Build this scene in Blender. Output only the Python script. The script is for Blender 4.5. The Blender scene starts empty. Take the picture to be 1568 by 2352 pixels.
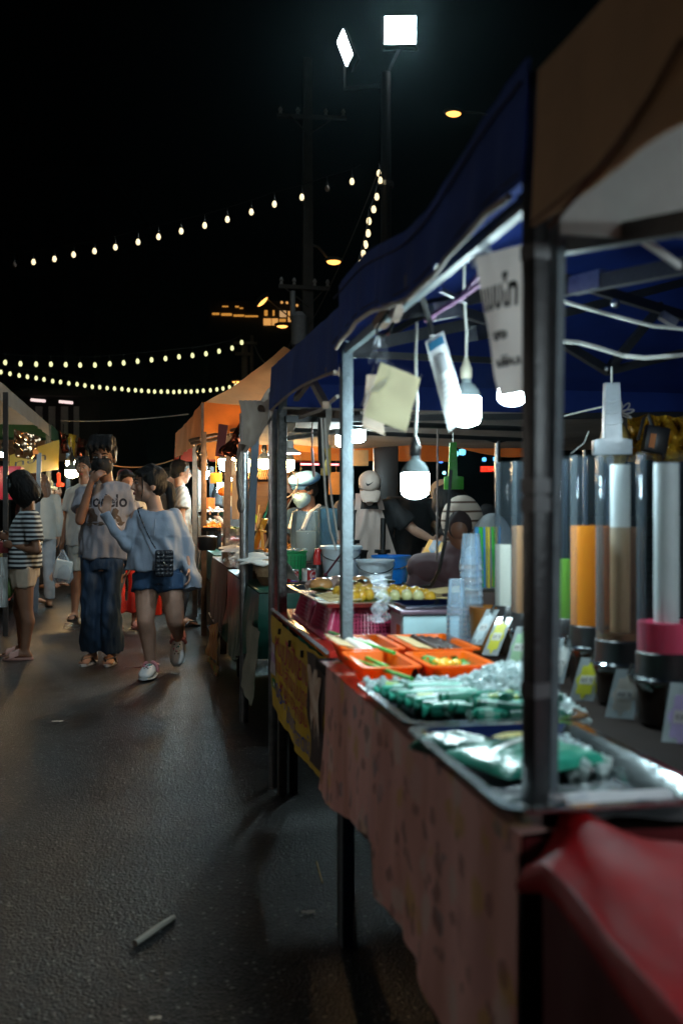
import bpy, bmesh, math, random
from math import sin, cos, pi, radians, sqrt, atan, hypot
from mathutils import Vector, Matrix, noise, Euler
from mathutils.bvhtree import BVHTree
random.seed(7)
S = bpy.context.scene
C = S.collection
V = Vector

# ------------------------------------------------------------------ camera
CAM_H = 1.17
FPX = 35.0 / 24.0 * 1568.0
YAW = atan((784 - 342) / FPX)
cam_d = bpy.data.cameras.new('camera')
cam = bpy.data.objects.new('camera', cam_d)
C.objects.link(cam)
cam.location = (0, 0, CAM_H)
cam.rotation_euler = (radians(90), 0, -YAW)
cam_d.sensor_fit = 'HORIZONTAL'
cam_d.sensor_width = 24
cam_d.lens = 35
cam_d.clip_start = 0.05
cam_d.clip_end = 2000
cam_d.dof.use_dof = True
cam_d.dof.focus_distance = 7.0
cam_d.dof.aperture_fstop = 3.2
S.camera = cam

# ------------------------------------------------------------------ night sky
W = bpy.data.worlds.new('World')
S.world = W
W.use_nodes = True
nt = W.node_tree
sky = nt.nodes.new('ShaderNodeTexSky')
sky.sky_type = 'NISHITA'
sky.sun_disc = False
sky.sun_elevation = radians(-9)
sky.sun_rotation = radians(200)
bgn = nt.nodes['Background']
nt.links.new(sky.outputs[0], bgn.inputs[0])
bgn.inputs[1].default_value = 0.05

S.view_settings.view_transform = 'Standard'
S.view_settings.look = 'None'
S.view_settings.exposure = 0.0
S.view_settings.gamma = 1.0
S.render.engine = 'CYCLES'
S.cycles.use_denoising = True
S.cycles.sample_clamp_indirect = 4.0
S.cycles.max_bounces = 7
S.cycles.diffuse_bounces = 3
S.cycles.transparent_max_bounces = 16
S.cycles.caustics_reflective = False
S.cycles.caustics_refractive = False

# strengths of the market's lamps (radiance of the glowing surfaces)
LED = 215.0
WARM = 165.0
FLOOD = 160.0
SPOT_W = 960.0  # the assumed floodlight over the lane, out of view

# ------------------------------------------------------------------ geometry helpers
RIGHT = V((cos(YAW), -sin(YAW), 0))
FWD = V((sin(YAW), cos(YAW), 0))
UP = V((0, 0, 1))
CAMP = V((0, 0, CAM_H))

def ray(u, v):
    return RIGHT * ((u - 784) / FPX) + FWD - UP * ((v - 1176) / FPX)
def D(u, v, t): return CAMP + ray(u, v) * t                      # at depth t
def X(u, v, x): d = ray(u, v); return CAMP + d * (x / d.x)        # on the plane x
def Y(u, v, y): d = ray(u, v); return CAMP + d * (y / d.y)
def Z(u, v, z): d = ray(u, v); return CAMP + d * ((z - CAM_H) / d.z)

class MB:
    def __init__(s): s.v = []; s.f = []; s.m = []; s.mi = 0
    def add(s, vs, fs):
        o = len(s.v); s.v += [V(p) for p in vs]
        for f in fs: s.f.append([i + o for i in f]); s.m.append(s.mi)
        return s
    def box(s, c, size, rot=None):
        c = V(c); h = V(size) / 2; vs = []
        for z in (-1, 1):
            for (x, y) in ((-1, -1), (1, -1), (1, 1), (-1, 1)):
                p = V((x * h.x, y * h.y, z * h.z))
                if rot: p = rot @ p
                vs.append(c + p)
        return s.add(vs, [(3, 2, 1, 0), (4, 5, 6, 7), (0, 1, 5, 4), (1, 2, 6, 5), (2, 3, 7, 6), (3, 0, 4, 7)])
    def bar(s, a, b, w, h=None, roll=0):
        a, b = V(a), V(b); d = b - a; q = d.to_track_quat('Z', 'Y').to_matrix()
        if roll: q = q @ Matrix.Rotation(roll, 3, 'Z')
        return s.box((a + b) / 2, (w, h or w, d.length), q)
    def loft(s, rings, cap=True, close=True):
        n = len(rings[0]); o = len(s.v)
        for r in rings: s.v += [V(p) for p in r]
        for i in range(len(rings) - 1):
            for k in range(n if close else n - 1):
                a = o + i * n + k; b = o + i * n + (k + 1) % n
                s.f.append([a, b, b + n, a + n]); s.m.append(s.mi)
        if cap:
            s.f.append([o + k for k in range(n)][::-1]); s.m.append(s.mi)
            e = o + (len(rings) - 1) * n
            s.f.append([e + k for k in range(n)]); s.m.append(s.mi)
        return s
    def cyl(s, a, b, r0, r1=None, n=12, cap=True):
        a, b = V(a), V(b); r1 = r0 if r1 is None else r1
        q = (b - a).to_track_quat('Z', 'Y').to_matrix()
        ring = lambda c, r: [c + q @ V((r * cos(2 * pi * k / n), r * sin(2 * pi * k / n), 0)) for k in range(n)]
        return s.loft([ring(a, r0), ring(b, r1)], cap)
    def lathe(s, c, prof, n=24, cap=False, M=None):
        c = V(c); rings = []
        for r, z in prof:
            ps = [V((r * cos(2 * pi * k / n), r * sin(2 * pi * k / n), z)) for k in range(n)]
            if M: ps = [M @ p for p in ps]
            rings.append([c + p for p in ps])
        return s.loft(rings, cap)
    def tube(s, pts, r, n=6, cap=True):
        pts = [V(p) for p in pts]; rings = []; q = None; pt = None
        for i, p in enumerate(pts):
            t = (pts[min(i + 1, len(pts) - 1)] - pts[max(i - 1, 0)])
            if t.length < 1e-9: t = pt or V((0, 0, 1))
            t = t.normalized()
            q = t.to_track_quat('Z', 'Y').to_matrix() if q is None else pt.rotation_difference(t).to_matrix() @ q
            pt = t
            rr = r[i] if isinstance(r, (list, tuple)) else r
            rings.append([p + q @ V((rr * cos(2 * pi * k / n), rr * sin(2 * pi * k / n), 0)) for k in range(n)])
        return s.loft(rings, cap)
    def ball(s, c, r, n=12, m=8, M=None):
        c = V(c); r = V((r, r, r)) if not hasattr(r, '__len__') else V(r)
        vs = []; fs = []
        for i in range(1, m):
            th = pi * i / m
            for k in range(n):
                p = V((r.x * sin(th) * cos(2 * pi * k / n), r.y * sin(th) * sin(2 * pi * k / n), r.z * cos(th)))
                vs.append(c + (M @ p if M else p))
        top = V((0, 0, r.z)); bot = V((0, 0, -r.z))
        vs += [c + (M @ top if M else top), c + (M @ bot if M else bot)]
        T = (m - 1) * n; B = T + 1
        for k in range(n):
            fs.append((T, k, (k + 1) % n)); fs.append((B, (m - 2) * n + (k + 1) % n, (m - 2) * n + k))
        for i in range(m - 2):
            for k in range(n):
                a = i * n + k; b = i * n + (k + 1) % n
                fs.append((a, a + n, b + n, b))
        return s.add(vs, fs)
    def limb(s, pts, rs, n=18, sub=3):
        pts = [V(p) for p in pts]; P = []; R = []
        for i in range(len(pts) - 1):
            for k in range(sub): P.append(pts[i].lerp(pts[i + 1], k / sub)); R.append(rs[i] + (rs[i + 1] - rs[i]) * k / sub)
        return s.tube(P + [pts[-1]], R + [rs[-1]], n)
    def chain(s, pts, rs, n=10):
        pts = [V(p) for p in pts]
        for p, r in zip(pts, rs): s.ball(p, r, n, 6)
        for i in range(len(pts) - 1):
            if (pts[i + 1] - pts[i]).length > 1e-4: s.cyl(pts[i], pts[i + 1], rs[i], rs[i + 1], n)
        return s
    def grid(s, fn, nu, nv):
        o = len(s.v)
        for i in range(nu + 1):
            for k in range(nv + 1): s.v.append(V(fn(i / nu, k / nv)))
        for i in range(nu):
            for k in range(nv):
                a = o + i * (nv + 1) + k
                s.f.append([a, a + 1, a + nv + 2, a + nv + 1]); s.m.append(s.mi)
        return s
    def quad(s, a, b, c, d): return s.add([a, b, c, d], [(0, 1, 2, 3)])

def rrect(cx, cy, hx, hy, r, z, n=4, M=None):
    pts = []
    for (sx, sy, a0) in ((1, 1, 0), (-1, 1, pi / 2), (-1, -1, pi), (1, -1, 1.5 * pi)):
        for k in range(n + 1):
            a = a0 + pi / 2 * k / n
            pts.append(V((cx + sx * (hx - r) + r * cos(a), cy + sy * (hy - r) + r * sin(a), z)))
    return [M @ p for p in pts] if M else pts

def tray(mb, x0, x1, y0, y1, z0, z1, flare=.02, rim=.012, r=.03, th=.003, M=None):
    cx, cy, hx, hy = (x0 + x1) / 2, (y0 + y1) / 2, (x1 - x0) / 2, (y1 - y0) / 2
    R = lambda d, z, rr=r: rrect(cx, cy, hx - d, hy - d, max(.004, rr), z, 4, M)
    mb.loft([R(flare + rim, z0), R(rim, z1 - .004), R(0, z1 - .004), R(0, z1), R(rim + th, z1), R(flare + rim + th, z0 + th)], cap=True)
    return mb

# ------------------------------------------------------------------ objects
ORG = {}
def thing(name, label, cat, loc=(0, 0, 0), rot=None, group=None, kind=None):
    o = bpy.data.objects.new(name, None); C.objects.link(o)
    o.location = loc
    m = Matrix.Translation(V(loc))
    if rot is not None:
        e = Euler(rot) if hasattr(rot, '__len__') else Euler((0, 0, rot))
        o.rotation_euler = e; m = m @ e.to_matrix().to_4x4()
    o.empty_display_size = .1
    ORG[o.name] = m
    o['label'] = label; o['category'] = cat
    if group: o['group'] = group
    if kind: o['kind'] = kind
    return o
def tag(o, label, cat, group=None, kind=None):
    o['label'] = label; o['category'] = cat
    if group: o['group'] = group
    if kind: o['kind'] = kind
    return o

def to_mesh(name, mb, smooth=40, bevel=0, weld=0):
    me = bpy.data.meshes.new(name)
    me.from_pydata([tuple(p) for p in mb.v], [], mb.f)
    me.polygons.foreach_set('material_index', mb.m)
    bm = bmesh.new(); bm.from_mesh(me)
    if weld: bmesh.ops.remove_doubles(bm, verts=bm.verts, dist=weld)
    bmesh.ops.recalc_face_normals(bm, faces=bm.faces)
    if bevel:
        es = [e for e in bm.edges if len(e.link_faces) == 2 and e.calc_face_angle(0) > .7]
        bmesh.ops.bevel(bm, geom=es, offset=bevel, segments=2, affect='EDGES', profile=.5, clamp_overlap=True)
    bm.to_mesh(me); bm.free()
    if smooth:
        me.shade_smooth()
        me.set_sharp_from_angle(angle=radians(smooth))
    return me
def obj(name, me, mats, parent=None, world=True):
    """links a mesh; with world=True its vertices are in world space and are moved into the parent's frame"""
    if mats is not None:
        me.materials.clear()
        for m in (mats if isinstance(mats, (list, tuple)) else [mats]): me.materials.append(m)
    o = bpy.data.objects.new(name, me); C.objects.link(o)
    if parent is not None:
        o.parent = parent
        P = ORG.get(parent.name, Matrix())
        if world: me.transform(P.inverted())
        ORG[o.name] = P
    return o
def part(name, mb, mats, parent=None, smooth=40, bevel=0, world=True, label=None, weld=0):
    o = obj(name, to_mesh(name, mb, smooth, bevel, weld), mats, parent, world)
    if label: o['label'] = label
    return o
def centre(o, base=True):
    """puts the origin of a top-level mesh thing at its base"""
    me = o.data; n = len(me.vertices)
    xs = [v.co for v in me.vertices]
    c = V((sum(p.x for p in xs) / n, sum(p.y for p in xs) / n, min(p.z for p in xs)))
    me.transform(Matrix.Translation(-c)); o.location = c
    ORG[o.name] = Matrix.Translation(c)
    return o
def single(name, mb, mats, label, cat, group=None, kind=None, smooth=40, bevel=0):
    o = part(name, mb, mats, None, smooth, bevel)
    centre(o)
    return tag(o, label, cat, group, kind)
def struct(name, mb, mats, smooth=40):
    o = part(name, mb, mats, None, smooth); o['kind'] = 'structure'; return o
def dup(root, loc=None, rot=None, label=None, parent=None):
    c = root.copy(); C.objects.link(c)
    ORG[c.name] = ORG.get(root.name, Matrix())
    if parent is not None: c.parent = parent
    if loc is not None: c.location = loc
    if rot is not None: c.rotation_euler = rot
    if label: c['label'] = label
    for ch in list(root.children): dup(ch, parent=c)
    return c

# ------------------------------------------------------------------ materials
ORD = 'first second third fourth fifth sixth seventh eighth ninth tenth eleventh'.split()
MATS = {}
def M(name, col=(.5, .5, .5), rough=.5, metal=0, var=.18, ns=9, bump=0, bs=60, spec=.5, trans=0, translucent=0, dirt=None, coat=0, stretch=None):
    if name in MATS: return MATS[name]
    m = bpy.data.materials.new(name); m.use_nodes = True; t = m.node_tree; N = t.nodes; L = t.links
    b = N['Principled BSDF']; MATS[name] = m
    tc = N.new('ShaderNodeTexCoord')
    vec = tc.outputs['Object']
    if stretch:
        mp = N.new('ShaderNodeMapping'); mp.inputs['Scale'].default_value = stretch
        L.new(vec, mp.inputs[0]); vec = mp.outputs[0]
    nz = N.new('ShaderNodeTexNoise'); nz.inputs['Scale'].default_value = ns; nz.inputs['Detail'].default_value = 5
    nz.inputs['Roughness'].default_value = .62
    L.new(vec, nz.inputs[0])
    cr = N.new('ShaderNodeValToRGB')
    c = V(col); d2 = V(dirt) if dirt else c * (1 - var)
    cr.color_ramp.elements[0].position = .3; cr.color_ramp.elements[1].position = .68
    cr.color_ramp.elements[0].color = (*d2, 1)
    cr.color_ramp.elements[1].color = (*[min(1, x * (1 + var * .5)) for x in c], 1)
    L.new(nz.outputs[0], cr.inputs[0]); L.new(cr.outputs[0], b.inputs['Base Color'])
    mr = N.new('ShaderNodeMapRange'); mr.inputs[3].default_value = max(.03, rough * .8); mr.inputs[4].default_value = min(1, rough * 1.2)
    L.new(nz.outputs[0], mr.inputs[0]); L.new(mr.outputs[0], b.inputs['Roughness'])
    b.inputs['Metallic'].default_value = metal
    b.inputs['Specular IOR Level'].default_value = spec
    b.inputs['Transmission Weight'].default_value = trans
    b.inputs['Coat Weight'].default_value = coat
    if bump:
        n2 = N.new('ShaderNodeTexNoise'); n2.inputs['Scale'].default_value = bs; n2.inputs['Detail'].default_value = 4
        L.new(vec, n2.inputs[0])
        bp = N.new('ShaderNodeBump'); bp.inputs['Strength'].default_value = bump; bp.inputs['Distance'].default_value = .01
        L.new(n2.outputs[0], bp.inputs['Height']); L.new(bp.outputs[0], b.inputs['Normal'])
    if translucent:
        tr = N.new('ShaderNodeBsdfTranslucent'); L.new(cr.outputs[0], tr.inputs[0])
        mx = N.new('ShaderNodeMixShader'); mx.inputs[0].default_value = translucent
        L.new(b.outputs[0], mx.inputs[1]); L.new(tr.outputs[0], mx.inputs[2])
        L.new(mx.outputs[0], N['Material Output'].inputs[0])
    return m
def EM(name, col, strength, sample=True):
    if name in MATS: return MATS[name]
    m = bpy.data.materials.new(name); m.use_nodes = True; t = m.node_tree
    b = t.nodes['Principled BSDF']
    b.inputs['Base Color'].default_value = (.8, .8, .8, 1)
    b.inputs['Emission Color'].default_value = (*col, 1)
    b.inputs['Emission Strength'].default_value = strength
    if not sample: m.cycles.emission_sampling = 'NONE'
    MATS[name] = m; return m
def FILM(name, tint=(.95, .97, 1), clear=.8, rough=.12, bump=.0, bs=30, milk=(.8, .85, .9), refl=1.0):
    """thin clear plastic: mostly see-through with sharp highlights and a little milkiness"""
    if name in MATS: return MATS[name]
    m = bpy.data.materials.new(name); m.use_nodes = True; t = m.node_tree; N = t.nodes; L = t.links
    b = N['Principled BSDF']; b.inputs['Base Color'].default_value = (*milk, 1); b.inputs['Roughness'].default_value = rough
    tr = N.new('ShaderNodeBsdfTransparent'); tr.inputs[0].default_value = (*tint, 1)
    fr = N.new('ShaderNodeFresnel'); fr.inputs['IOR'].default_value = 1.45
    sub = N.new('ShaderNodeMath'); sub.operation = 'MULTIPLY_ADD'; sub.inputs[1].default_value = refl; sub.inputs[2].default_value = 1 - clear
    sub.use_clamp = True
    L.new(fr.outputs[0], sub.inputs[0])
    mx = N.new('ShaderNodeMixShader'); L.new(sub.outputs[0], mx.inputs[0]); L.new(tr.outputs[0], mx.inputs[1]); L.new(b.outputs[0], mx.inputs[2])
    L.new(mx.outputs[0], N['Material Output'].inputs[0])
    if bump:
        tc = N.new('ShaderNodeTexCoord'); n2 = N.new('ShaderNodeTexNoise'); n2.inputs['Scale'].default_value = bs
        L.new(tc.outputs['Object'], n2.inputs[0])
        bp = N.new('ShaderNodeBump'); bp.inputs['Strength'].default_value = bump; bp.inputs['Distance'].default_value = .02
        L.new(n2.outputs[0], bp.inputs['Height']); L.new(bp.outputs[0], b.inputs['Normal']); L.new(bp.outputs[0], fr.inputs['Normal'])
    MATS[name] = m; return m

def asphalt():
    m = bpy.data.materials.new('asphalt'); m.use_nodes = True; t = m.node_tree; N = t.nodes; L = t.links
    b = N['Principled BSDF']; geo = N.new('ShaderNodeNewGeometry')
    def nz(s, d=4, r=.6):
        n = N.new('ShaderNodeTexNoise'); n.inputs['Scale'].default_value = s; n.inputs['Detail'].default_value = d; n.inputs['Roughness'].default_value = r
        L.new(geo.outputs['Position'], n.inputs[0]); return n
    big = nz(.55, 5); mid = nz(5, 6, .7)
    vor = N.new('ShaderNodeTexVoronoi'); vor.inputs['Scale'].default_value = 120; vor.inputs['Randomness'].default_value = 1
    L.new(geo.outputs['Position'], vor.inputs[0])
    vor2 = N.new('ShaderNodeTexVoronoi'); vor2.inputs['Scale'].default_value = 170
    L.new(geo.outputs['Position'], vor2.inputs[0])
    # stones of slightly different grey
    cr = N.new('ShaderNodeValToRGB'); cr.color_ramp.elements[0].color = (.0016, .0017, .002, 1); cr.color_ramp.elements[1].color = (.024, .025, .026, 1)
    cr.color_ramp.elements[0].position = .15; cr.color_ramp.elements[1].position = .95
    bw = N.new('ShaderNodeRGBToBW'); L.new(vor.outputs['Color'], bw.inputs[0]); L.new(bw.outputs[0], cr.inputs[0])
    cr2 = N.new('ShaderNodeValToRGB'); cr2.color_ramp.elements[0].color = (.4, .37, .35, 1); cr2.color_ramp.elements[1].color = (1.25, 1.25, 1.25, 1)
    cr2.color_ramp.elements[0].position = .33; cr2.color_ramp.elements[1].position = .62
    L.new(mid.outputs[0], cr2.inputs[0])
    cr3 = N.new('ShaderNodeValToRGB'); cr3.color_ramp.elements[0].color = (.42, .38, .35, 1); cr3.color_ramp.elements[1].color = (1.15, 1.15, 1.15, 1)
    cr3.color_ramp.elements[0].position = .40; cr3.color_ramp.elements[1].position = .58
    L.new(big.outputs[0], cr3.inputs[0])
    mu = N.new('ShaderNodeMix'); mu.data_type = 'RGBA'; mu.blend_type = 'MULTIPLY'; mu.inputs[0].default_value = 1
    L.new(cr.outputs[0], mu.inputs[6]); L.new(cr2.outputs[0], mu.inputs[7])
    mu2 = N.new('ShaderNodeMix'); mu2.data_type = 'RGBA'; mu2.blend_type = 'MULTIPLY'; mu2.inputs[0].default_value = 1
    L.new(mu.outputs[2], mu2.inputs[6]); L.new(cr3.outputs[0], mu2.inputs[7])
    vs = N.new('ShaderNodeTexVoronoi'); vs.inputs['Scale'].default_value = 55; L.new(geo.outputs['Position'], vs.inputs[0])
    sb = N.new('ShaderNodeRGBToBW'); L.new(vs.outputs['Color'], sb.inputs[0])
    g1_ = N.new('ShaderNodeMath'); g1_.operation = 'GREATER_THAN'; g1_.inputs[1].default_value = .74; L.new(sb.outputs[0], g1_.inputs[0])
    g2_ = N.new('ShaderNodeMath'); g2_.operation = 'LESS_THAN'; g2_.inputs[1].default_value = .3; L.new(vs.outputs['Distance'], g2_.inputs[0])
    gm = N.new('ShaderNodeMath'); gm.operation = 'MULTIPLY'; L.new(g1_.outputs[0], gm.inputs[0]); L.new(g2_.outputs[0], gm.inputs[1])
    glint_chip = N.new('ShaderNodeMix'); glint_chip.data_type = 'RGBA'; L.new(gm.outputs[0], glint_chip.inputs[0]); L.new(mu2.outputs[2], glint_chip.inputs[6]); glint_chip.inputs[7].default_value = (.17, .165, .16, 1)  # pale chips in the colour, standing in for glints off the stones
    L.new(glint_chip.outputs[2], b.inputs['Base Color'])
    mr = N.new('ShaderNodeMapRange'); mr.inputs[1].default_value = .35; mr.inputs[2].default_value = .65
    mr.inputs[3].default_value = .26; mr.inputs[4].default_value = .46
    L.new(big.outputs[0], mr.inputs[0]); L.new(mr.outputs[0], b.inputs['Roughness'])
    b.inputs['Specular IOR Level'].default_value = .34
    bp = N.new('ShaderNodeBump'); bp.inputs['Strength'].default_value = .55; bp.inputs['Distance'].default_value = .005
    L.new(vor.outputs['Distance'], bp.inputs['Height'])
    bp2 = N.new('ShaderNodeBump'); bp2.inputs['Strength'].default_value = .6; bp2.inputs['Distance'].default_value = .003
    L.new(vor2.outputs['Distance'], bp2.inputs['Height']); L.new(bp.outputs[0], bp2.inputs['Normal'])
    bp3 = N.new('ShaderNodeBump'); bp3.inputs['Strength'].default_value = .25; bp3.inputs['Distance'].default_value = .01
    L.new(mid.outputs[0], bp3.inputs['Height']); L.new(bp2.outputs[0], bp3.inputs['Normal'])
    L.new(bp3.outputs[0], b.inputs['Normal'])
    return m

def cloth_print():
    """faded pink-brown oilcloth with scattered yellow, grey and brown prints"""
    m = bpy.data.materials.new('printed_oilcloth'); m.use_nodes = True; t = m.node_tree; N = t.nodes; L = t.links
    b = N['Principled BSDF']; tc = N.new('ShaderNodeTexCoord')
    nz = N.new('ShaderNodeTexNoise'); nz.inputs['Scale'].default_value = 4; nz.inputs['Detail'].default_value = 6
    mp = N.new('ShaderNodeMapping'); mp.inputs['Scale'].default_value = (1, 1.6, .35); L.new(tc.outputs['Object'], mp.inputs[0]); L.new(mp.outputs[0], nz.inputs[0])
    cr = N.new('ShaderNodeValToRGB'); cr.color_ramp.elements[0].color = (.64, .30, .23, 1); cr.color_ramp.elements[1].color = (.90, .52, .48, 1)
    cr.color_ramp.elements[0].position = .36; cr.color_ramp.elements[1].position = .6; L.new(nz.outputs[0], cr.inputs[0])
    last = cr.outputs[0]
    for sc, off, col, lo in ((9, 0, (.70, .45, .08), .2), (8, 3.7, (.80, .66, .6), .24), (11, 9.1, (.20, .09, .08), .17), (10, 17.3, (.16, .2, .24), .14), (14, 31.3, (.30, .12, .10), .2), (6, 41.0, (.74, .40, .38), .3)):
        v = N.new('ShaderNodeTexVoronoi'); v.inputs['Scale'].default_value = sc
        ma = N.new('ShaderNodeMapping'); ma.inputs['Location'].default_value = (off, off * .7, off * 1.3)
        L.new(tc.outputs['Object'], ma.inputs[0])
        n3 = N.new('ShaderNodeTexNoise'); n3.inputs['Scale'].default_value = 30; L.new(tc.outputs['Object'], n3.inputs[0])
        ad = N.new('ShaderNodeVectorMath'); ad.operation = 'MULTIPLY_ADD'; ad.inputs[1].default_value = (.05, .05, .05)
        L.new(n3.outputs[1], ad.inputs[0]); L.new(ma.outputs[0], ad.inputs[2]); L.new(ad.outputs[0], v.inputs[0])
        r = N.new('ShaderNodeValToRGB'); r.color_ramp.elements[0].color = (.6, .6, .6, 1); r.color_ramp.elements[1].color = (0, 0, 0, 1)
        r.color_ramp.elements[0].position = lo; r.color_ramp.elements[1].position = lo + .07
        L.new(v.outputs['Distance'], r.inputs[0])
        mx = N.new('ShaderNodeMix'); mx.data_type = 'RGBA'; L.new(r.outputs[0], mx.inputs[0]); L.new(last, mx.inputs[6]); mx.inputs[7].default_value = (*col, 1)
        last = mx.outputs[2]
    L.new(last, b.inputs['Base Color']); b.inputs['Roughness'].default_value = .5
    return m

def stripes(name, c1, c2, freq, axis='Z', rough=.85, width=.5):
    if name in MATS: return MATS[name]
    m = bpy.data.materials.new(name); m.use_nodes = True; t = m.node_tree; N = t.nodes; L = t.links
    b = N['Principled BSDF']; tc = N.new('ShaderNodeTexCoord')
    w = N.new('ShaderNodeTexWave'); w.bands_direction = axis; w.inputs['Scale'].default_value = freq; w.inputs['Distortion'].default_value = .6
    w.inputs['Detail'].default_value = 1; w.inputs['Detail Scale'].default_value = .6
    L.new(tc.outputs['Object'], w.inputs[0])
    r = N.new('ShaderNodeValToRGB'); r.color_ramp.elements[0].position = width - .06; r.color_ramp.elements[1].position = width + .06
    r.color_ramp.elements[0].color = (*c1, 1); r.color_ramp.elements[1].color = (*c2, 1)
    L.new(w.outputs[0], r.inputs[0]); L.new(r.outputs[0], b.inputs['Base Color']); b.inputs['Roughness'].default_value = rough
    MATS[name] = m; return m

metal_dark = M('black_painted_steel', (.018, .018, .02), .42, 0, .3, 14, .15, 90)
metal_blue = M('grey_painted_steel', (.11, .135, .15), .5, .2, .35, 22, .35, 160)
metal_galv = M('galvanised_steel', (.42, .43, .44), .34, 1, .35, 26, .1, 90)
metal_rust = M('worn_brown_steel', (.13, .085, .06), .5, .6, .5, 18, .2, 80)
steel = M('tray_steel', (.36, .40, .41), .13, 1, .2, 16, .05, 60)
black_pl = M('black_plastic', (.012, .012, .013), .35, 0, .2)
white_pl = M('white_plastic', (.72, .73, .72), .35, 0, .1, translucent=.15)
white_cloth = M('white_cloth', (.7, .69, .66), .85, 0, .12, bump=.2, bs=40)
cord_w = M('white_cord', (.6, .6, .55), .5)
cord_b = M('black_cord', (.012, .012, .012), .5)
wood = M('pale_wood', (.52, .34, .2), .6, 0, .35, 6, .1, 40, stretch=(4, 4, .5))
bamboo = M('bamboo', (.6, .44, .2), .55, 0, .3, 12)
led = EM('led_diffuser', (.70, .94, 1.0), LED)
warm = EM('warm_diffuser', (1.0, .62, .26), WARM)
cool_far = EM('cool_diffuser', (.60, .92, 1.0), LED * .6)
tube_pink = EM('tube_light', (.95, .85, 1.0), 14)
string_em = EM('festoon_glass', (1.0, .80, .46), 1.7, False)
string_g = EM('festoon_glass_greenish', (.86, .86, .42), 1.35, False)
sodium = EM('sodium_glow', (1.0, .42, .09), 3.2, False)
flood_em = EM('floodlight_glass', (.82, .97, 1.0), FLOOD)
clear = FILM('clear_plastic', clear=.9, rough=.08)
clear_b = FILM('crumpled_clear_film', clear=.88, rough=.22, bump=.6, bs=26, refl=.55)
bowl_glass = FILM('bowl_glass', clear=.92, rough=.05, milk=(.6, .7, .7))
milky = FILM('frosted_plastic', tint=(.8, .9, 1), clear=.82, rough=.25, milk=(.5, .62, .72))
glass = FILM('clear_glass', clear=.975, rough=.05, refl=.4, milk=(.10, .12, .13))
sleeve_f = FILM('card_sleeve', clear=.95, rough=.1, bump=.12, bs=14, refl=.5)
# ================================================================== THE SETTING
mb = MB(); mb.grid(lambda a, b: ((a - .5) * 400, -60 + b * 310, 0), 4, 4)
struct('road', mb, asphalt())

# ---- the lamp post with two floodlights behind the right-hand stalls
def flood_head(parent, c, aim, w, h, name='floodlight'):
    c = V(c); d = (V(aim) - c).normalized(); q = d.to_track_quat('-Y', 'Z').to_matrix()
    hb = MB(); ring = lambda y, k: [c + q @ V((x * w / 2 * k, y, z * h / 2 * k)) for x, z in ((-1, -1), (1, -1), (1, 1), (-1, 1))]
    hb.loft([ring(.14, .5), ring(.05, 1.04), ring(0, 1.06)])
    o = part(name, hb, metal_dark, parent, 30)
    g = MB(); g.loft([ring(-.004, .985), ring(-.012, .94)])
    part('glass', g, flood_em, o, 30)
    y = MB(); y.bar(c + q @ V((-w * .55, .08, 0)), c + q @ V((-w * .55, .08, -h * .75)), .04, .02); y.bar(c + q @ V((w * .55, .08, 0)), c + q @ V((w * .55, .08, -h * .75)), .04, .02)
    y.bar(c + q @ V((-w * .55, .08, -h * .75)), c + q @ V((w * .55, .08, -h * .75)), .04, .02)
    part('bracket', y, M('unlit_arm_black', (.004, .004, .004), .95, spec=.02), o, 30)  # near-black, darker than the post: stands in for brackets left unlit
    return o
fp = D(886, 1176, 20); fp.z = 0
t = thing('floodlight_post', 'tall dark steel post with two bright white floodlights behind the blue canopy', 'lamp post', fp)
mb = MB(); mb.cyl(fp, fp + V((0, 0, 10.0)), .13, .10, 14); part('post', mb, metal_dark, t)
mb = MB(); mb.lathe(fp, [(.125, 7.70), (.155, 7.70), (.155, 7.80), (.125, 7.80)], 16); mb.box(fp + V((.02, -.17, 7.75)), (.12, .06, .06)); part('clamp_band', mb, metal_galv, t)
hA, hB = D(919, 68, 19.9), D(792, 109, 20.2)
mb = MB(); mb.bar(fp + V((0, 0, 9.75)), V((hB.x, hB.y, 9.75)), .08); mb.bar(V((hB.x, hB.y + .05, 9.75)), V((hB.x, hB.y + .05, hB.z - .35)), .05); mb.bar(fp + V((0, 0, 9.9)), V((hA.x, hA.y + .1, hA.z - .35)), .06)
part('cross_arm', mb, M('unlit_arm_black', (.004, .004, .004), .95, spec=.02), t)  # same near-black, so the arms stay dark beside the lamps
flood_head(t, hA, (1.4, 4, 3.2), .62, .50)
flood_head(t, hB, hB + V((-1.05, -.03, -.42)) * 5, .54, .52)

# ---- assumed second floodlight post, added outside the right picture edge to light the lane
q0 = V((3.4, 1.6, 0)); hp = V((1.2, 2.0, 8.0))
t = thing('floodlight_post', 'assumed unseen steel post with one floodlight aimed down the middle of the lane', 'lamp post', q0)
mb = MB(); mb.cyl(q0, q0 + V((0, 0, 8.2)), .08, .06, 12); part('post', mb, metal_dark, t)
mb = MB(); mb.cyl(q0 + V((0, 0, 8.1)), hp + V((0, -.1, .25)), .035, n=10); part('cross_arm', mb, metal_dark, t)
hd = MB(); hd.box(hp + V((0, -.14, .16)), (.5, .1, .4), Matrix.Rotation(radians(-45), 3, 'X')); part('floodlight', hd, metal_dark, t)
sp = bpy.data.lights.new('assumed_floodlight_beam', 'SPOT'); so = bpy.data.objects.new('assumed_floodlight_beam', sp); C.objects.link(so)
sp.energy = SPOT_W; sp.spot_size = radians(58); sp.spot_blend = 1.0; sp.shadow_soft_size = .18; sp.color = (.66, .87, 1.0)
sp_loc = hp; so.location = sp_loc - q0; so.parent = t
so.rotation_euler = (V((-.8, 8.2, .2)) - sp_loc).to_track_quat('-Z', 'Y').to_euler()

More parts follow.
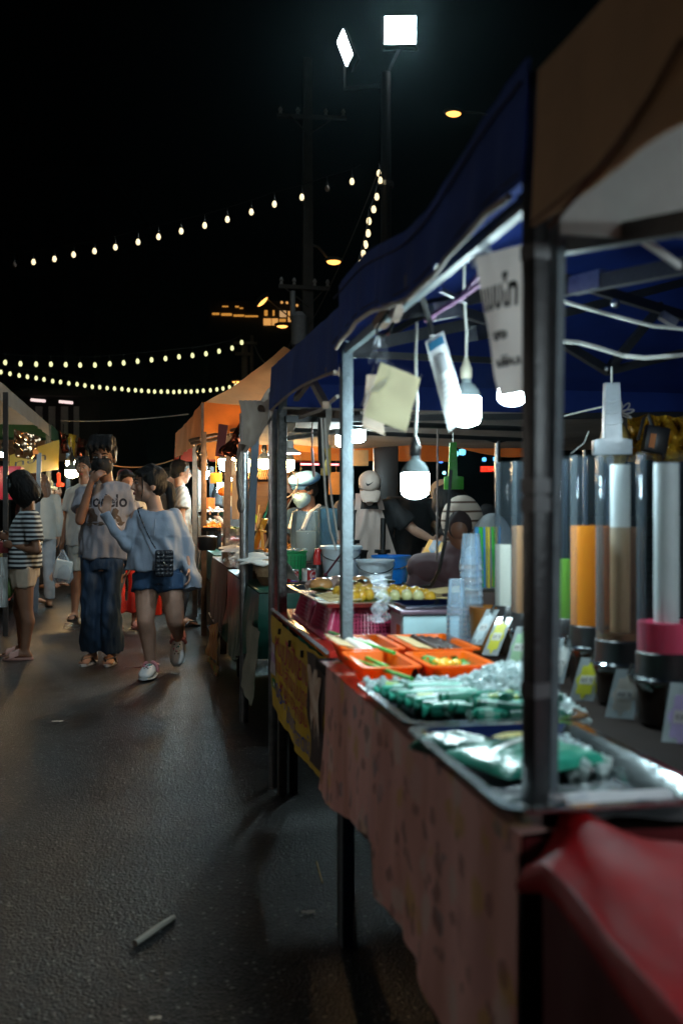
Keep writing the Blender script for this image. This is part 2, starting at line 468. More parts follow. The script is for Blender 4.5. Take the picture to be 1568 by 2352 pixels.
# ---- concrete electricity pole, timber pole, street lamps, wires
conc = M('pole_concrete', (.07, .06, .05), .85, 0, .35, 5, .3, 30)
ins = M('porcelain', (.4, .38, .36), .3)
e0 = D(706, 1176, 26); e0.z = 0
t = thing('electricity_pole', 'tall concrete electricity pole with two crossarms behind the lit string of bulbs', 'electricity pole', e0)
mb = MB()
ring = lambda z, h: [e0 + V((x * h, y * h, z)) for x, y in ((-1, -1), (1, -1), (1, 1), (-1, 1))]
mb.loft([ring(0, .17), ring(13.0, .105)]); part('shaft', mb, conc, t, 30)
for v0, u0, u1 in ((265, 636, 796), (657, 640, 758)):
    z = D(706, v0, 26).z; a = D(u0, v0, 25.85); b = D(u1, v0 + 6, 25.85)
    mb = MB(); mb.bar(a, b, .09, .1); mb.bar((a + e0 * 0 + b) / 2 + V((-.55, 0, .0)), V((e0.x, e0.y - .15, z - .55)), .03); mb.bar((a + b) / 2 + V((.55, 0, 0)), V((e0.x, e0.y - .15, z - .55)), .03)
    part('crossarm', mb, conc, t, 30)
    for k in (.05, .3, .7, .95):
        p = a.lerp(b, k); mb = MB(); mb.lathe(p, [(.02, .04), (.05, .08), (.03, .12), (.06, .16), (.02, .24)], 10, True); part('insulator', mb, ins, t)
mb = MB(); p = D(686, 752, 25.6); mb.lathe(p + V((0, 0, -.5)), [(.15, 0), (.2, .05), (.2, .75), (.21, .78), (.1, .9)], 16, True); part('transformer', mb, M('transformer_grey', (.3, .31, .32), .5), t)
mb = MB(); p = D(672, 735, 25.7); mb.cyl(p, p + V((0, 0, .75)), .07, .07, 10); part('fuse_box', mb, M('transformer_grey', ()), t)

def street_lamp(u, v, tt, label, dirx, post=None, tilt=0, size=.16):
    p = D(u, v, tt); g = post or V((p.x + dirx * 1.6, p.y + .4, 0))
    t = thing('street_lamp', label, 'street lamp', V((g.x, g.y, 0)), group='orange street lamps')
    R = Matrix.Rotation(tilt, 3, V((FWD)))
    mb = MB(); mb.ball(p + V((0, 0, .05)), (size * 1.7, size * 1.1, size * .5), 14, 8, R); part('lamp_head', mb, M('lamp_grey', (.25, .24, .22), .5), t)
    mb = MB(); mb.ball(p, (size * 1.25, size * .9, size * .55), 14, 8, R); part('bulb_cover', mb, sodium, t)
    top = V((g.x, g.y, p.z + .1 if not tilt else p.z - .8))
    mb = MB(); mb.tube([p + V((dirx * size, 0, .07)), p.lerp(top, .6) + V((0, 0, .1)), top], .035, 8); part('arm', mb, M('lamp_grey', ()), t)
    if not post:
        mb = MB(); mb.cyl((g.x, g.y, 0), top, .085, .055, 10); part('post', mb, M('lamp_grey', ()), t)
street_lamp(1041, 259, 30, 'orange street lamp highest in the sky, right of the floodlights', 1, size=.19)
street_lamp(766, 600, 27.5, 'orange street lamp on the arm of the concrete pole', -1, post=V((e0.x, e0.y, 0)), size=.16)
street_lamp(601, 690, 48, 'large tilted orange street lamp above the lit balcony windows', 1, tilt=-.8, size=.3)
street_lamp(648, 747, 60, 'orange street lamp just below the lit balcony windows', 1, size=.29)
street_lamp(513, 914, 50, 'small orange street lamp beside the tan canopy roof', 1, size=.2)
street_lamp(543, 876, 58, 'small orange street lamp at the end of the lower bulb string', 1, size=.2)

w0 = D(572, 1176, 34); w0.z = 0
t = thing('electricity_pole', 'thin timber electricity pole with short crossarms above the tan canopy', 'electricity pole', w0)
mb = MB(); mb.cyl(V((D(562, 1100, 34).x, D(562, 1100, 34).y, 0)), D(562, 790, 34), .13, .11, 10); part('shaft', mb, M('timber_pole', (.2, .15, .11), .8), t)
mb = MB(); mb.cyl(V((D(579, 1100, 34).x, D(579, 1100, 34).y, 0)), D(578, 770, 34), .07, .06, 8); part('conduit', mb, M('timber_pole', ()), t)
for v0, u0, u1 in ((787, 536, 590), (812, 540, 575)):
    mb = MB(); mb.bar(D(u0, v0, 33.8), D(u1, v0 + 1, 33.8), .1); part('crossarm', mb, M('timber_pole', ()), t)

def wire(name, label, pts, r, mat, n=5):
    mb = MB(); P = []
    for i in range(len(pts) - 1):
        a, b = V(pts[i]), V(pts[i + 1])
        for k in range(8): P.append(a.lerp(b, k / 8))
    P.append(V(pts[-1]))
    mb.tube(P, r, n); return single(name, mb, mat, label, 'cable')
def sag(a, b, s, n=10): return [V(a).lerp(V(b), k / n) - V((0, 0, s * 4 * (k / n) * (1 - k / n))) for k in range(n + 1)]
wire('overhead_cable', 'sagging overhead cable from the timber pole to the concrete pole', sag(D(582, 787, 33.8), D(700, 690, 26), 1.2), .025, M('cable_grey', (.12, .1, .09), .6))
wire('overhead_cable', 'thin cable slanting from the concrete pole lamp up to the floodlight post', sag(D(700, 765, 26), D(868, 395, 20), .2), .012, M('cable_grey', ()))
wire('guy_wire', 'pale rope stretched low across the lane above the couple', sag(D(140, 966, 13), D(432, 951, 10.5), .03), .006, M('pale_rope', (.45, .4, .35), .7))
wire('guy_wire', 'brown rope hanging behind the couple towards the red canopy', sag(D(200, 1050, 13.5), D(398, 1056, 13.5), .12), .008, M('brown_rope', (.4, .22, .1), .7))

# ---- strings of bulbs
def bulb_proto(mat, r):
    b = MB(); b.lathe((0, 0, 0), [(.001, -r * 1.5), (r * .6, -r * 1.3), (r * .95, -r * .6), (r, 0), (r * .8, r * .75), (r * .45, r * 1.35)], 10, True)
    s = MB(); s.lathe((0, 0, 0), [(r * .5, r * 1.3), (r * .55, r * 2.3), (r * .2, r * 2.9), (r * .18, r * 5.2)], 8, True)
    return to_mesh('bulb', b), to_mesh('socket', s)
def festoon(label, pts, r, mat, drop=5.2, wire_pts=None, dark=()):
    """pts: bulb positions in space, in order along the wire"""
    t = thing('string_lights', label, 'string lights', pts[0])
    bm_, sm_ = bulb_proto(mat, r); bm_.materials.append(mat); sm_.materials.append(black_pl)
    W = [p + V((0, 0, r * drop)) for p in pts]
    if wire_pts: W = [V(wire_pts[0])] + W + [V(wire_pts[1])]
    mb = MB(); mb.tube(W, r * .16, 5); part('wire', mb, black_pl, t)
    for i, p in enumerate(pts):
        me = bm_
        if i in dark:
            me = bm_.copy(); me.materials.clear(); me.materials.append(M('unlit_bulb_glass', (.4, .33, .3), .2))
        o = bpy.data.objects.new('bulb', me); C.objects.link(o); o.parent = t; o.location = p - pts[0]
        k = bpy.data.objects.new('socket', sm_); C.objects.link(k); k.parent = o
    return t
uv1 = [(33, 607), (77, 601), (125, 594), (169, 584), (217, 576), (265, 567), (317, 555), (364, 543), (416, 530), (470, 517), (522, 503), (577, 486), (630, 468), (693, 452), (751, 432), (808, 416)]
festoon('string of pale bulbs rising across the sky to the floodlight post', [D(u, v, 22.5 - 3.0 * u / 808) for u, v in uv1], .046, string_em, 5.2, (D(-40, 560, 23), D(828, 377, 19.4)), (0, 14))
uv2 = [(870, 397), (873, 413), (865, 451), (858, 480), (847, 507), (845, 535), (839, 561), (834, 583), (828, 606), (823, 627), (818, 645), (812, 668), (804, 692)]
festoon('string of pale bulbs dropping steeply behind the blue canopy corner', [D(u, v, 19.6 - i * .5) for i, (u, v) in enumerate(uv2)], .046, string_em, 4.2, (D(872, 380, 19.6), D(795, 700, 13)))
uv3 = [(-40, 826), (12, 832), (47, 835), (83, 836), (117, 836), (151, 837), (184, 838), (218, 838), (252, 835), (284, 833), (316, 829), (348, 826), (380, 823), (411, 819), (442, 816), (473, 812), (503, 806), (533, 799), (555, 786)]
festoon('upper of the two low strings of greenish bulbs across the lane', [D(u, v, 30 + 2 * u / 555) for u, v in uv3], .056, string_g, 4.5, (D(-90, 815, 30), D(562, 775, 32)))
uv4 = [(-30, 846), (2, 854), (23, 858), (44, 862), (63, 865), (83, 868), (101, 871), (121, 875), (139, 877), (158, 880), (177, 882), (195, 885), (212, 888), (229, 889), (246, 891), (263, 892), (280, 893), (295, 895), (311, 896), (325, 897), (341, 898), (355, 899), (370, 899), (385, 899), (399, 900), (412, 899), (426, 899), (439, 899), (453, 898), (467, 897), (483, 896), (498, 894), (512, 892), (527, 889), (541, 885)]
festoon('lower of the two low strings of greenish bulbs across the lane', [D(u, v, 38 + 4 * u / 541) for u, v in uv4], .060, string_g, 4.5, (D(-80, 830, 37), D(556, 880, 42)))

# ---- far buildings
bwall = M('dark_render_wall', (.05, .035, .03), .9, 0, .3, 1)
def block(name, label, u0, u1, vtop, tt, depth, mat, floors=8, cols=5):
    a = D(u0, 1176, tt); b = D(u1, 1176, tt); top = D(u0, vtop, tt).z
    o = V(((a.x + b.x) / 2, (a.y + b.y) / 2, 0))
    t = thing(name, label, 'building', o)
    d = FWD * depth
    mb = MB(); mb.loft([[V((p.x, p.y, z)) for p in (a, b, b + d, a + d)] for z in (0, top)]); part('wall', mb, mat, t, 30)
    mb = MB(); e = RIGHT * .4
    mb.loft([[V((p.x, p.y, z)) for p in (a - e - FWD * .3, b + e - FWD * .3, b + d + e, a + d - e)] for z in (top, top + .5)]); part('parapet', mb, mat, t, 30)
    wm = M('unlit_window', (.02, .022, .028), .15)
    for i in range(floors):
        for k in range(cols):
            p = a.lerp(b, (k + .5) / cols); z = 6 + (top - 8) * i / floors; w = (b - a).length / cols * .3
            f = MB(); c = V((p.x, p.y, z)) - FWD * .02
            f.loft([[c + RIGHT * x * w + UP * y * 1.0 - FWD * .06 for x, y in ((-1.1, -1.1), (1.1, -1.1), (1.1, 1.1), (-1.1, 1.1))], [c + RIGHT * x * w + UP * y * 1.0 - FWD * .06 for x, y in ((-1, -1), (1, -1), (1, 1), (-1, 1))], [c + RIGHT * x * w + UP * y - FWD * .01 for x, y in ((-1, -1), (1, -1), (1, 1), (-1, 1))]], cap=False)
            wo = part('window', f, mat, t, 30)
            g = MB(); g.quad(*[c + RIGHT * x * w + UP * y - FWD * .012 for x, y in ((-1, -1), (1, -1), (1, 1), (-1, 1))]); part('pane', g, wm, wo, 0)
    return t
block('tower_block', 'unlit brown tower block rising behind the left canopies', -120, 232, 385, 75, 18, bwall)
# the lit shopfront with two tube lights
a = D(62, 985, 42); b = D(172, 985, 42)
t = thing('shophouse', 'dim white fronted building with two tube lights above the left canopies', 'building', V((a.x, a.y, 0)))
sw = M('dim_white_wall', (.55, .52, .47), .8)
mb = MB(); d = FWD * 5; e0_, e1_ = D(40, 900, 42).z, 0
mb.loft([[V((p.x, p.y, z)) for p in (a - RIGHT * .6 + d * .2, b + RIGHT * .8 + d * .2, b + RIGHT * .8 + d, a + d - RIGHT * .6)] for z in (0, D(60, 885, 42).z)]); part('wall', mb, bwall, t, 30)
mb = MB(); z0, z1 = D(60, 912, 42).z, D(60, 900, 42).z
mb.loft([[V((p.x, p.y, z)) for p in (a - FWD * .5 - RIGHT * .8, b - FWD * .5 + RIGHT * 1, b + d * .3 + RIGHT * 1, a + d * .3 - RIGHT * .8)] for z in (z0, z1)]); part('balcony_roof', mb, bwall, t, 30)
for u0, u1 in ((66, 82), (97, 112), (126, 142), (156, 168)):
    p, q = D(u0, 930, 42) + d * .18, D(u1, 930, 42) + d * .18
    mb = MB(); mb.loft([[V((r.x, r.y, z)) for r in (p, q, q + FWD * .2, p + FWD * .2)] for z in (D(60, 1010, 42).z, D(60, 928, 42).z)]); part('pilaster', mb, sw, t, 30)
for k in range(9):
    p = D(66 + k * 12, 985, 42) - FWD * .3; mb = MB(); mb.cyl(V((p.x, p.y, D(60, 1010, 42).z)), V((p.x, p.y, D(60, 975, 42).z)), .02, n=6); part('railing_bar', mb, metal_dark, t)
for u0, u1, vv in ((71, 104, 918), (136, 167, 922)):
    mb = MB(); mb.cyl(D(u0, vv, 41.5), D(u1, vv + 3, 41.5), .06, n=8); part('tube_light', mb, EM('balcony_tube', (1, .75, .72), 1.1), t)
# restaurant on the hill, orange lights
hill = MB()
hill.grid(lambda a_, b_: (D(350 + a_ * 500, 1176, 170).x, D(350 + a_ * 500, 1176, 170).y + b_ * 60, max(0, (1 - (2 * a_ - 1) ** 2)) * 18 * min(1, b_ * 2.2) + .2 * noise.noise(V((a_ * 9, b_ * 9, 0)))), 24, 10)
struct('hill', hill, M('dark_hillside', (.02, .025, .015), .95))
a = D(486, 720, 160)
t = thing('hilltop_restaurant', 'distant terrace building with rows of orange lit windows in the dark', 'building', V((a.x, a.y, 0)))
dk = M('dark_far_wall', (.02, .018, .016), .9)
am = EM('amber_window', (1.0, .46, .12), .75, False); am2 = EM('amber_strip', (1.0, .42, .07), .6, False); am3 = EM('pale_amber_window', (1.0, .58, .26), .55, False)
mb = MB(); p, q = D(480, 700, 161), D(690, 700, 161)
mb.loft([[V((r.x, r.y, z)) for r in (p, q, q + FWD * 10, p + FWD * 10)] for z in (12, D(600, 690, 161).z)]); part('wall', mb, dk, t, 30)
for u0, u1, v0, v1, mm in ((487, 503, 718, 722, am2), (508, 532, 719, 724, am2), (536, 560, 722, 726, am2), (562, 592, 724, 727, am2), (510, 524, 702, 704, am2), (540, 548, 702, 705, am2), (550, 558, 706, 708, am2), (605, 622, 731, 746, am), (624, 638, 731, 746, am), (642, 657, 713, 727, am3), (661, 676, 714, 738, am), (641, 656, 732, 738, am2), (607, 614, 712, 724, am2), (626, 630, 712, 724, am2)):
    mb = MB(); c = [D(u, v, 160.6) for u, v in ((u0, v1), (u1, v1), (u1, v0), (u0, v0))]
    mb.loft([c, [x + FWD * .3 for x in c]]); part('window', mb, mm, t, 0)
for i, (u, v) in enumerate(((647, 694), (659, 695), (672, 690), (682, 701))):
    mb = MB(); mb.ball(D(u, v, 160), .22, 8, 6); part('lantern', mb, am, t)

# LED sign and blue lights far behind the stalls
p = D(1104, 1083, 26)
t = thing('led_sign', 'small red scrolling LED sign glowing in the dark behind the stalls', 'sign', p)
mb = MB(); mb.loft([[D(u, v, 26.1) + f * .15 for u, v in ((1102, 1085), (1137, 1085), (1137, 1070), (1102, 1070))] for f in (V((0, 0, 0)), FWD)]); part('panel', mb, metal_dark, t, 30)
redled = EM('red_led', (1.0, .03, .01), 3.0, False)
mb = MB()
for r in range(8):
    for k in range(22):
        if random.random() < .75:
            c = D(1104 + k * 1.5, 1072 + r * 1.5, 26.07); mb.box(c, (.013, .008, .013))
part('led_dots', mb, redled, t, 0)['kind'] = 'stuff'
for i, (u, v, col, s, lab) in enumerate(((1012, 1058, (.05, .25, 1), .06, 'small blue lamp left of the green bag bundle'), (1192, 1056, (.1, .45, 1), .05, 'left of two round blue lamps above the red sign'), (1209, 1055, (.1, .45, 1), .05, 'right of two round blue lamps above the red sign'), (1046, 1042, (.25, .9, 1), .07, 'left square of the cyan lights behind the stalls'), (1062, 1038, (.15, .6, 1), .08, 'right square of the cyan lights behind the stalls'), (1020, 1086, (.4, .9, 1), .04, 'faint cyan lamp low behind the green bag bundle'))):
    pp = D(u, v, 24)
    if 1185 < u: pp = D(u - 1192 + 1112 + (8 if u > 1200 else 0), v - 1, 24)
    mb = MB(); mb.ball(pp, s, 10, 8); mb.box(pp + FWD * s, (s * 1.6, s, s * 1.6)); single('neon_lamp', mb, EM('neon_%d' % i, col, 2.2, False), lab, 'lamp', 'coloured lamps behind the stalls')
# ================================================================== CANOPIES
def fold(u, amp, k, seed): return amp * (noise.noise(V((u * k, seed, 0))) + .5 * noise.noise(V((u * k * 2.7, seed + 5, 0))))
def valance_mb(a, b, top, drop, out, amp=.012, k=9, seed=0, nu=40, nv=6, sagt=0):
    """a strip of cloth from a to b hanging from height top(s) by drop(s); out = outward direction"""
    a, b = V(a), V(b); out = V(out).normalized(); mb = MB()
    def fn(s, h):
        p = a.lerp(b, s); tz = top(s) if callable(top) else top; dz = drop(s) if callable(drop) else drop
        w = fold(s * (b - a).length, amp, k, seed) * (.3 + h) + .01 * h
        return V((p.x, p.y, tz - dz * h)) + out * (w + .004)
    mb.grid(fn, nu, nv); mb.grid(lambda s, h: fn(s, h) - out * .004, nu, nv)
    return mb
def roof_mb(x0, x1, y0, y1, ez, peak, n=14, sagd=.05, seed=1):
    px, py, pz = peak; mb = MB()
    cs = [V((x0, y0, ez)), V((x1, y0, ez)), V((x1, y1, ez)), V((x0, y1, ez))]; P = V(peak)
    for i in range(4):
        a, b = cs[i], cs[(i + 1) % 4]
        def fn(s, h):
            e = a.lerp(b, s); p = e.lerp(P, h)
            d = sagd * sin(pi * h) * (.4 + sin(pi * s) * .8) + .018 * noise.noise(p * 2.2 + V((seed, 0, 0)))
            ed = min(1, 6 * min(s, 1 - s) + .0) if 0 else 1
            return p - V((0, 0, d * min(1, h * 8) * min(1, (1 - h) * 8)))
        mb.grid(fn, n, n)
    return mb
blue_cl = M('blue_canopy_cloth', (.010, .032, .20), .75, 0, .25, 3, .15, 25, translucent=.25, spec=.3)
tan_cl = M('tan_canopy_cloth', (.52, .26, .11), .75, 0, .25, 2.5, .15, 22, translucent=.4)
orange_cl = M('orange_canopy_cloth', (.75, .24, .03), .7, 0, .2, 3, .15, 22, translucent=.45)
grey_cl = M('grey_tarp', (.34, .29, .25), .8, 0, .3, 3, .2, 18, translucent=.2)
white_cl = M('white_canopy_cloth', (.34, .31, .27), .75, 0, .15, 3, .12, 20, translucent=.3)
green_cl = M('green_canopy_cloth', (.02, .09, .035), .7, 0, .2, 3, .12, 22, translucent=.2)
red_cl = M('red_canopy_cloth', (.62, .06, .02), .7, 0, .2, 3, .12, 22, translucent=.4)
blue_lit = M('lit_blue_valance', (.045, .09, .33), .8, 0, .3, 4, .15, 25, translucent=.15, spec=.2)  # lighter copy of the canopy cloth: light on its outside is painted in
trim = M('faded_hem_tape', (.3, .24, .2), .8)

def sq_pole(p, z0, z1, w, mat, parent, rot=0, name='pole'):
    mb = MB(); mb.box((p[0], p[1], (z0 + z1) / 2), (w, w, z1 - z0), Matrix.Rotation(rot, 3, 'Z')); return part(name, mb, mat, parent, 30, .002)
def rd_pole(p, z0, z1, r, mat, parent, name='pole'):
    mb = MB(); mb.cyl((p[0], p[1], z0), (p[0], p[1], z1), r, n=14); return part(name, mb, mat, parent)

XF = .51
# ---- near tan canopy (top right corner of the picture)
yV = X(1258, 1176, XF).y; p0 = X(1232, 1176, XF); yN = p0.y                                    # 1.29
t = thing('tan_canopy', 'nearest tan canopy reaching out of the top right corner', 'market canopy', (XF, yN, 0))
mb = roof_mb(XF + .01, 2.7, -1.0, yV, 1.735, (1.5, .15, 2.3), seed=3); part('roof', mb, M('pale_canopy_lining', (.55, .5, .45), .8, translucent=.3), t)
mb = valance_mb((XF - .01, yV, 0), (XF - .02, -1.0, 0), lambda s: 1.745 - .02 * sin(pi * s), lambda s: .205 - .0 * s, (-1, 0, 0), .012, 5, 2, 50); part('valance', mb, M('dull_tan_cloth', (.48, .32, .19), .8, 0, .25, 2.5, .15, 22, translucent=.25), t, 60)
mb = valance_mb((XF + .02, yV - .004, 0), (2.7, yV - .004, 0), lambda s: 1.735, lambda s: .20 - .02 * sin(pi * s), (0, 1, 0), .012, 5, 12, 40); part('valance', mb, M('pale_valance', (.30, .30, .285), .8, translucent=.2), t, 60)
mb = MB(); mb.tube([X(1262, 520, XF - .03), X(1330, 440, XF - .03), X(1420, 330, XF - .035), X(1500, 210, XF - .035), X(1568, 90, XF - .03)], .0035, 5); part('seam', mb, M('brown_seam', (.12, .06, .03), .8), t)
sq_pole((XF + .002, yN + .010), 0, 1.76, .026, metal_dark, t, .38)
mb = MB(); mb.tube([V((XF - .022, yV - .1 * i, 1.545 + .02 * sin(pi * i / 22))) for i in range(22)], .0028, 5); part('hem_tape', mb, M('brown_seam', ()), t)
for z in (1.18, 1.205, 1.52, .93):
    mb = MB(); mb.box((XF + .002, yN + .010, z), (.0285, .0285, .02), Matrix.Rotation(.38, 3, 'Z')); part('tape_band', mb, M('grey_tape', (.09, .095, .1), .4), t, 30)
sq_pole((XF + .005, -.95), 0, 1.74, .034, metal_dark, t)
sq_pole((2.65, -.95), 0, 1.74, .034, metal_dark, t)
sq_pole((2.65, yN), 0, 1.74, .034, metal_dark, t)
mb = MB(); mb.bar(D(1290, 562, 1.46), D(1640, 500, 1.2), .02, .028); part('eave_bar', mb, metal_dark, t, 30)
mb = MB(); mb.bar(D(1420, 510, 1.35), D(1560, 610, 1.5), .006, .01); part('strap', mb, M('white_strap', (.5, .5, .48), .7), t, 30)

# ---- blue canopy over the drinks stall
yM = X(785, 1176, XF).y; yE = X(632, 1176, XF).y                     # 2.64, 4.1
BX1 = 3.0
t = thing('blue_canopy', 'dark blue canopy over the drinks stall with hanging bulbs', 'market canopy', (XF, yM, 0)); blue_t = t
pk = (1.75, 2.7, 2.32)
mb = roof_mb(XF, BX1, yN + .10, yE, 1.700, pk, 18, .05, 5); part('roof', mb, blue_cl, t)
def topA(s): return 1.775 - .055 * sin(pi * min(1, s * 1.25)) ** 2
mb = valance_mb((XF - .012, yN - .01, 0), (XF - .012, yM - .02, 0), topA, lambda s: .165 - .03 * sin(pi * s), (-1, 0, 0), .016, 7, 9, 50); part('valance', mb, blue_lit, t, 60)
mb = valance_mb((XF - .002, yM - .01, 0), (XF - .012, yE, 0), lambda s: 1.725 + .04 * s, lambda s: .175 - .02 * sin(pi * s), (-1, 0, 0), .016, 7, 4, 40); part('valance', mb, blue_lit, t, 60)
for y in (yE,):
    mb = valance_mb((XF, y, 0), (BX1, y, 0), 1.765, lambda s: .17, (0, 1, 0), .01, 5, 14, 40); part('valance', mb, blue_cl, t, 60)
mb = valance_mb((BX1, yN, 0), (BX1, yE, 0), 1.77, .17, (1, 0, 0), .01, 5, 24, 30); part('valance', mb, blue_cl, t, 60)
for z in (1.598, 1.765):
    mb = MB(); mb.tube([(XF + .02, yE - .012, z), (1.7, yE - .012, z - .006), (BX1, yE - .012, z)], .006, 5); part('hem_tape', mb, trim, t)
mb = MB(); P = [V((XF - .02 - .004 * (i % 2), yN + .05 + (yM - .07 - yN) * i / 14, topA(i / 14) - .168 + .03 * sin(pi * i / 14))) for i in range(15)]; mb.tube(P, .0055, 5); part('hem_tape', mb, trim, t)
mb = MB(); P = [V((XF - .018, yM + (yE - yM) * i / 8, 1.725 + .04 * i / 8 - .177 + .02 * sin(pi * i / 8))) for i in range(9)]; mb.tube(P, .005, 5); part('hem_tape', mb, trim, t)
mb = MB(); pa, pb = X(1240, 1880, XF + .045), X(1279, 600, XF + .045); mb.bar((pa.x, pa.y, 0), (pb.x, pb.y, 1.70), .022, roll=radians(38)); part('pole', mb, metal_blue, t, 30, .002)
mb = MB(); mb.tube([V((XF - .022, yN + (yM - yN) * i / 14, topA(i / 14) - .03)) for i in range(15)], .0022, 5); mb.tube([V((XF - .026, yN + (yM - yN) * i / 14, topA(i / 14) - .152 + .03 * sin(pi * i / 14))) for i in range(15)], .0018, 5); part('seam', mb, M('navy_seam', (.015, .02, .07), .9), t)
sq_pole((XF + .012, yM), 0, 1.63, .030, metal_blue, t, .1)
sq_pole((XF + .03, yE + .01), 0, 1.66, .034, M('speckled_grey_steel', (.11, .105, .10), .45, .5, .6, 60, .2, 160), t, .1)
sq_pole((BX1, yE), 0, 1.77, .034, metal_dark, t)
sq_pole((BX1, yN + .05), 0, 1.77, .034, metal_dark, t)
mb = MB(); mb.bar((XF + .012, yN + .05, 1.605), (XF + .012, yM, 1.605), .016, .022); part('eave_bar', mb, M('light_steel', (.12, .15, .16), .55, 0, spec=.3), t, 30)
def tb(a, b, w=.02, h=.026, mat=metal_dark, name='truss_bar'):
    mb = MB(); mb.bar(a, b, w, h); part(name, mb, mat, t, 30)
tb(D(895, 724, 2.3), D(1215, 655, 2.55), .024, .032)
tb(D(990, 718, 2.29), D(1050, 707, 2.33), .03, .04, metal_galv, 'truss_sleeve')
tb(D(800, 802, 2.7), D(1225, 712, 3.3), .026, .034)
tb(D(1085, 766, 3.05), D(1150, 752, 3.15), .034, .046, metal_galv, 'truss_sleeve')
tb(D(1060, 716, 2.6), D(1225, 770, 3.2), .018, .026)
tb(D(800, 812, 2.75), D(1225, 832, 3.6), .016, .02)
tb(D(943, 640, 1.95), D(905, 728, 2.15), .018, .024, metal_rust)
tb(D(880, 690, 2.1), D(960, 655, 2.0), .016, .02, metal_rust)
tb(D(975, 655, 2.0), D(1010, 598, 1.9), .01, .012, metal_galv)
tb(D(1010, 665, 2.2), D(1070, 692, 2.3), .008, .01, metal_galv)
tb(D(1290, 664, 2.1), D(1600, 604, 1.75), .02, .03)
tb(D(1316, 657, 2.06), D(1386, 640, 1.98), .026, .036, metal_galv, 'truss_sleeve')
tb(D(1290, 640, 2.5), D(1600, 735, 2.9), .018, .026)
tb(D(1290, 720, 3.0), D(1600, 640, 3.3), .018, .026)
tb(D(1290, 787, 2.9), D(1397, 853, 3.1), .018, .026)
tb(D(1393, 853, 3.1), D(1520, 700, 3.2), .018, .026)
tb(D(1393, 853, 3.11), D(1600, 802, 3.3), .018, .026)
mb = MB(); mb.ball(D(1393, 847, 3.05), .009, 8, 6); mb.ball(D(1412, 696, 2.4), .012, 8, 6); part('bolt', mb, metal_galv, t)
mb = MB(); mb.box(D(1534, 733, 2.5), (.045, .02, .02), Matrix.Rotation(.5, 3, 'Y')); part('truss_sleeve', mb, metal_galv, t, 30)
tb((XF + .02, yN + .1, 1.62), (1.7, 2.65, 2.27), .016, .02)
tb((XF + .02, yE - .05, 1.65), (1.7, 2.75, 2.27), .016, .02)
tb((BX1 - .02, yE - .05, 1.65), (1.8, 2.75, 2.27), .016, .02)
tb((XF + .04, yE - .03, 1.55), (BX1, yE - .03, 1.62), .022, .026)
tb(D(1290, 905, 4.6), D(1420, 912, 4.7), .03, .03); tb(D(1440, 912, 4.6), D(1600, 925, 4.8), .03, .03)
tb(D(1290, 900, 4.4), D(1405, 955, 4.9), .02, .02)
tb(D(870, 745, 2.25), D(905, 705, 2.18), .03, .02, metal_rust)
# bars and struts at the far end, over the yellow stall
tb(D(775, 853, 2.75), D(718, 852, 3.2), .022, .022, metal_rust); tb(D(680, 915, 3.6), D(718, 862, 3.3), .018, .02, metal_rust); tb(D(715, 870, 3.3), D(748, 930, 3.0), .02, .022, metal_rust)
tb(D(640, 945, 4.1), D(668, 890, 3.8), .01, .014, metal_blue)

# ---- grey tarp over the coconut stall, with pipes, and orange sheet behind it
t = thing('grey_tarp_canopy', 'dirty grey tarp canopy sagging over the bucket stall', 'market canopy', (.6, 5.6, 0))
mb = MB(); mb.grid(lambda a, b: (.58 + a * 3.0, yE + .15 + b * 3.2, 1.80 - .13 * b - .05 * sin(pi * a) * sin(pi * b) + .025 * noise.noise(V((a * 5, b * 6, 2)))), 30, 30); part('roof', mb, grey_cl, t)
rd_pole((XF + .01, yE + .14), 0, 1.68, .022, metal_galv, t)
rd_pole(X(560, 1176, .52), 0, 1.72, .024, metal_galv, t)
mb = MB(); b0 = X(557, 1176, .56); b1 = X(590, 1000, .60); mb.bar((b0.x, b0.y, 0), (b1.x, b1.y, 1.8), .04, .04); part('pole', mb, M('blue_grey_steel', (.12, .15, .19), .5, .3), t, 30)
rd_pole((3.4, 4.3), 0, 1.7, .02, metal_galv, t); rd_pole((3.4, 7.4), 0, 1.7, .02, metal_galv, t)
def pipe(a, b, r=.014, mat=metal_rust, name='pipe'):
    mb = MB(); mb.cyl(a, b, r, n=10); part(name, mb, mat, t)
pipe(D(598, 938, 4.4), D(775, 952, 3.9), .016); pipe(D(690, 963, 4.3), D(785, 955, 4.2), .014)
pipe(D(640, 1010, 5.6), D(775, 990, 5.2), .014, metal_galv); pipe(D(640, 986, 5.8), D(1200, 1010, 6.6), .014, metal_dark); pipe(D(790, 970, 4.6), D(1200, 985, 5.2), .014, metal_dark)
pipe(D(1142, 1010, 6.8), D(1142, 1400, 6.8), .02, metal_galv); pipe(D(1040, 985, 6.5), D(1142, 1015, 6.8), .012, metal_dark); pipe(D(1142, 1015, 6.8), D(1250, 985, 6.8), .012, metal_dark)
mb = MB(); mb.ball(D(658, 968, 4.25), (.045, .04, .05), 10, 8); part('rag_knot', mb, M('beige_rag', (.45, .36, .26), .9, bump=.5), t)
t = thing('orange_sheet', 'orange cloth strip hanging along the back of the bucket stall', 'cloth sheet', (1.9, 7.6, 1.6))
mb = valance_mb((.95, 7.5, 0), (3.1, 7.5, 0), lambda s: 1.80 - .02 * s, lambda s: .13 + .05 * sin(s * 9), (0, -1, 0), .03, 4, 33, 50); part('sheet', mb, orange_cl, t, 60)

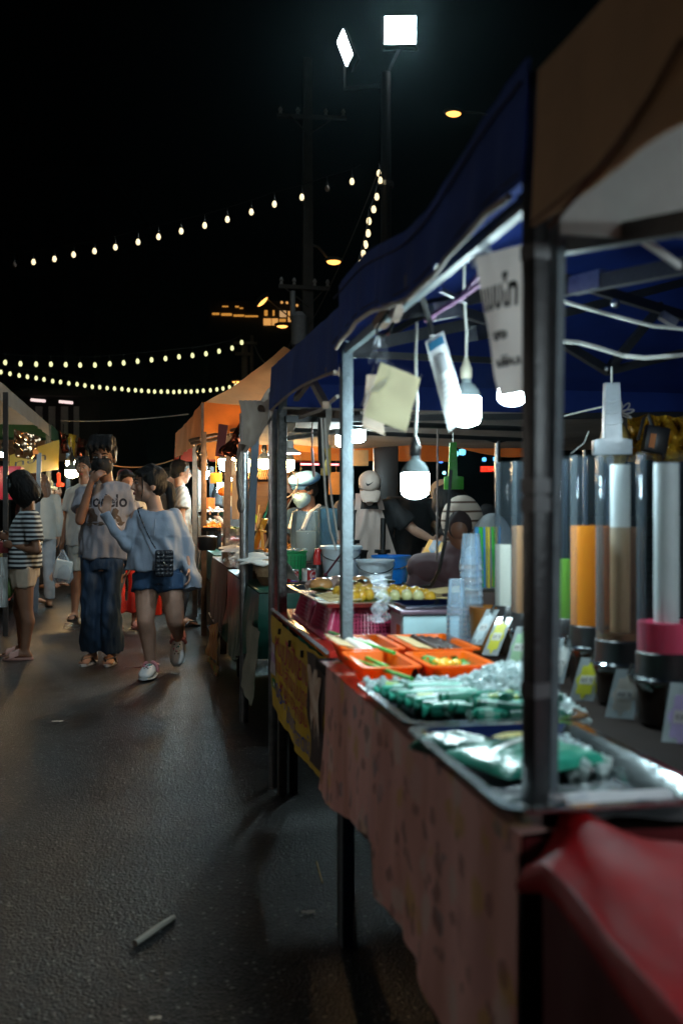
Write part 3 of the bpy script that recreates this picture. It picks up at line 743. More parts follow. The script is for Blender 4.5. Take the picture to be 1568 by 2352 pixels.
# grey torn cloth bundled at the corner, foil pennant
mb = MB(); mb.grid(lambda a, b: D(548 + a * 72 + 10 * sin(b * 3), 920 + b * (120 - 85 * a ** 2) + 6 * noise.noise(V((a * 7, b * 4, 1))), 5.0 - .9 * a + .10 * noise.noise(V((a * 6, b * 3, 7)))), 24, 20)
single('torn_cloth', mb, grey_cl, 'torn grey cloth bunched round the pipe beside the tan canopy', 'cloth')
mb = MB(); mb.tube([D(556, 1020, 4.9), D(548, 1060, 4.9), D(548, 1110, 4.9), D(553, 1150, 4.9)], [.02, .016, .014, .012], 6); mb.ball(D(553, 1160, 4.9), (.02, .02, .04), 8, 6); single('cloth_strap', mb, grey_cl, 'twisted grey cloth strap dangling below the torn cloth', 'strap')
foil = M('crinkled_gold_foil', (.5, .33, .2), .18, 1, .3, 6, 1.0, 9, stretch=(1.6, 1.6, .35))
foil_red = M('crinkled_red_foil', (.5, .12, .05), .22, 1, .3, 6, 1.0, 10, stretch=(1.6, 1.6, .4))
def pennant(label, corners, mat, dd=.05, group='foil pennants along the stalls', name='foil_pennant'):
    a, b, c, d = [V(p) for p in corners]; mb = MB(); sd = random.random() * 50
    nrm = (b - a).cross(d - a).normalized()
    def fn(s, h):
        p = a.lerp(b, s).lerp(d.lerp(c, s), h)
        return p + nrm * (dd * noise.noise(V((s * 5 + sd, h * 1.7, 0))) + dd * .35 * noise.noise(V((s * 13 + sd, h * 4, 3))))
    mb.grid(fn, 22, 18); mb.grid(lambda s, h: fn(s, h) + nrm * .003, 22, 18)
    return single(name, mb, mat, label, 'pennant', group)
pennant('red and silver foil pennant hanging under the tan canopy corner', (D(557, 955, 6.6), D(560, 1010, 6.4), D(533, 1048, 6.4), D(508, 1045, 6.6)), foil_red)
mb = MB(); mb.bar(D(513, 975, 6.62), D(505, 1048, 6.62), .02, .06); single('foil_pennant', mb, M('dark_red_cloth', (.2, .03, .02), .7), 'dark red side flap of the pennant under the tan canopy', 'pennant', 'foil pennants along the stalls')

# ---- tan canopy with a peaked roof
c0 = X(468, 1176, XF); y0 = c0.y
t = thing('tan_canopy', 'peaked tan canopy halfway down the right side, orange lit underneath', 'market canopy', (c0.x, y0, 0))
ez = 2.2; x1 = XF + 2.1; y1 = y0 + 2.1
pk2 = D(652, 795, 10.75)
mb = roof_mb(XF, x1, y0, y1, ez, (pk2.x, pk2.y, pk2.z), 18, .10, 11); part('roof', mb, tan_cl, t)
mb = valance_mb((XF, y0 - .01, 0), (x1, y0 - .01, 0), lambda s: ez + .01 - .05 * sin(pi * s), .28, (0, -1, 0), .03, 3, 7, 40); part('valance', mb, orange_cl, t, 60)
mb = valance_mb((XF - .01, y0, 0), (XF - .16, y1 + 1.8, 0), lambda s: ez + .02 - .03 * sin(pi * s), .33, (-1, 0, 0), .05, 2, 17, 40); part('valance', mb, tan_cl, t, 60)
mb = valance_mb((XF, y1, 0), (x1 + 1, y1, 0), lambda s: ez, .42, (0, 1, 0), .03, 3, 27, 40); part('valance', mb, orange_cl, t, 60)
sq_pole((XF + .0, y0 + .01), 0, 2.2, .05, metal_rust, t)
for a, b in ((D(436, 1012, 9.9), D(545, 985, 9.4)), (D(440, 1018, 10), D(548, 1000, 9.5)), (D(480, 1012, 9.5), D(548, 994, 9.3))):
    mb = MB(); mb.cyl(a, b, .018, n=8); part('eave_bar', mb, metal_rust, t)
# more poles of the right-hand row
for i, (u, x, mat, w, zt, lab) in enumerate(((512, .60, metal_rust, .055, 1.80, 'worn brown pole leaning beside the clear plastic sheet'), (447, .50, metal_rust, .05, 2.0, 'rusty pole right behind the woman in grey-blue top'), (458, .62, metal_galv, .04, 1.9, 'bright steel pole beside the rusty pole'), (486, .72, M('blue_grey_steel', ()), .05, 1.7, 'blue grey pole between the two brown poles'))):
    p = X(u, 1176, x); mb = MB(); mb.bar((p.x, p.y, 0), (p.x + (.05 if i == 0 else 0), p.y, zt), w, w); single('canopy_pole', mb, mat, lab, 'pole', smooth=30)
pennant('silver and brown foil pennant beside the rusty pole', (D(452, 1020, 10.2), D(474, 1020, 9.8), D(472, 1085, 9.8), D(455, 1080, 10.2)), foil)

# ---- red canopy at the far right
t = thing('red_canopy', 'small red orange canopy far down the right side', 'market canopy', V((.6, 16, 0)))
a = D(396, 1046, 17); b = D(470, 1012, 14.5)
mb = roof_mb(.45, 2.6, 14.5, 17.5, 2.25, (1.5, 16, 2.9), 10, .08, 21); part('roof', mb, red_cl, t)
mb = valance_mb((.45, 14.5, 0), (2.6, 14.5, 0), 2.25, .35, (0, -1, 0), .04, 2.5, 41, 24); part('valance', mb, red_cl, t, 60)
mb = valance_mb((.44, 14.5, 0), (.44, 17.5, 0), 2.25, .3, (-1, 0, 0), .04, 2.5, 42, 24); part('valance', mb, red_cl, t, 60)
sq_pole((.47, 14.55), 0, 2.2, .04, metal_rust, t); sq_pole((.47, 17.4), 0, 2.2, .04, metal_rust, t)

# ---- left-hand row
XL = -1.40
def left_canopy(label, y0, y1, ez, cl, peak, drop=.17, poles=True, seed=1, vcl=None):
    t = thing('market_canopy', label, 'market canopy', (XL, y0, 0))
    mb = roof_mb(XL - 2.4, XL, y0, y1, ez, peak, 14, .08, seed); part('roof', mb, cl, t)
    mb = valance_mb((XL + .01, y0, 0), (XL + .01, y1, 0), ez + .01, drop, (1, 0, 0), .02, 4, seed, 40); part('valance', mb, vcl or cl, t, 60)
    mb = valance_mb((XL, y0, 0), (XL - 2.4, y0, 0), ez + .01, drop, (0, -1, 0), .02, 4, seed + 3, 30); part('valance', mb, vcl or cl, t, 60)
    for x, y in ((XL, y0 + .03), (XL, y1 - .03), (XL - 2.4, y0 + .03), (XL - 2.4, y1 - .03)): sq_pole((x, y), 0, ez, .05, metal_blue, t)
    return t
left_canopy('white canopy with striped shade nearest on the left', 9.6, 14.6, 2.40, white_cl, (XL - 1.2, 12, 2.9), .17, seed=51)
left_canopy('dark green canopy rising behind the white one', 14.75, 18, 2.42, green_cl, (-2.25, 16.4, 3.2), .2, seed=52)
for i, (y0, y1, e) in enumerate(((18.2, 21.5, 2.5), (21.7, 25, 2.55), (25.2, 29, 2.6))):
    left_canopy(['first tan canopy past the green one on the left', 'middle tan canopy far down the left side', 'farthest tan canopy at the end of the left side'][i], y0, y1, e, tan_cl, (XL - 1.2, (y0 + y1) / 2, 3.0), .2, seed=60 + i)
mb = MB(); mb.grid(lambda a, b: (XL - .05 - .04 * noise.noise(V((a * 4, b * 3, 0))), 8.6 + a * 1.35, 2.16 - b * (.62 - .2 * a) + .03 * sin(a * 6)), 16, 12)
single('grey_sheet', mb, M('grey_curtain', (.3, .26, .24), .85, 0, .2, 3, .2, 12), 'grey sheet hanging at the left edge above the bobbed hair', 'cloth sheet')
pennant('wide gold foil pennant under the white canopy on the left', (D(32, 985, 11.8), D(92, 1003, 11.6), D(84, 1056, 11.6), D(34, 1050, 11.8)), foil, .09)
pennant('orange foil pennant left of the yellow strip', (D(132, 988, 15.2), D(158, 1000, 15.6), D(155, 1040, 15.6), D(140, 1042, 15.2)), foil_red, .07)
pennant('red foil pennant behind the masked man', (D(176, 1003, 17.4), D(202, 1012, 17.8), D(192, 1068, 17.8), D(174, 1052, 17.4)), foil_red, .07)
yel = M('yellow_vinyl', (.55, .37, .015), .5, 0, .15, 4, .1, 10)
pennant('narrow yellow pennant between two foil ones', (D(158, 995, 15.7), D(174, 1000, 16), D(172, 1046, 16), D(160, 1045, 15.7)), yel, .04)
# ================================================================== TABLES AND CLOTHS
TZ = .76
def table(label, x0, x1, y0, y1, top_mat, z=TZ, legs=((0, 0), (1, 0), (0, 1), (1, 1)), inset=.07, shelf=False):
    t = thing('market_table', label, 'table', ((x0 + x1) / 2, (y0 + y1) / 2, 0))
    mb = MB(); mb.box(((x0 + x1) / 2, (y0 + y1) / 2, z - .014), (x1 - x0, y1 - y0, .028)); part('tabletop', mb, top_mat, t, 30, .004)
    for a, b in legs:
        x = x0 + inset + (x1 - x0 - 2 * inset) * a; y = y0 + inset + (y1 - y0 - 2 * inset) * b
        mb = MB(); mb.box((x, y, (z - .028) / 2), (.034, .034, z - .028)); part('leg', mb, metal_dark, t, 30, .002)
    mb = MB(); mb.bar((x0 + inset, y0 + inset, z - .06), (x0 + inset, y1 - inset, z - .06), .03); mb.bar((x0 + inset, y0 + inset, z - .06), (x1 - inset, y0 + inset, z - .06), .03); mb.bar((x0 + inset, y1 - inset, z - .06), (x1 - inset, y1 - inset, z - .06), .03)
    part('frame_bar', mb, metal_dark, t, 30)
    return t
table_top = M('dark_laminate', (.016, .010, .008), .8, spec=.12)
red_gloss = M('red_table_vinyl', (.5, .03, .02), .16, 0, .2, 6, .15, 14, coat=.4)
TX = .462
table('black trimmed table under the metal trays of the drinks stall', TX, 1.35, 1.20, 2.78, table_top, TZ - .004)
table('dark table at the nearest corner under the red plastic cover', .47, 1.5, -.3, 1.13, table_top, TZ - .012)
table('red topped table behind the yellow banner', .52, 1.5, 2.88, 4.18, red_gloss)
table('table of the bucket and coconut stall', .56, 2.0, 4.95, 7.15, table_top)
table('dark table past the coconuts with a brown cloth', .58, 1.8, 7.2, 9.0, table_top)
table('far table under the tan canopy', .62, 1.8, 9.3, 11.6, table_top)
table('left stall table behind the hanging foil', -2.6, -1.62, 10.6, 14.4, table_top)

# printed pink cloth round the drinks table
def pink():
    mb = MB(); pts = [(2.80, .42), (2.55, .42), (2.2, .47), (1.96, .50), (1.94, .42), (1.80, .405), (1.7, .40), (1.62, .40), (1.49, .36), (1.35, .30), (1.27, .26), (1.19, .24)]
    def bot(y):
        for i in range(len(pts) - 1):
            if pts[i][0] >= y >= pts[i + 1][0]:
                k = (pts[i][0] - y) / max(1e-6, pts[i][0] - pts[i + 1][0]); return pts[i][1] + (pts[i + 1][1] - pts[i][1]) * k
        return pts[-1][1]
    def fn(s, h):
        y = 2.66 - s * 1.475
        z0 = TZ + .004 + .004 * noise.noise(V((y * 6, 0, 0)))
        b = bot(y)
        z = z0 + (b - z0) * h
        x = TX - .006 - .012 * h - .016 * (.2 + h) * (noise.noise(V((y * 6.5, h * .8, 1))) + .6 * noise.noise(V((y * 15, h * 1.2, 4))))
        if s < .06: x += (.06 - s) * .5 * (1 - h)
        return V((x, y, z))
    mb.grid(fn, 110, 26); mb.grid(lambda s, h: fn(s, h) + V((.004, 0, 0)), 110, 26)
    # far end wraps round the pole
    def fe(s, h):
        a = fn(0, h); return V((a.x + s * .14, a.y + .03 * sin(s * pi / 2) + .01 * noise.noise(V((s * 4, h * 3, 0))), a.z - (.16 * s) * h + .004 * s))
    mb.grid(fe, 8, 26)
    # flap lying on the table edge
    def ft(s, h):
        y = 2.66 - s * 1.475; return V((TX - .006 + h * .09, y, TZ + .006 + .003 * noise.noise(V((y * 8, h * 4, 2)))))
    mb.grid(ft, 60, 4)
    return single('tablecloth', mb, cloth_print(), 'faded pink printed tablecloth with a ragged hem on the drinks table', 'tablecloth', smooth=70)
pink()
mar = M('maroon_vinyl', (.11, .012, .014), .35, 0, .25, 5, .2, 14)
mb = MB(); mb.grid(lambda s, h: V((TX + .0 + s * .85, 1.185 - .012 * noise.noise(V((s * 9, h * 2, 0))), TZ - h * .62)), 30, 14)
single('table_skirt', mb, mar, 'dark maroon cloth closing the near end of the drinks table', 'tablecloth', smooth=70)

# red plastic cover on the nearest table
red_pl = M('red_plastic_sheet', (.30, .004, .006), .55, 0, .25, 7, .3, 14, spec=.18)
def redsheet():
    mb = MB(); zt = TZ + .012
    def yf(x): return 1.10 + .10 * min(1, max(0, (x - .43) / .09)) - .075 * min(1, max(0, (x - .54) / .12))
    def fn(a, b):            # a from the far end to the near end, b from the back of the table over the front edge
        xe = .432 - .03 * min(1, a * 1.6) + .008 * sin(a * 17)
        wr = .006 * noise.noise(V((a * 7, b * 6, 0))) + .003 * noise.noise(V((a * 17, b * 13, 3)))
        k = min(1, b / .9); x = 1.4 + (xe - 1.4) * (1 - (1 - k) ** 1.4)
        y = yf(x) - a * 1.3
        ridge = math.exp(-((x - .53 - .25 * a) / .035) ** 2) * math.exp(-(a / .07) ** 2)
        z = zt + .026 * ridge + wr
        if b > .9:
            q = (b - .9) / .1; x = xe - .012 * sin(q * pi / 2) - .012 * q * noise.noise(V((a * 8, 0, 7))); z = zt + wr - .022 * q * (1 + .4 * noise.noise(V((a * 6, 1, 2))))
        if a < .04: z -= .02 * (1 - a / .04) * (1 - ridge)
        return V((x, y, z))
    mb.grid(fn, 90, 80); mb.grid(lambda a, b: fn(a, b) - V((-.002, 0, .005)), 90, 80)
    return single('plastic_sheet', mb, red_pl, 'crumpled bright red plastic sheet thrown over the nearest table corner', 'plastic sheet', smooth=75)
redsheet()
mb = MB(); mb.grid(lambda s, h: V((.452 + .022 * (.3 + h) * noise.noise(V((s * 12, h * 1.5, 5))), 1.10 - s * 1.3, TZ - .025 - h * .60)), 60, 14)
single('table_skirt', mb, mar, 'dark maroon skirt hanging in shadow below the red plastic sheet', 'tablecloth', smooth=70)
mb = MB(); mb.grid(lambda a, b: (.54 + a * .5, 1.19 + b * .10 + .02 * a, TZ + .02 + .012 * noise.noise(V((a * 5, b * 3, 0)))), 20, 6)
mb.grid(lambda a, b: (.54 + a * .5, 1.19 + b * .10 + .02 * a, TZ + .012 + .012 * noise.noise(V((a * 5, b * 3, 0)))), 20, 6)
single('folded_cloth', mb, M('grey_rag', (.5, .48, .5), .9, bump=.3), 'pale grey folded cloth lying behind the red plastic sheet', 'cloth')

# yellow banner
def text_me(body, size, ext=0):
    c = bpy.data.curves.new('lettering', 'FONT'); c.body = body; c.size = size; c.align_x = 'CENTER'; c.align_y = 'CENTER';  c.resolution_u = 3; c.offset = ext
    o = bpy.data.objects.new('lettering', c); C.objects.link(o)
    bpy.context.view_layer.update()
    dg = bpy.context.evaluated_depsgraph_get()
    me = bpy.data.meshes.new_from_object(o.evaluated_get(dg), depsgraph=dg)
    bpy.data.objects.remove(o); bpy.data.curves.remove(c)
    return me
def lettering(body, size, fn, mat, parent, name='lettering', bold=0, maxw=None):
    """fn maps a point of the flat text (x right, y up) onto the surface that carries it"""
    me = text_me(body, size, bold)
    if maxw:
        w = max((abs(v.co.x) for v in me.vertices), default=1) * 2
        k = maxw / w
        for v in me.vertices: v.co.x *= k
    bm = bmesh.new(); bm.from_mesh(me)
    bmesh.ops.triangulate(bm, faces=bm.faces)
    for _ in range(1):
        es = [e for e in bm.edges if e.calc_length() > size * .25]
        if es: bmesh.ops.subdivide_edges(bm, edges=es, cuts=1); bmesh.ops.triangulate(bm, faces=bm.faces)
    for v in bm.verts: v.co = fn(v.co.x, v.co.y)
    bm.to_mesh(me); bm.free()
    P = ORG.get(parent.name, Matrix())
    o = obj(name, me, mat, parent, True)
    return o
def ban(s, h, off=0):     # s: 0 far end .. 1 near end
    y = 4.13 - s * 1.30
    z = .742 - .01 * sin(pi * s) - h * (.36 + .03 * sin(pi * s))
    x = .503 - .012 * noise.noise(V((y * 4, h * 2, 3))) * (.3 + h) - .008 * noise.noise(V((y * 11, h * 3, 8)))
    return V((x - off, y, z))
bt = thing('banner', 'yellow vinyl food banner with red and blue Thai lettering on the table front', 'banner', (.5, 3.45, .36))
mb = MB(); mb.grid(lambda s, h: ban(s, h), 60, 24); mb.grid(lambda s, h: ban(s, h) + V((.002, 0, 0)), 60, 24); part('sheet', mb, yel, bt, 70)
red_ink = M('red_ink', (.4, .02, .06), .5, var=.05); blue_ink = M('blue_ink', (.02, .07, .45), .5, var=.05); grn_ink = M('green_ink', (.01, .2, .06), .5, var=.05)
def brow(body, s0, s1, h0, size, mat, off=.003, slope=0):
    w = (s1 - s0) * 1.30; cx = (s0 + s1) / 2
    lettering(body, size, lambda x, y: ban(cx + x / 1.30, h0 - y / .37 + slope * (cx + x / 1.3 - .5), off), mat, bt, maxw=w)
pale_ink = M('pale_outline_ink', (.7, .5, .2), .5, var=.05)
brow('หนมปังปิ้งย่าง', .12, .74, .25, .115, red_ink)
brow('ขนมปังสังขยาใบเตย', .12, .74, .46, .085, red_ink)
brow('หมูย่าง ลูกชิ้น', .22, .72, .64, .075, red_ink)
brow('085-8', .12, .30, .76, .085, blue_ink)
brow('ปังย่าง @ ตลาดนัด ภาค', .32, .88, .85, .08, blue_ink)
mb = MB()
for k, (s0, s1, h0, h1) in enumerate(((.0, .085, .30, .42), (.0, .10, .52, .66))): mb.grid(lambda a, b: ban(s0 + a * (s1 - s0), h0 + (h1 - h0) * b, .0035), 4, 4)
part('printed_picture', mb, M('pale_print', (.55, .52, .56), .5), bt, 70)
mb = MB(); mb.grid(lambda a, b: ban(a * .09, .42 + .1 * b, .004), 4, 4); part('printed_picture', mb, M('lilac_print', (.45, .3, .5), .5), bt, 70)
mb = MB(); mb.grid(lambda a, b: ban(.03 + a * .07, .70 + .1 * b, .004), 4, 4); part('printed_logo', mb, grn_ink, bt, 70)
mb = MB(); mb.grid(lambda a, b: ban(.05 + a * .03, .73 + .04 * b, .006), 4, 4); part('printed_logo', mb, M('white_ink', (.8, .8, .8), .5), bt, 70)
mb = MB(); mb.grid(lambda a, b: ban(.76 + a * .25 + .03 * sin(b * 9), .02 + .92 * b, .004), 8, 20); part('printed_picture', mb, M('dark_brown_print', (.04, .02, .015), .5), bt, 70)
for i in range(4):
    mb = MB(); mb.grid(lambda a, b: ban(.80 + i * .045 + (a - .5) * .05 * (sin(pi * min(1, b * 1.1 + .05)) ** .6 + .15) + .015 * sin(b * 5 + i), .12 + .05 * (i % 2) + .55 * b, .006 + .001 * i), 4, 16)
    part('printed_picture', mb, M('toasted_print', (.62, .55, .46), .5, 0, .6, 14, dirt=(.3, .12, .03)), bt, 70)
for s in (.2, .45, .66):
    mb = MB(); mb.cyl(ban(s, .06, .006), ban(s, .12, .008), .006, n=6); part('cable_tie', mb, black_pl, bt)
mb = MB(); mb.tube([V((.505, 4.13 - 1.3 * i / 12, TZ + .004 + .004 * noise.noise(V((i, 0, 0))))) for i in range(13)], .006, 6); single('edge_film', mb, clear_b, 'wrinkled clear film along the red table edge', 'plastic film')

# green cloth of the coconut stall, brown and dark cloths beyond
gc = M('green_vinyl', (.008, .10, .07), .3, 0, .3, 4, .3, 14)
def skirt(label, x, ya, yb, z0, drop, mat, seed, amp=.03, end=True, name='tablecloth', top=.12):
    mb = MB(); L = ya - yb
    def fn(s, h):
        y = ya - s * L; d = drop(s) if callable(drop) else drop
        return V((x - (.01 + .05 * h) * .5 - amp * h * (noise.noise(V((y * 4, h, seed))) + .6 * noise.noise(V((y * 11, h * 1.3, seed)))), y, z0 - d * h))
    mb.grid(fn, 50, 18)
    mb.grid(lambda s, h: V((x - .005 + top * h, ya - s * L, z0 + .006)), 30, 3)
    if end: mb.grid(lambda s, h: fn(1, h) + V((s * 1.0, -.02 * h * sin(s * 14), 0)), 30, 18)
    return single(name, mb, mat, label, 'tablecloth', smooth=75)
skirt('dark green plastic cloth hanging in folds below the coconuts', .54, 6.95, 4.92, TZ + .004, lambda s: .42 + .10 * sin(s * 5), gc, 3, .05)
mb = MB(); mb.grid(lambda s, h: (.5 - .04 * h + .02 * noise.noise(V((s * 3, h * 3, 0))), 5.1 - s * .55, .62 - h * .34), 10, 8); o = single('banner', mb, stripes('striped_grey_print', (.03, .12, .07), (.4, .36, .3), 14, 'Y', .5), 'striped grey and green banner scrap under the green cloth', 'banner', smooth=70)
skirt('brown cloth with a pale hem on the table past the coconuts', .56, 9.0, 7.2, TZ + .004, .50, M('dark_brown_cloth', (.05, .028, .022), .6, 0, .3, 5, .2, 18), 13, .03)
mb = MB(); mb.tube([V((.53, 9.0 - 1.8 * i / 10, .262)) for i in range(11)], .008, 5); single('hem_piping', mb, white_pl, 'pale piping along the hem of the brown cloth', 'trim')
skirt('dark green cloth on the far table under the tan canopy', .60, 11.6, 9.3, TZ + .004, .25, gc, 23, .02)
skirt('black cloth below the far green one', .61, 11.6, 9.3, TZ - .2, .5, M('black_cloth', (.012, .012, .012), .7), 33, .02, top=.02)
yst = stripes('yellow_red_print', (.35, .05, .02), (.5, .34, .05), 9, 'Y', .5)
pennant('yellow and red printed banner hanging low beside the woman in the blue top', (X(478, 1440, .45), X(500, 1430, .46), X(498, 1530, .46), X(478, 1500, .45)), yst, .03, None, 'banner')
pennant('green and red flowered banner below the yellow one', (X(478, 1505, .46), X(500, 1532, .47), X(496, 1580, .47), X(480, 1545, .46)), M('flower_print', (.1, .3, .05), .5, 0, .6, 14, dirt=(.5, .05, .03)), .03, None, 'banner')

# left stall cloth
pk_cl = M('pink_red_cloth', (.42, .10, .08), .35, 0, .35, 5, .4, 12)
mb = MB(); mb.grid(lambda s, h: V((-1.60 + (.02 + .05 * h) * noise.noise(V((s * 16, h, 5))) + .03 * h, 14.4 - s * 3.8, .78 - h * .62)), 60, 14)
mb.grid(lambda s, h: V((-1.60 - s * .9, 10.58 - .02 * h * sin(s * 20), .78 - h * .62)), 30, 10)
mb.grid(lambda s, h: V((-1.60 - .15 * h, 14.4 - s * 3.8, .784)), 30, 3)
single('tablecloth', mb, pk_cl, 'shiny pink red cloth hanging on the left stall table', 'tablecloth', smooth=75)

# ================================================================== LAMPS IN THE STALLS
def led_bulb(label, c, r, h, cord_top, mat=led, neck=True, capmat=None, group='hanging bulbs', wide=.92):
    """c: middle of the glowing part"""
    c = V(c); base = c + V((0, 0, h / 2))
    t = thing('hanging_bulb', label, 'light bulb', c - V((0, 0, h / 2 + r * .25)), group=group)
    b = MB(); b.lathe(c, [(.001, -h / 2 - r * .28), (r * .45, -h / 2 - r * .22), (r * .8, -h / 2 - r * .06), (r * .97, -h / 2 + r * .14), (r, -h * .2), (r, h / 2), (.001, h / 2 + .0005)], 20, True); part('diffuser', b, mat, t)
    b = MB(); b.lathe(base, [(r * .985, -.001), (r * .985, .008), (r * .9, r * .45), (r * .62, r * .85), (r * .36, r * 1.02), (r * .34, r * 1.3)], 20, True); part('housing', b, capmat or M('bulb_housing', (.17, .21, .22), .9, spec=.1), t)
    b = MB(); b.lathe(base + V((0, 0, r * 1.3)), [(r * .36, 0), (r * .42, .005), (r * .42, r * .7), (r * .30, r * 1.0), (r * .12, r * 1.5)], 14, True); part('socket', b, black_pl if capmat is None else M('cream_socket', (.55, .5, .38), .4), t)
    top = base + V((0, 0, r * 2.7)); ct = V(cord_top)
    b = MB(); b.tube([top, top.lerp(ct, .3) + V((.003, 0, 0)), top.lerp(ct, .7) - V((.002, 0, 0)), ct], .0035, 6); part('cord', b, cord_w, t)
    return t
led_bulb('fully visible bulb hanging in the middle above the blue bucket', D(953, 1112, 2.35), .0315, .050, D(957, 740, 2.3))
led_bulb('bulb with a cream socket partly behind the white card', D(1070, 942, 2.5), .036, .064, D(1066, 610, 2.35), capmat=M('pale_housing', (.25, .3, .31), .9, spec=.1))
led_bulb('bulb half hidden behind the big paper sign', D(1176, 892, 2.1), .030, .055, D(1180, 590, 2.0), capmat=M('pale_housing', ()))
led_bulb('bulb behind the lower corner of the yellow card', D(819, 1000, 4.9), .044, .05, D(815, 900, 4.8))
# stalls further back
led_bulb('round warm bulb in front of the wooden shelf', D(657, 1068, 7.4), .062, .07, D(657, 985, 7.4), warm)
led_bulb('small bright bulb next to the grey lampshade', D(637, 1031, 8), .05, .04, D(637, 1000, 8), tube_pink)
led_bulb('tall slim bulb left of the dark pole', D(627, 1093, 7.2), .03, .08, D(627, 1050, 7.2), warm)
led_bulb('big warm bulb behind the brown pole, right of a pair', D(560, 1068, 8.8), .085, .09, D(560, 1000, 8.8), warm)
led_bulb('warm bulb half hidden by the brown pole', D(536, 1062, 9.4), .075, .08, D(536, 1000, 9.4), warm)
led_bulb('big cool bulb beside the brown pole', D(523, 1066, 10), .09, .1, D(523, 1010, 10), cool_far)
led_bulb('upper of two cyan bulbs below the big cool one', D(541, 1100, 10.6), .07, .08, D(541, 1060, 10.6), cool_far)
led_bulb('lower of two cyan bulbs below the big cool one', D(549, 1118, 11), .07, .09, D(549, 1070, 11), cool_far)
led_bulb('small slim bulb between the rusty poles', D(505, 1120, 10.5), .03, .1, D(505, 1080, 10.5), cool_far)
led_bulb('greenish white bulb in front of the plaid shirted man', D(477, 1090, 14), .07, .08, D(477, 1040, 14), cool_far)
t = thing('pendant_lamp', 'grey cone lampshade with a flat light hanging in the bucket stall', 'lamp', D(719 - 55, 1042, 6.8)); c = D(664, 1041, 6.8)
mb = MB(); mb.lathe(c, [(.078, 0), (.08, .004), (.06, .02), (.032, .035), (.028, .1), (.02, .14)], 18, True); part('lampshade', mb, M('lamp_grey', ()), t)
mb = MB(); mb.lathe(c, [(.001, -.004), (.077, -.004), (.077, -.001)], 18, True); part('diffuser', mb, tube_pink, t)
mb = MB(); mb.tube([c + V((0, 0, .14)), c + V((0, 0, .4))], .004, 5); part('cord', mb, cord_b, t)
for i, (u, v, tt, r, mm, lab) in enumerate(((165, 1087, 13.2, .085, warm, 'large round warm bulb above the man in the white tee'), (163, 1064, 13.8, .07, warm, 'bulb hidden behind the end of the red foil pennant'), (117, 1072, 14.5, .06, cool_far, 'right one of the small bulbs behind the long haired shopper'), (104, 1074, 15, .05, cool_far, 'left one of the small bulbs behind the long haired shopper'), (113, 1062, 15.5, .04, cool_far, 'topmost of the small bulbs behind the long haired shopper'), (7, 1044, 11, .045, cool_far, 'bluish bulb at the left picture edge'))):
    led_bulb(lab, D(u, v, tt), r, r * .9, D(u, v - 60, tt), mm)
# assumed lamps deep in the stalls, out of view; the one over the bowl is added
led_bulb('assumed warm bulb hidden above the wooden cutting board', (1.05, 9.2, 1.62), .06, .07, (1.05, 9.2, 1.9), warm)
led_bulb('assumed warm bulb hidden under the orange lit canopy', (1.3, 10.6, 1.75), .06, .07, (1.3, 10.6, 2.1), EM('strong_warm_diffuser', (1.0, .66, .3), 330))
led_bulb('added bulb unseen behind the middle pole to brighten the glass bowl', D(784, 1012, 6.2), .036, .06, D(784, 985, 6.2))  # unseen bulb added to brighten the bowl and buckets
NEAR = EM('led_assumed_near', (.80, .95, 1.0), 210)  # assumed bulbs out of view, lighting the cards, drinks and red sheet
led_bulb('assumed farther bulb of the nearest tan stall just outside the right picture edge', (1.55, .62, 1.52), .043, .07, (1.55, .62, 1.85), NEAR)
led_bulb('assumed nearer bulb of the nearest tan stall just outside the right picture edge', (1.25, -.35, 1.52), .043, .07, (1.25, -.35, 1.85), NEAR)
led_bulb('assumed warm bulb hanging over the left stall counter', (-1.9, 11.6, 1.75), .05, .06, (-1.9, 11.6, 2.2), warm)
led_bulb('assumed cool bulb over the left stall nearest the bobbed hair', (-1.95, 9.2, 1.7), .045, .06, (-1.95, 9.2, 2.2), cool_far)

# two nearer left stalls assumed outside the picture, lamps added to light stall fronts
left_canopy('assumed white canopy just outside the left picture edge', 5.6, 9.4, 2.38, white_cl, (XL - 1.2, 7.5, 2.9), .17, seed=71)
left_canopy('assumed white canopy nearest to the photographer on the left', 1.8, 5.4, 2.38, white_cl, (XL - 1.2, 3.6, 2.9), .17, seed=72)
table('table of the assumed stall just outside the left picture edge', -2.9, -1.75, 5.8, 9.2, table_top)
table('table of the assumed nearest stall on the left', -2.9, -1.75, 2.0, 5.2, table_top)
for i, y in enumerate((2.4, 3.2, 4.0, 4.8)):
    led_bulb(['first', 'second', 'third', 'fourth'][i] + ' added bulb in the assumed stalls outside the left picture edge', (-1.95, y, 1.52), .05, .08, (-1.95, y, 2.2), EM('added_neutral_diffuser', (1.0, .90, .80), 50))
# ================================================================== GOODS ON THE DRINKS TABLE
zt = TZ + .012
def steel_tray(label, x0, x1, y0, y1, z0=TZ + .004, z1=.80):
    t = MB(); tray(t, x0, x1, y0, y1, z0, z1, .03, .014, .035); return single('metal_tray', t, steel, label, 'tray', smooth=24)
steel_tray('steel tray in front of the dark pole with a green bag of ice', .432, .742, 1.165, 1.665)
steel_tray('steel tray of green wrapped rolls and crushed ice', .44, .79, 1.675, 2.13)
ice_m = M('crushed_ice', (.80, .90, .90), .2, 0, .10, 40, .3, 90, translucent=.5)
def ice(label, fn, n, s, seed, name='crushed_ice'):
    rnd = random.Random(seed); mb = MB()
    for i in range(n):
        p = fn(rnd); R = Euler((rnd.uniform(0, 6), rnd.uniform(0, 6), rnd.uniform(0, 6))).to_matrix(); k = s * rnd.uniform(.6, 1.3)
        mb.box(p, (k, k * rnd.uniform(.6, 1.1), k * rnd.uniform(.5, 1)), R)
    return single(name, mb, ice_m, label, 'ice', kind='stuff', smooth=0)
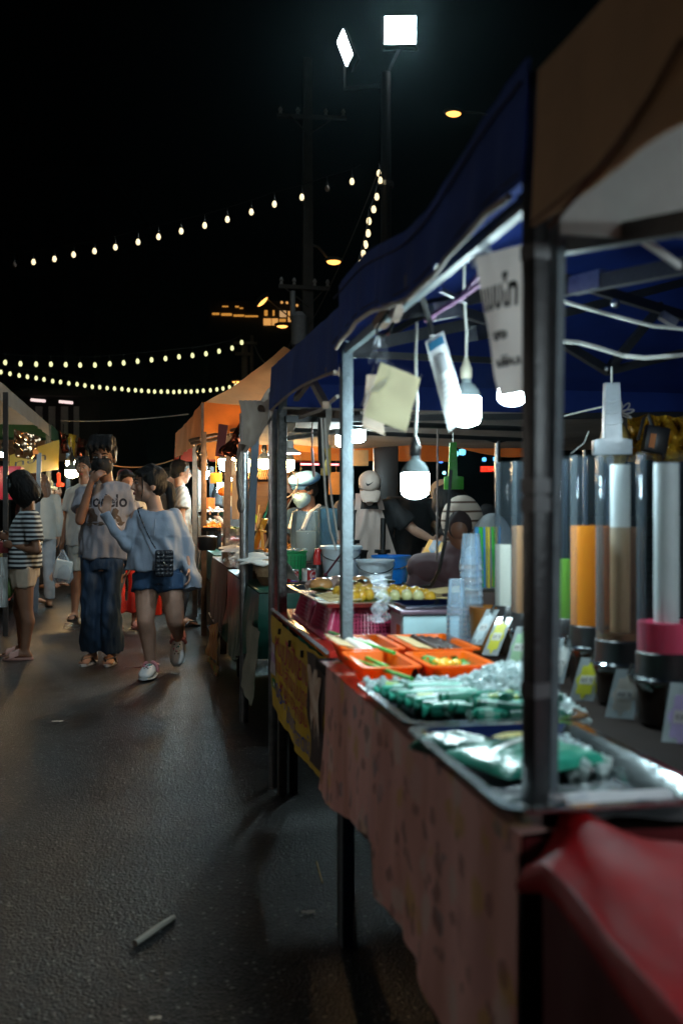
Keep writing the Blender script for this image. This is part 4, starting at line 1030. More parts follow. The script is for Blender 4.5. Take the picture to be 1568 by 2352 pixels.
def heap(rnd):
    x = rnd.uniform(.61, .80); y = rnd.uniform(1.72, 2.12)
    h = .080 * math.exp(-((x - .735) / .10) ** 2 - ((y - 1.95) / .17) ** 2)
    return V((x, y, .778 + h * rnd.uniform(.3, 1)))
mb = MB(); mb.grid(lambda a, b: V((.60 + .185 * a, 1.70 + .42 * b, .776 + .072 * math.exp(-((.60 + .185 * a - .735) / .10) ** 2 - ((1.70 + .42 * b - 1.95) / .17) ** 2) * (1 + .25 * noise.noise(V((a * 7, b * 14, 2)))) + .006 * noise.noise(V((a * 22, b * 44, 0))))), 50, 90)
single('ice_mound', mb, ice_m, 'white mound of fine ice under the crushed pieces', 'ice', kind='stuff', smooth=25)
ice('heap of crushed ice in the tray of green rolls', heap, 1600, .012, 3)
ice('frosty ice layer along the back edge of the tray of green rolls', lambda r: V((r.uniform(.455, .72), r.uniform(2.03, 2.12), .785 + r.uniform(0, .022))), 260, .012, 5)
ice('crushed ice and clear film in the nearest steel tray', lambda r: V((r.uniform(.62, .70), r.uniform(1.40, 1.62), .772 + r.uniform(0, .016))), 90, .013, 8)
emer = M('emerald_foil_wrap', (.02, .33, .22), .35, 0, .35, 12, .3, 30, coat=.12, spec=.5)
emer2 = M('dark_green_foil_wrap', (.0, .12, .08), .35, 0, .35, 12, .3, 30, coat=.12, spec=.5)
lime = M('lime_label', (.3, .42, .05), .35)
def roll(label, a, b, r, mat, band=True):
    a, b = V(a), V(b); d = (b - a); n = d.normalized()
    t = thing('wrapped_roll', label, 'snack roll', (a + b) / 2 - V((0, 0, r)), group='green wrapped rolls in the tray')
    mb = MB(); mb.tube([a - n * r * 1.2, a - n * r * .5, a, a + d * .3, a + d * .7, b, b + n * r * .5, b + n * r * 1.2], [r * .9, r * .35, r * .9, r, r, r * .9, r * .35, r * .8], 12); part('wrapper', mb, mat, t)
    if band: mb = MB(); mb.cyl(a + d * .12, a + d * .3, r * 1.04, n=12, cap=False); part('paper_band', mb, lime if band == 1 else M('pale_green_band', (.25, .5, .4), .4), t)
for i in range(8):
    y = 2.06 - i * .034; x = .472 + i * .008
    roll('green wrapped roll, %s from the back of the neat slanting row in the tray' % ORD[i], (x, y, .792 + .002 * (i % 2)), (x + .165 + .01 * (i % 3), y - .045, .802), .0155, emer if i % 2 else emer2, 1 if i in (0, 4) else (2 if i % 3 == 1 else 0))
rr = random.Random(4)
for i in range(13):
    a = rr.uniform(-.6, .9); c = V((.60 + rr.uniform(0, .12), 1.72 + rr.uniform(0, .13), .795 + .02 * rr.random()))
    d = V((cos(a), sin(a), rr.uniform(-.15, .1))) * .05
    roll('green wrapped roll in the jumbled heap at the near end of the tray', c - d, c + d, .012, (emer, emer2)[i % 2], (0, 1, 2)[i % 3])
def pouch(name, label, c, sx, sy, sz, mat, rot, cat='snack bag', seed=1, parent=None):
    R = Matrix.Rotation(rot, 3, 'Z'); mb = MB()
    def fn(s):
        def f(a, b):
            x = (a - .5) * 2; y = (b - .5) * 2
            h = max(0, (1 - x ** 4)) ** .5 * max(0, (1 - y ** 4)) ** .5
            w = .25 * noise.noise(V((x * 3, y * 3, seed + s))) * h + .12 * noise.noise(V((x * 8, y * 8, seed)))
            return V(c) + R @ V((x * sx, y * sy, 0)) + V((0, 0, sz * (s * h * (.8 + w) + .04 * w)))
        return f
    mb.grid(fn(1), 22, 22); mb.grid(fn(-.5), 22, 22)
    if parent: return part(name, mb, mat, parent, 70)
    t = thing(name, label, cat, V(c) - V((0, 0, sz * .5))); part('wrapper', mb, mat, t, 70); return t
bag = pouch('snack_bag', 'large glossy green snack bag lying in the nearest steel tray', (.575, 1.47, .786), .105, .085, .022, emer, .35, seed=2)
mb = MB(); R = Matrix.Rotation(.35, 3, 'Z')
def bagz(x, y): 
    h = max(0, (1 - (x / .105) ** 4)) ** .5 * max(0, (1 - (y / .085) ** 4)) ** .5
    return .786 + .026 * h
mb.grid(lambda a, b: V((.575, 1.47, 0)) + R @ V((-.03 + .085 * a, .02 + .05 * b * (.6 + .4 * sin(pi * a)), 0)) + V((0, 0, bagz(-.03 + .085 * a, .02 + .05 * b) + .004)), 10, 6); part('printed_label', mb, M('yellow_label', (.55, .45, .03), .3), bag, 70)
mb = MB(); mb.grid(lambda a, b: V((.575, 1.47, 0)) + R @ V((-.09 + .15 * a, -.03 + .045 * a + .012 * b, 0)) + V((0, 0, bagz(-.09 + .15 * a, -.03 + .045 * a) + .004)), 12, 2); part('printed_stripe', mb, M('white_stripe_print', (.7, .75, .72), .3), bag, 70)
pouch('snack_bag', 'smaller green snack bag behind the large one, touching the tray rim', (.49, 1.56, .785), .05, .06, .024, emer2, .7, seed=8)
def crumple(label, c, sx, sy, h, seed, mat=clear_b):
    mb = MB(); mb.grid(lambda a, b: V(c) + V(((a - .5) * sx, (b - .5) * sy, h * (.5 + noise.noise(V((a * 5, b * 5, seed))) + .5 * noise.noise(V((a * 12, b * 12, seed))))))
    , 30, 30); return single('plastic_film', mb, mat, label, 'plastic film', smooth=50)
crumple('crumpled clear film over the ice in the nearest tray', (.655, 1.55, .782), .07, .12, .016, 3)
crumple('flat clear film on the bare floor of the nearest tray', (.56, 1.27, .774), .20, .14, .008, 12)
mb = MB(); mb.box((.515, 1.245, .7735), (.05, .06, .003), Matrix.Rotation(.3, 3, 'Z')); single('paper_slip', mb, M('damp_paper', (.62, .62, .52), .6), 'damp paper slip at the near corner of the front tray', 'paper')

# orange trays
orng = M('orange_plastic', (.98, .20, .006), .35, 0, .05, 6, translucent=.5)
def orange(label, x0, x1, y0, y1, z0, z1, tilt=0):
    mb = MB(); tray(mb, x0, x1, y0, y1, z0, z1, .022, .012, .02); return single('orange_tray', mb, orng, label, 'tray', smooth=50)
orange('orange plastic tray of white skewers nearest the lane and pole', .475, .635, 2.42, 2.72, TZ + .006, .828)
orange('orange plastic tray of dark skewers at the back', .645, .82, 2.38, 2.70, TZ + .006, .828)
orange('orange plastic tray of white slices at the front corner', .462, .60, 2.14, 2.41, TZ + .006, .826)
orange('orange plastic tray of green herbs beside the cups', .61, .775, 2.13, 2.37, TZ + .006, .826)
rr = random.Random(9)
wht = M('pale_fish_cake', (.75, .68, .6), .3, 0, .15, 20); drk = M('dark_sausage', (.03, .015, .01), .3); herb = M('green_herb', (.06, .22, .02), .45, 0, .5, 25)
def skewer(label, a, b, mat, n, r, group, food='ball'):
    a, b = V(a), V(b); t = thing('skewer', label, 'skewer', a.lerp(b, .5) - V((0, 0, r)), group=group)
    mb = MB(); mb.cyl(a, b, .0022, n=6); part('stick', mb, bamboo, t)
    for k in range(n):
        mb = MB(); p = a.lerp(b, .42 + .5 * k / max(1, n - 1)); mb.ball(p, (r, r, r * .95), 12, 8); part(food, mb, mat, t)
for i in range(9):
    y = 2.46 + i * .026; skewer('pale fish ball skewer, %s from the near end of the orange tray beside the pole' % ORD[i], (.47, y + .012, .836), (.60, y, .806), wht, 4, .0125, 'white skewers in the orange tray')
for i in range(10):
    y = 2.42 + i * .025; skewer('dark sausage skewer, %s from the near end of the back orange tray' % ORD[i], (.66, y + .01, .830), (.79, y, .812), drk, 4, .012, 'dark skewers in the orange tray')
for i in range(6):
    y = 2.19 + i * .03; mb = MB(); mb.ball((.53 + .01 * (i % 2), y, .798), (.045, .016, .008), 12, 6, Matrix.Rotation(.2 * i, 3, 'Z')); single('white_slice', mb, wht, 'pale food slice, %s from the near end of the front corner orange tray' % ORD[i], 'food slice', 'pale slices in the orange tray')
mb = MB()
for i in range(160):
    p = V((rr.uniform(.635, .75), rr.uniform(2.16, 2.34), .785 + rr.uniform(0, .03))); q = Euler((rr.uniform(-.7, .7), rr.uniform(-.7, .7), rr.uniform(0, 6))).to_matrix()
    l, w = rr.uniform(.012, .024), rr.uniform(.006, .012); mb.add([p + q @ V(x) for x in ((-l, 0, 0), (0, -w, .002), (l, 0, 0), (0, w, .002))], [(0, 1, 2, 3)])
single('green_herbs', mb, herb, 'chopped green herbs filling the orange tray beside the cups', 'herbs', kind='stuff', smooth=0)
mb = MB()
for i in range(7): mb.ball((.69 + rr.uniform(-.03, .03), 2.24 + rr.uniform(-.03, .03), .812), .014, 10, 6)
single('yellow_balls', mb, M('yellow_food', (.8, .4, .02), .3), 'small yellow food balls among the green herbs', 'food', kind='stuff')
straw = M('green_straw', (.05, .45, .06), .3)
for k, (a, b, lab) in enumerate(((D(756, 1452, 2.9), D(905, 1500, 2.4), 'green straw sticking out farthest beside the pole'), (D(764, 1476, 2.75), D(905, 1540, 2.25), 'green straw crossing the middle of the orange trays'), (D(795, 1510, 2.5), D(945, 1560, 2.05), 'green straw lowest over the front orange tray'))):
    mb = MB(); mb.tube([a, a.lerp(b, .25), a.lerp(b, .6), b], .005, 8); single('straw', mb, [straw, bamboo][0], lab, 'straw')

# cup stacks
def cup_stack(label, p, h, r, n):
    t = thing('cup_stack', label, 'plastic cups', p)
    for k in range(n):
        z = h * k / n; rr_ = r * (1 - .12 * k / n)
        mb = MB(); mb.lathe(V(p) + V((0, 0, z)), [(rr_, 0), (rr_ * 1.03, .004), (rr_, .008), (rr_ * .9, h / n * 1.2)], 20); part('cup', mb, milky if k % 2 else clear, t)
    mb = MB(); z = h; mb.lathe(V(p) + V((0, 0, z)), [(r * .86, 0), (r * .7, .07), (r * .68, .072), (.001, .072)], 20); part('cup', mb, milky, t)
b0 = D(1048, 1505, 2.72); cup_stack('tall ribbed stack of upturned clear cups next to the orange trays', (b0.x, b0.y, TZ + .004), .15, .029, 22)
b0 = D(1082, 1420, 2.95); cup_stack('taller smooth stack of upturned clear cups behind the ribbed one', (b0.x, b0.y, TZ + .004), .27, .037, 14)
b0 = D(1115, 1440, 2.9); mb = MB(); mb.lathe((b0.x, b0.y, TZ + .004), [(.001, 0), (.042, 0), (.05, .13), (.045, .132), (.04, .01)], 20); single('juice_jug', mb, FILM('amber_plastic', (.6, .3, .1), .5, .15, milk=(.3, .12, .03)), 'amber jug in the shade behind the clear cups', 'jug')
p = D(1118, 1300, 3.3)
t = thing('straw_jar', 'jar of yellow and green straws behind the cup stacks', 'straw jar', (p.x, p.y, TZ + .15))
mb = MB(); mb.lathe((p.x, p.y, TZ + .15), [(.001, 0), (.05, 0), (.055, .14), (.052, .14), (.048, .005)], 18); part('jar', mb, glass, t)
for i in range(16):
    a = V((p.x + rr.uniform(-.035, .035), p.y + rr.uniform(-.03, .03), TZ + .16)); mb = MB(); mb.cyl(a, a + V((rr.uniform(-.01, .01), rr.uniform(-.01, .01), .2)), .004, n=6); part('straw', mb, [M('yellow_straw', (.75, .55, .02), .3), straw, M('blue_straw', (.05, .25, .5), .3)][i % 3], t)
mb = MB(); mb.box((p.x, p.y, TZ + .077), (.16, .14, .146)); single('carton', mb, M('dark_carton', (.06, .03, .02), .6), 'dark carton standing under the jar of straws', 'box', bevel=.004)

# drink dispensers in a row
cols = [('cream', (.85, .80, .64)), ('milk_tea', (.50, .25, .11)), ('cocoa', (.15, .07, .04)), ('green_tea', (.18, .42, .04)), ('thai_tea', (1.0, .31, .006)), ('coffee', (.30, .15, .07)), ('pink_milk', (.90, .10, .18))]
spec = [  # u of the middle, depth, half width px, tube foot v, level v, colour, core, top v
    (1172, 2.88, .046, 1392, 1250, 0, None, 1062), (1212, 2.72, .046, 1408, 1207, 1, None, 1060), (1262, 2.55, .046, 1420, 1405, 2, None, 1056),
    (1308, 2.52, .044, 1420, 1283, 3, None, 1050), (1358, 2.36, .050, 1437, 1207, 4, None, 1047), (1424, 2.14, .052, 1470, 1452, 5, .021, 1046), (1530, 1.93, .056, 1498, 1428, 6, .024, 1040)]
tagcols = [(.7, .8, .82), (.75, .72, .08), (.45, .7, .45), (.65, .67, .65), (.75, .72, .06), (.68, .62, .55), (.6, .5, .8)]
dlabels = ['drink dispenser tube with cream coloured drink, farthest of the row', 'drink dispenser tube with light brown milk tea beside the dark pole', 'drink dispenser tube of dark cocoa hidden behind the pole', 'drink dispenser tube half full of green tea', 'drink dispenser tube full of orange tea', 'nearly empty drink dispenser with coffee dregs and a white core', 'drink dispenser tube with a little pink milk, nearest the right edge']
for i, (u, tt, r, vf, vl, ci, core, vt) in enumerate(spec):
    c = D(u, 1176, tt); zf = CAM_H - (vf - 1176) / FPX * tt; zl = CAM_H - (vl - 1176) / FPX * tt; ztop = CAM_H - (vt - 1176) / FPX * tt
    o = V((c.x, c.y, 0))
    t = thing('drink_dispenser', dlabels[i], 'drink dispenser', V((c.x, c.y, TZ + .004)))
    mb = MB(); mb.lathe(o, [(r, zf - .01), (r, ztop), (r - .0008, ztop), (r - .0008, zf - .01)], 28); part('tube', mb, glass, t)
    liq = M('drink_' + cols[ci][0], cols[ci][1], .25, var=.06, translucent=.25)
    mb = MB(); mb.lathe(o, [(.001, zf - .008), (r - .0014, zf - .008), (r - .0014, zl), (.001, zl)], 24); part('drink', mb, liq, t)
    if ci in (5,):   # film left on the wall above the dregs
        zz = CAM_H - (1210 - 1176) / FPX * tt; mb = MB(); mb.lathe(o, [(r - .0014, zl), (r - .0014, zz)], 24); part('drink_film', mb, FILM('coffee_film', (.86, .68, .52), .82, .3, milk=(.35, .2, .12)), t)
    if core:
        mb = MB(); mb.lathe(o, [(.001, zl), (core, zl), (core, ztop - .02), (core * .6, ztop - .02), (.001, ztop - .03)], 18); part('ice_core', mb, M('frosted_core', (.72, .74, .68), .4, 0, .08, 14, translucent=.2), t)
    cap_h = .045
    mb = MB(); mb.lathe(o, [(.001, zf - cap_h), (r * 1.03, zf - cap_h), (r * 1.04, zf), (r * .99, zf + .003)], 26); part('collar', mb, black_pl, t)
    zb = zf - cap_h
    mb = MB(); mb.lathe(o, [(r * 1.12, zb - .010), (r * 1.16, zb - .004), (r * 1.05, zb)], 26); part('lid_ring', mb, steel, t)
    mb = MB(); mb.lathe(o, [(.001, zb - .001), (r * 1.05, zb - .001), (r * 1.12, zb - .012), (r * 1.02, zb - .03), (r * 1.05, TZ + .02), (r * .95, TZ + .004), (.001, TZ + .004)], 26); part('jar', mb, M('dark_glass_jar', (.014, .009, .006), .08, coat=.5), t)
# hanging tags
tags = [((1132, 1400), (1092, 1482), .018, 2.78, 0, 'silvery tag on the farthest dispenser'), ((1160, 1418), (1125, 1506), .021, 2.62, 1, 'yellow flower tag next to the silvery one'), ((1206, 1440), (1180, 1532), .022, 2.48, 2, 'green flower tag left of the dark pole'), ((1300, 1470), (1276, 1570), .018, 2.36, 3, 'lacy grey tag right of the dark pole'), ((1362, 1512), (1335, 1610), .026, 2.2, 4, 'yellow flower tag under the orange tea'), ((1448, 1538), (1422, 1650), .028, 2.0, 5, 'grey flower tag under the coffee dispenser'), ((1582, 1570), (1560, 1720), .032, 1.8, 6, 'lilac tag at the right picture edge')]
for (ua, va), (ub, vb), w, tt, ci, lab in tags:
    a = D(ua, va, tt); b = D(ub, vb, tt - .015)
    t = thing('price_tag', lab, 'price tag', b)
    dn = (b - a); L = dn.length; dn.normalize(); sd = RIGHT * .92 - FWD * .38; nn = sd.cross(dn).normalized()
    if nn.dot(-FWD) < 0: nn = -nn
    P = lambda x, y, off=0: a + sd * x + dn * y + nn * (off + .006 * sin(y / L * 2.5))
    mb = MB(); mb.grid(lambda s, h: P((s - .5) * 2 * w, h * L), 6, 10)
    part('laminate', mb, M('laminated_card', (.42, .48, .50), .15, coat=.5, spec=.8, translucent=.5), t)
    mb = MB(); cx = V((0, L * .52))
    pts = []
    for k in range(48):
        th = 2 * pi * k / 48; q = (1 + .12 * cos(8 * th)); pts.append(P(w * .78 * q * sin(th), L * .52 - L * .40 * q * cos(th), .0012))
    mb.add(pts, [tuple(range(48))]); part('printed_flower', mb, M('tag_print_%d' % ci, tagcols[ci], .35, var=.25, ns=30, translucent=.5), t, 0)
    mb = MB(); mb.grid(lambda s, h: P((s - .5) * w * 1.1, L * .42 + h * L * .2, .002), 2, 2); part('printed_panel', mb, M('tag_white', (.75, .75, .73), .4, translucent=.5), t, 0)
    lettering('ชา', L * .13, lambda x, y: P(x, L * .52 - y, .0026), M('tag_ink', (.08, .07, .07), .5), t, maxw=w * .9)
    mb = MB(); mb.tube([a - dn * .012 + nn * .004, a + dn * .012 + nn * .006], .004, 6); part('clip', mb, steel, t)
# things hanging above the dispensers
def tee_bag(label, uv, tt, mat, name='plastic_bag_bundle', group='folded plastic bag bundles', thick=.012):
    """a bundle of carrier bags hung upside down: narrow stem, wide foot"""
    pts = [D(u, v, tt) for u, v in uv]; mb = MB()
    c = sum(pts, V()) / len(pts)
    A = [p - FWD * thick for p in pts]; B = [p + FWD * thick for p in pts]
    mb.loft([[c + (p - c) * .94 - FWD * thick * 1.25 for p in pts], A, B, [c + (p - c) * .94 + FWD * thick * 1.25 for p in pts]])
    t = thing(name, label, 'bag bundle', c - V((0, 0, .1)), group=group); part('bags', mb, mat, t, 60)
    top = (pts[0] + pts[1]) / 2; m2 = MB(); m2.tube([top + V((0, 0, .05)), top - V((0, 0, .015))], .003, 5); part('string', m2, cord_w, t)
    for k in range(3):
        f = MB(); h = pts[0].lerp(pts[-1], .35 + .2 * k); g = pts[1].lerp(pts[2], .30 + .2 * k); f.tube([h - FWD * thick * 1.1, h.lerp(g, .5) - FWD * (thick * 1.5) - V((0, 0, .004)), g - FWD * thick * 1.1], .003, 5); part('crease', f, mat, t)
    return t
tee_bag('silver bundle of bags shaped like an upturned T above the dispensers', ((1387, 880), (1421, 880), (1426, 1008), (1449, 1012), (1449, 1045), (1361, 1045), (1361, 1012), (1384, 1008)), 3.0, M('silver_bag', (.40, .43, .46), .35, .25, .2, 9, .5, 14), thick=.014)
tee_bag('green bundle of bags hanging in the dark beside the middle bulb', ((1032, 1016), (1048, 1016), (1050, 1094), (1064, 1096), (1064, 1124), (1019, 1124), (1019, 1096), (1029, 1094)), 4.9, M('green_bag', (.05, .32, .03), .45, 0, .2, 9, .4, 14))
tee_bag('red bundle of bags hanging in the left stall', ((131, 1086), (138, 1086), (139, 1108), (147, 1110), (147, 1118), (130, 1118), (130, 1110), (132, 1108)), 13.5, M('red_bag', (.6, .04, .02), .45))
wire('cable', 'twisted white cord sagging across the blue canopy lining', [D(1296, 692, 2.3), D(1350, 708, 2.35), D(1400, 722, 2.4), D(1450, 736, 2.42), D(1500, 748, 2.45), D(1600, 757, 2.5)], .005, cord_w)
wire('cable', 'thick white cord below the twisted one under the blue canopy', [D(1290, 783, 2.4), D(1330, 786, 2.45), D(1380, 800, 2.5), D(1430, 816, 2.55), D(1480, 821, 2.55), D(1540, 817, 2.55), D(1600, 812, 2.6)], .006, cord_w)
wire('cable', 'thin wire from the silver bag bundle to the near pole', [D(1296, 955, 3.0), D(1340, 944, 3.0), D(1384, 934, 3.0)], .002, cord_w)
wire('cable', 'thin pale wire drooping behind the dispensers', [D(1310, 1042, 3.2), D(1340, 1018, 3.2), D(1352, 990, 3.2)], .002, cord_w)
wire('cable', 'pink striped rope from the truss to the paper sign', [D(1056, 728 - 40, 2.3), D(1120, 610, 2.0)], .008, M('purple_rope', (.22, .08, .2), .7))
wire('cable', 'black cable hanging right of the middle bulb', [D(1035, 1080, 3.3), D(1030, 1160, 3.25), D(1020, 1250, 3.25), D(1008, 1310, 3.3), D(990, 1345, 3.4), D(950, 1352, 3.5), D(925, 1340, 3.6)], .006, cord_b)
wire('cable', 'thin steel rod hanging between the bulb and green bundle', [D(1005, 985, 3.6), D(1003, 1290, 3.6)], .004, metal_galv)
wire('cable', 'pair of pale cords hanging beside the middle pole, left one', [D(738, 960, 3.6), D(742, 1050, 3.6), D(748, 1150, 3.55), D(758, 1220, 3.5), D(772, 1262, 3.4)], .004, M('pale_rope', ()))
wire('cable', 'pair of pale cords hanging beside the middle pole, right one', [D(745, 960, 3.7), D(752, 1060, 3.7), D(762, 1150, 3.6), D(776, 1240, 3.5)], .004, M('pale_rope', ()))
mb = MB()
for k in range(9):
    a0 = 2 * pi * k / 9; c = D(1420, 945, 3.1); mb.tube([c + (RIGHT * (cos(a0) * .045 * sin(pi * s / 10)) + UP * (sin(a0) * .03 * sin(pi * s / 10)) + (RIGHT * cos(a0 + .6) + UP * sin(a0 + .6)) * .012 * sin(2 * pi * s / 10)) for s in range(11)], .0022, 5)
single('wire_coil', mb, cord_w, 'coil of thin white wire tied beside the silver bag bundle', 'wire')
mb = MB(); mb.grid(lambda a, b: D(1440 + 160 * a, 955 + 105 * b + 8 * noise.noise(V((a * 5, b * 3, 0))), 3.5 + .12 * noise.noise(V((a * 9, b * 5, 2)))), 30, 20)
single('yellow_sheet', mb, M('glossy_yellow_sheet', (.62, .36, .03), .16, .2, .3, 8, .8, 16), 'glossy yellow sheet hanging at the right edge', 'plastic sheet')
mb = MB(); mb.ball(D(1412, 1020, 3.3), (.055, .04, .08), 16, 12); single('pineapple', mb, M('pineapple_skin', (.3, .2, .05), .6, 0, .7, 30, 1.0, 30), 'pineapple skinned bundle hanging beside the silver bag', 'fruit')
t = thing('power_adapter', 'black power adapter with orange label hanging in front of the yellow sheet', 'adapter', D(1505, 1040, 3.2)); mb = MB(); q = Matrix.Rotation(.18, 3, FWD) @ Matrix.Rotation(-YAW, 3, 'Z')
mb.box(D(1505, 1010, 3.2), (.075, .04, .085), q); part('case', mb, black_pl, t, 30, .006); mb = MB(); mb.box(D(1498, 1012, 3.178), (.018, .004, .045), q); part('printed_label', mb, M('orange_label', (.55, .16, .02), .5), t)
mb = MB(); mb.tube([D(1500, 985, 3.2), D(1488, 950, 3.2), D(1478, 960, 3.2), D(1465, 1010, 3.22)], .006, 6); part('cord', mb, cord_b, t)
# sign, cards
def card(name, label, cat, corners, mat, th=.004, bend=.008, seed=1):
    a, b, c, d = [V(p) for p in corners]; n = (b - a).cross(d - a).normalized()
    if n.dot(FWD) > 0: n = -n
    F = lambda s, h, off=0: a.lerp(b, s).lerp(d.lerp(c, s), h) + n * (off + bend * sin(pi * s) * sin(pi * h * .9 + .3) + bend * .6 * noise.noise(V((s * 3, h * 3, seed))))
    t = thing(name, label, cat, min((a, b, c, d), key=lambda p: p.z))
    mb = MB(); mb.grid(lambda s, h: F(s, h), 14, 16)
    part('card', mb, mat, t, 50)
    return t, F
def sleeve(t, F, m0=-.06, m1=1.06, h0=-.12, h1=1.08, off=.006):
    mb = MB(); mb.grid(lambda s, h: F(m0 + (m1 - m0) * s, h0 + (h1 - h0) * h, off + .004 * noise.noise(V((s * 5, h * 5, 0)))), 16, 16); part('plastic_sleeve', mb, sleeve_f, t, 60)
t, F = card('hanging_card', 'blank cream yellow card in a clear bag hanging from a hook', 'card', (D(874, 832, 2.12), D(966, 868, 2.08), D(932, 992, 2.05), D(836, 956, 2.1)), M('cream_card', (.70, .59, .36), .5, 0, .04, translucent=.22))
sleeve(t, F, -.12, 1.04, -.05, 1.12)
mb = MB(); mb.grid(lambda a, b: D(842 - 10 * b + (22 + 30 * b) * a, 860 + (120 + 20 * a) * b, 2.16), 8, 10); part('card', mb, M('beige_card', (.5, .38, .3), .6, translucent=.4), t, 60)
mb = MB(); mb.grid(lambda a, b: D(872 + 16 * (a - .5) * (1 + b * 2.5), 772 + b * 62, 2.12 + .01 * noise.noise(V((a * 4, b * 4, 0)))), 8, 8); part('plastic_sleeve', mb, clear_b, t, 60)
mb = MB(); mb.tube([D(892, 715, 2.12), D(878, 735, 2.12), D(866, 752, 2.12), D(866, 765, 2.12), D(876, 772, 2.12), D(892, 766, 2.12), D(898, 752, 2.12), D(903, 740, 2.12)], .004, 6); part('hook', mb, steel, t)
t, F = card('hanging_card', 'narrow white payment card with a blue heading tilted in front of a bulb', 'card', (D(976, 785, 2.25), D(1018, 760, 2.25), D(1074, 960, 2.2), D(1030, 992, 2.22)), M('white_card', (.50, .50, .50), .5, 0, .04, translucent=.06))
mb = MB(); mb.grid(lambda a, b: F(.1 + .8 * a, .04 + .09 * b, .002), 4, 3); part('printed_heading', mb, M('blue_heading_ink', (.02, .12, .22), .5), t, 60)
mb = MB(); mb.grid(lambda a, b: F(.26 + .48 * a, .22 + .2 * b, .002), 4, 4); part('printed_panel', mb, M('grey_panel_ink', (.28, .28, .29), .5), t, 60)
for k in range(7):
    mb = MB(); mb.grid(lambda a, b: F(.2 + (.6 - .07 * (k % 3)) * a, .50 + .055 * k + .012 * b, .002), 4, 1); part('printed_line', mb, M('grey_ink', (.3, .3, .32), .5), t, 60)
mb = MB(); mb.tube([D(992, 770, 2.26), D(985, 735, 2.26), D(975, 700, 2.2), D(962, 660, 2.1), D(950, 625, 2.0)], .007, 6); part('strap', mb, cord_b, t)
t, F = card('hanging_sign', 'white paper sign with thick black Thai letters hanging by the near pole', 'sign', (D(1090, 590, 1.56), D(1222, 555, 1.47), D(1222, 898, 1.50), D(1147, 912, 1.56)), M('paper_sign', (.66, .55, .50), .6, 0, .06, translucent=.45), bend=.012)
lettering('แบบไท', .3, lambda x, y: F(.42 + x, .31 - y * .9, .003), black_pl, t, maxw=.74, bold=.012)
lettering('ชง', .1, lambda x, y: F(.40 + x, .58 - y * .9, .003), black_pl, t, maxw=.4, bold=.006)
lettering('เย็น', .1, lambda x, y: F(.45 + x, .77 - y * .8, .003), black_pl, t, maxw=.6, bold=.006)
mb = MB(); mb.grid(lambda a, b: D(1078 + 45 * a + 6 * b, 590 - 35 * a + 26 * b, 1.60 + .03 * noise.noise(V((a * 6, b * 6, 0)))), 10, 8); part('plastic_sleeve', mb, clear_b, t, 60)
mb = MB(); mb.cyl(D(1172, 488, 1.5), D(1200, 486, 1.45), .010, n=10); single('clip', mb, M('mint_clip', (.45, .6, .58), .25), 'pale mint clip on the canopy bar above the paper sign', 'clip')
mb = MB(); mb.tube([D(1066, 548, 1.75), D(1085, 556, 1.75), D(1108, 566, 1.72)], .009, 8); single('clip', mb, M('green_clip', (.0, .2, .14), .25), 'dark green clip on the canopy bar left of the paper sign', 'clip')
mb = MB(); P = [D(978, 735, 2.3), D(1010, 712, 2.2), D(1056, 684, 2.1), D(1110, 645, 1.95)]; mb.tube(P, .006, 8); single('rope', mb, M('purple_rope', ()), 'purple rope slanting under the blue canopy to the paper sign', 'rope')

# ================================================================== GOODS ON THE YELLOW STALL
pinkp = M('pink_plastic', (.48, .045, .12), .35, 0, .12, 6)
def crate(label, x0, x1, y0, y1, z0, z1):
    """upturned lattice basket: tapered walls with open mesh, solid corners and rim"""
    t = thing('pink_basket', label, 'basket', ((x0 + x1) / 2, (y0 + y1) / 2, z0), group='pink lattice baskets')
    fl = .025; h = z1 - z0
    cs0 = [V((x0, y0, z0)), V((x1, y0, z0)), V((x1, y1, z0)), V((x0, y1, z0))]
    cs1 = [V((x0 + fl, y0 + fl, z1)), V((x1 - fl, y0 + fl, z1)), V((x1 - fl, y1 - fl, z1)), V((x0 + fl, y1 - fl, z1))]
    mb = MB()
    for i in range(4):
        a, b = cs0[i], cs0[(i + 1) % 4]; c, d = cs1[(i + 1) % 4], cs1[i]
        n = max(6, int((b - a).length / .0115))
        for k in range(n + 1):
            s = k / n; mb.bar(a.lerp(b, s), d.lerp(c, s), .0042 if .1 < s < .9 else .014, .004)
        m = max(4, int(h / .0115))
        for k in range(m + 1):
            s = k / m; mb.bar(a.lerp(d, s), b.lerp(c, s), .004, .0042)
    o = part('lattice', mb, pinkp, t, 30); o['kind'] = 'stuff'
    mb = MB(); mb.box(((x0 + x1) / 2, (y0 + y1) / 2, z1), (x1 - x0 - 2 * fl, y1 - y0 - 2 * fl, .005)); part('base', mb, pinkp, t, 30)
    mb = MB(); R = lambda e, z: rrect((x0 + x1) / 2, (y0 + y1) / 2, (x1 - x0) / 2 + e, (y1 - y0) / 2 + e, .02, z)
    mb.loft([R(0, z0 + .012), R(.018, z0 + .012), R(.020, z0), R(0, z0)], cap=False); part('rim', mb, pinkp, t)
    for a, d in zip(cs0, cs1):
        mb = MB(); mb.cyl(a, d, .014, .012, 10); part('corner', mb, pinkp, t)
    return t
crate('nearest pink lattice basket turned over under the egg skewers', .565, .86, 3.14, 3.46, TZ + .004, TZ + .100)
crate('pink lattice basket turned over behind, under the dumpling tray', .565, .86, 3.52, 3.84, TZ + .004, TZ + .096)
silv = M('silver_foil_tray', (.55, .5, .4), .25, .9, .2, 12, .15, 30)
tz = TZ + .106
